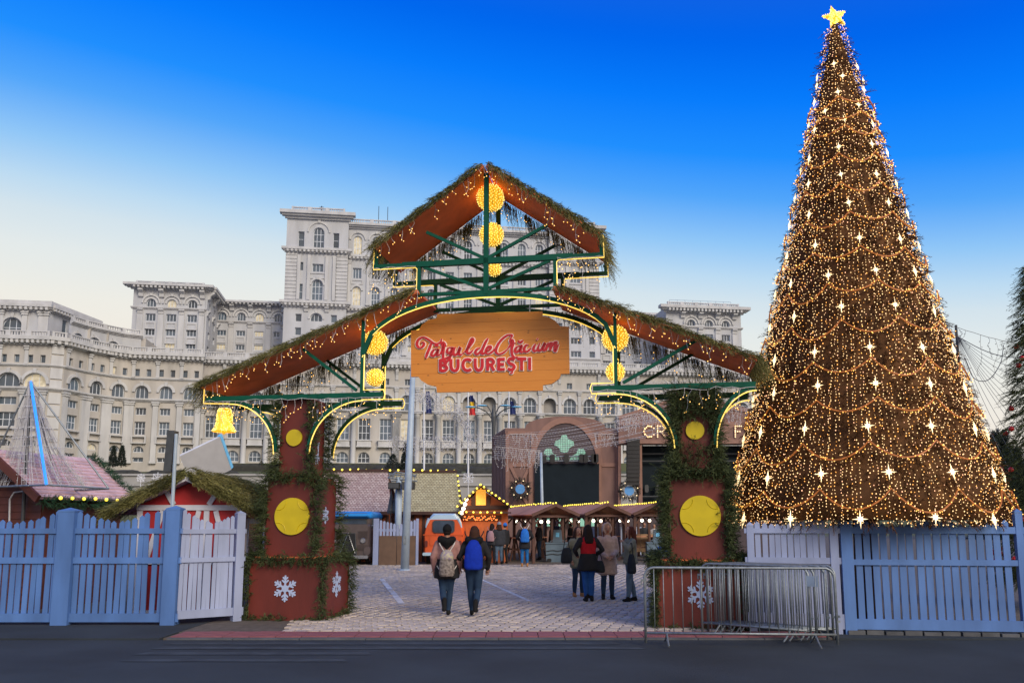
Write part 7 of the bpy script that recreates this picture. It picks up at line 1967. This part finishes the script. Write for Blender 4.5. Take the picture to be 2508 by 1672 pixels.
        hm = [ell([(0, hc[1] - .06 * s, hdz + dz * s, rx * s, ry * s) for dz, rx, ry in ((-.20, .10, .09), (-.10, .095, .085), (0, .10, .088), (.07, .098, .088), (.12, .078, .072), (.145, .03, .03))], hood)]
        hm.append(limb([(.085 * s * math.cos(a), hc[1] + .035 * s, hdz + .01 * s + .125 * s * math.sin(a)) for a in [R(-50 + 280 * i / 12) for i in range(13)]], [.026 * s] * 13, hood))
        link('hood', blob(hm, 'hood', .02, 3), o)
    if hat:
        link('hat', blob([ell([(back[0], back[1], hdz + dz * s, rx * s, ry * s) for dz, rx, ry in ((.01, .088, .098), (.05, .092, .102), (.10, .078, .088), (.135, .05, .058), (.155, .015, .02))], hat)], 'hat', .016, 3), o)
    if facefeat and abs(face) > 60:
        for q in (-1, 1):
            part('eye', MB().ball((q * .030 * s * fw[1] + fw[0] * .078 * s, hc[1] + fw[1] * .086 * s - q * .03 * s * fw[0], hdz + .012 * s), .0085 * s, 8, 6), M['black'], o)
        part('mouth', MB().tube([(-.020 * s * fw[1] + fw[0] * .078 * s, hc[1] + fw[1] * .080 * s, hdz - .058 * s), (fw[0] * .084 * s, hc[1] + fw[1] * .086 * s, hdz - .060 * s), (.020 * s * fw[1] + fw[0] * .078 * s, hc[1] + fw[1] * .080 * s, hdz - .058 * s)], .006 * s, 5), C_['red_coat'], o)
    return o, s
def backpack(pers, s, w, h, mats, label, zc_=1.18, d=.15, sack=False, strap=None):
    Wm = WM[pers.name]; mat = mats if isinstance(mats, str) else mats[0]
    o = thing('backpack', label, 'backpack', Wm @ Vector((0, -.20 * s, (zc_ - h / 2) * s)), pers.rotation_euler.z)
    w, h, d = w * s, h * s, d * s
    if sack: P = [(-d * .45, 0, 0, .0, .0)]
    rings = [(0, -.02, 0, w * .40, d * .38), (0, -.02, h * .08, w * .5, d * .5), (0, -.03, h * .4, w * .5, d * .52), (0, -.02, h * .75, w * .42, d * .45), (0, -.0, h * .95, w * .25, d * .3), (0, 0, h, w * .12, d * .18)]
    link('pouch', blob([ell(rings, mat)], 'pouch', .018, 2), o)
    if not isinstance(mats, str): link('flap', blob([ell([(0, -.03, h * .62, w * .42, d * .5), (0, -.03, h * .75, w * .45, d * .53), (0, -.02, h * .92, w * .34, d * .4), (0, 0, h * 1.0, w * .14, d * .2)], mats[1])], 'flap', .018, 2), o)
    for q in (-1, 1): part('strap', MB().tube(bez([(q * w * .2, .02, h * .95), (q * w * .45, .06 * s, h + .10 * s), (q * w * .5, .13 * s, h + .16 * s)], 5), .012 * s, 5), C_[strap or mat], o)
    part('strap', MB().tube([(-w * .3, .02, h * .1), (-w * .62, .06 * s, h * .4)], .010 * s, 5), C_[strap or mat], o); part('strap', MB().tube([(w * .3, .02, h * .1), (w * .62, .06 * s, h * .4)], .010 * s, 5), C_[strap or mat], o)
    return o
def handbag(pers, s, lp, w, h, mat, label):
    o = thing('handbag', label, 'bag', WM[pers.name] @ Vector(lp), pers.rotation_euler.z)
    link('bag_body', blob([ell([(0, 0, 0, w * .42, .06), (0, 0, h * .12, w * .5, .085), (0, 0, h * .55, w * .46, .075), (0, 0, h * .9, w * .33, .05), (0, 0, h, w * .25, .03)], mat)], 'bag_body', .016, 3), o)
    part('strap', MB().tube(bez([(-w * .25, 0, h * .95), (-w * .1, 0, h * 1.5), (w * .1, 0, h * 1.5), (w * .25, 0, h * .95)], 5), .010, 5), C_[mat], o)
C_['patterned_pack'] = pm('patterned_pack', (.06, .045, .04), .7, .3, 26, col2=(.32, .27, .24)); C_['patterned_flap'] = pm('patterned_flap', (.20, .15, .28), .6, .3, 24, col2=(.50, .46, .24))
# the two walking away
pA, sA = person('woman in rose and black coat with fur hood walking away through the gate', gp(1093, 1509), 4, 1.67, 'rose_coat', 'jeans_dark', 'boots_black', 'hair_dark', hem=.41, flare=1.22, skirt='cloth_black', feet=((-.035, -.22, .10), (.035, .16, 0)), knees=((-.075, .04, .50), (.065, .12, .48)),
                hands=((-.24, .10, .86), (.24, .10, .86)), hood='down', hat='fur_black', bulk=1.10, boot=.14, facefeat=False)
backpack(pA, sA, .30, .50, ('patterned_pack', 'patterned_flap'), 'small patterned drawstring backpack worn over the rose coat', .99, .16, strap='white_coat')
pB, sB = person('woman in black jacket and dark jeans walking away beside the rose coat', gp(1161, 1509), -2, 1.66, 'cloth_black', 'jeans_dark', 'boots_black', 'hair_brown', hem=.52, feet=((-.05, .15, 0), (.04, -.18, .08)), knees=((-.08, .12, .48), (.07, .03, .48)),
                hands=((-.22, .14, .92), (.25, .10, .88)), hood='down', bulk=1.10, boot=.12, facefeat=False, hairlen=.05)
backpack(pB, sB, .36, .56, 'blue_pack', 'plain bright blue backpack on the woman in black jacket', 1.15, .18, strap='cloth_black')
# the group right of centre
pC, sC = person('woman with black hair, red top and black skirt seen from behind', gp(1442, 1474), 10, 1.68, 'red_coat', 'jeans_blue', 'boots_black', 'hair_dark', hem=.40, flare=1.35, skirt='cloth_black', feet=((-.06, 0, 0), (.07, .02, 0)), hands=((-.22, .16, 1.02), (.22, .16, 1.02)), hairlen=.20, bulk=1.08, boot=.16, band='cloth_black', facefeat=False)
handbag(pC, sC, (.26, .02, .62), .26, .26, 'bag_dark', 'black shoulder bag at the hip of the woman in red')
pD, sD = person('person with brown hair and tan boots hidden behind the woman in red', gp(1420, 1466) + Vector((0, .35, 0)), 200, 1.62, 'olive_coat', 'jeans_dark', 'boots_tan', 'hair_brown', hem=.42, flare=1.1, hands=((-.3, .15, .95), (.24, .1, .9)), hairlen=.15, bulk=1.08, boot=.08)
handbag(pD, sD, (.34, .1, .78), .30, .36, 'bag_dark', 'dark bag carried by the person behind the woman in red')
pE, sE = person('woman in long beige quilted coat with hood up facing the road', gp(1489, 1469), 188, 1.70, 'beige_coat', 'jeans_dark', 'boots_black', 'hair_red', hem=.33, flare=1.06, feet=((-.10, 0, 0), (.11, .04, 0)), hands=((-.08, .20, .98), (.08, .22, .96)), hood='beige_coat', hairlen=.18, bulk=1.14, puffer=True, boot=.06)
pF, sF = person('woman with long red hair in olive jacket and flared grey jeans', gp(1546, 1474), 105, 1.64, 'olive_coat', 'jeans_grey', 'boots_black', 'hair_red', hem=.50, flare=1.08, feet=((-.07, .12, 0), (.08, -.10, 0)), hands=((-.10, .20, 1.32), (.22, .12, 1.0)), hairlen=.20, bulk=1.12, boot=.02)
handbag(pF, sF, (-.30, .10, .62), .34, .42, 'bag_dark', 'large dark grey tote hanging from the woman in olive jacket')
# further back
G2 = 'people near the stalls'
pG, sG = person('person in long black coat and bright blue jeans with tan boots', gp(1285, 1388), 2, 1.76, 'cloth_black', 'jeans_bright', 'boots_tan', 'hair_dark', hem=.40, flare=1.05, bulk=1.15, boot=.06, facefeat=False, group=G2, hands=((-.2, .2, 1.0), (.2, .2, 1.0)))
backpack(pG, sG, .34, .52, 'bright_blue', 'light blue backpack on the person in long black coat', 1.18, .18, strap='white_coat')
pH, sH = person('person in dark jacket with a pink grey backpack by the orange stall', gp(1205, 1383), -15, 1.70, 'cloth_charcoal', 'cloth_black', 'boots_black', 'hair_dark', hem=.48, bulk=1.12, group=G2, hairlen=.1, facefeat=False)
backpack(pH, sH, .32, .44, 'pink_pack', 'pink grey backpack worn by the orange stall', 1.17, .16)
person('person in grey hat and dark coat beside the pink grey backpack', gp(1222, 1383), 20, 1.74, 'cloth_charcoal', 'jeans_grey', 'boots_black', 'hair_brown', hem=.45, bulk=1.12, group=G2, hat='grey_hat', hairlen=.1, facefeat=False)
person('person in black with a bright blue hat by the orange stall', gp(1236, 1380), 40, 1.70, 'cloth_black', 'cloth_black', 'boots_black', 'hair_dark', hem=.46, bulk=1.1, group=G2, hat='bright_blue', facefeat=False, feet=((-.12, 0, 0), (.14, .05, 0)))
person('person in white coat between the two walkers and the orange stall', gp(1176, 1374), 10, 1.68, 'white_coat', 'jeans_dark', 'boots_white', 'hair_blond', hem=.46, bulk=1.1, group=G2, hood='white_coat', facefeat=False)
person('dark haired person in navy jacket behind the white coat', gp(1163, 1372), -10, 1.76, 'jeans_dark', 'cloth_black', 'boots_black', 'hair_brown', hem=.50, bulk=1.12, group=G2, facefeat=False)
person('person in black behind the pink grey backpack near the stall', gp(1190, 1370), 25, 1.72, 'cloth_black', 'cloth_black', 'boots_black', 'hair_dark', hem=.48, bulk=1.1, group=G2, facefeat=False)
person('man in dark jacket standing sideways at a table left of the grey tub', gp(1321, 1371), 75, 1.78, 'cloth_charcoal', 'jeans_dark', 'boots_black', 'hair_brown', hem=.50, bulk=1.12, group=G2, hands=((-.1, .3, 1.08), (.16, .25, 1.05)))
person('woman in black coat under the left pavilion behind the tub', gp(1352, 1366), 110, 1.66, 'cloth_black', 'cloth_black', 'boots_black', 'hair_dark', hem=.42, bulk=1.1, group=G2, hairlen=.12)
person('tall man in olive jacket standing behind the grey tub', gp(1377, 1368), 95, 1.86, 'olive_coat', 'cloth_charcoal', 'boots_black', 'hair_brown', hem=.48, bulk=1.14, group=G2)
person('man with short dark hair facing the tall man behind the tub', gp(1366, 1364), 190, 1.84, 'cloth_charcoal', 'jeans_dark', 'boots_black', 'hair_dark', hem=.48, bulk=1.12, group=G2)
person('person in dark clothes at the table behind the woman in red', gp(1398, 1362), 60, 1.72, 'cloth_black', 'cloth_charcoal', 'boots_black', 'hair_dark', hem=.48, bulk=1.12, group=G2)
person('blond person in white jacket behind the counter on the right', at(1602, 1300, 45) * Vector((1, 1, 0)) if False else Vector((at(1602, 1300, 45).x, 45, 0)), 170, 1.66, 'white_coat', 'jeans_dark', 'boots_black', 'hair_blond', hem=.50, group=G2)
person('person in dark grey behind the counter left of the white jacket', Vector((at(1578, 1300, 45.4).x, 45.4, 0)), 185, 1.74, 'cloth_charcoal', 'cloth_black', 'boots_black', 'hair_dark', hem=.50, bulk=1.1, group=G2)

bpy.data.scenes.remove(TMP)
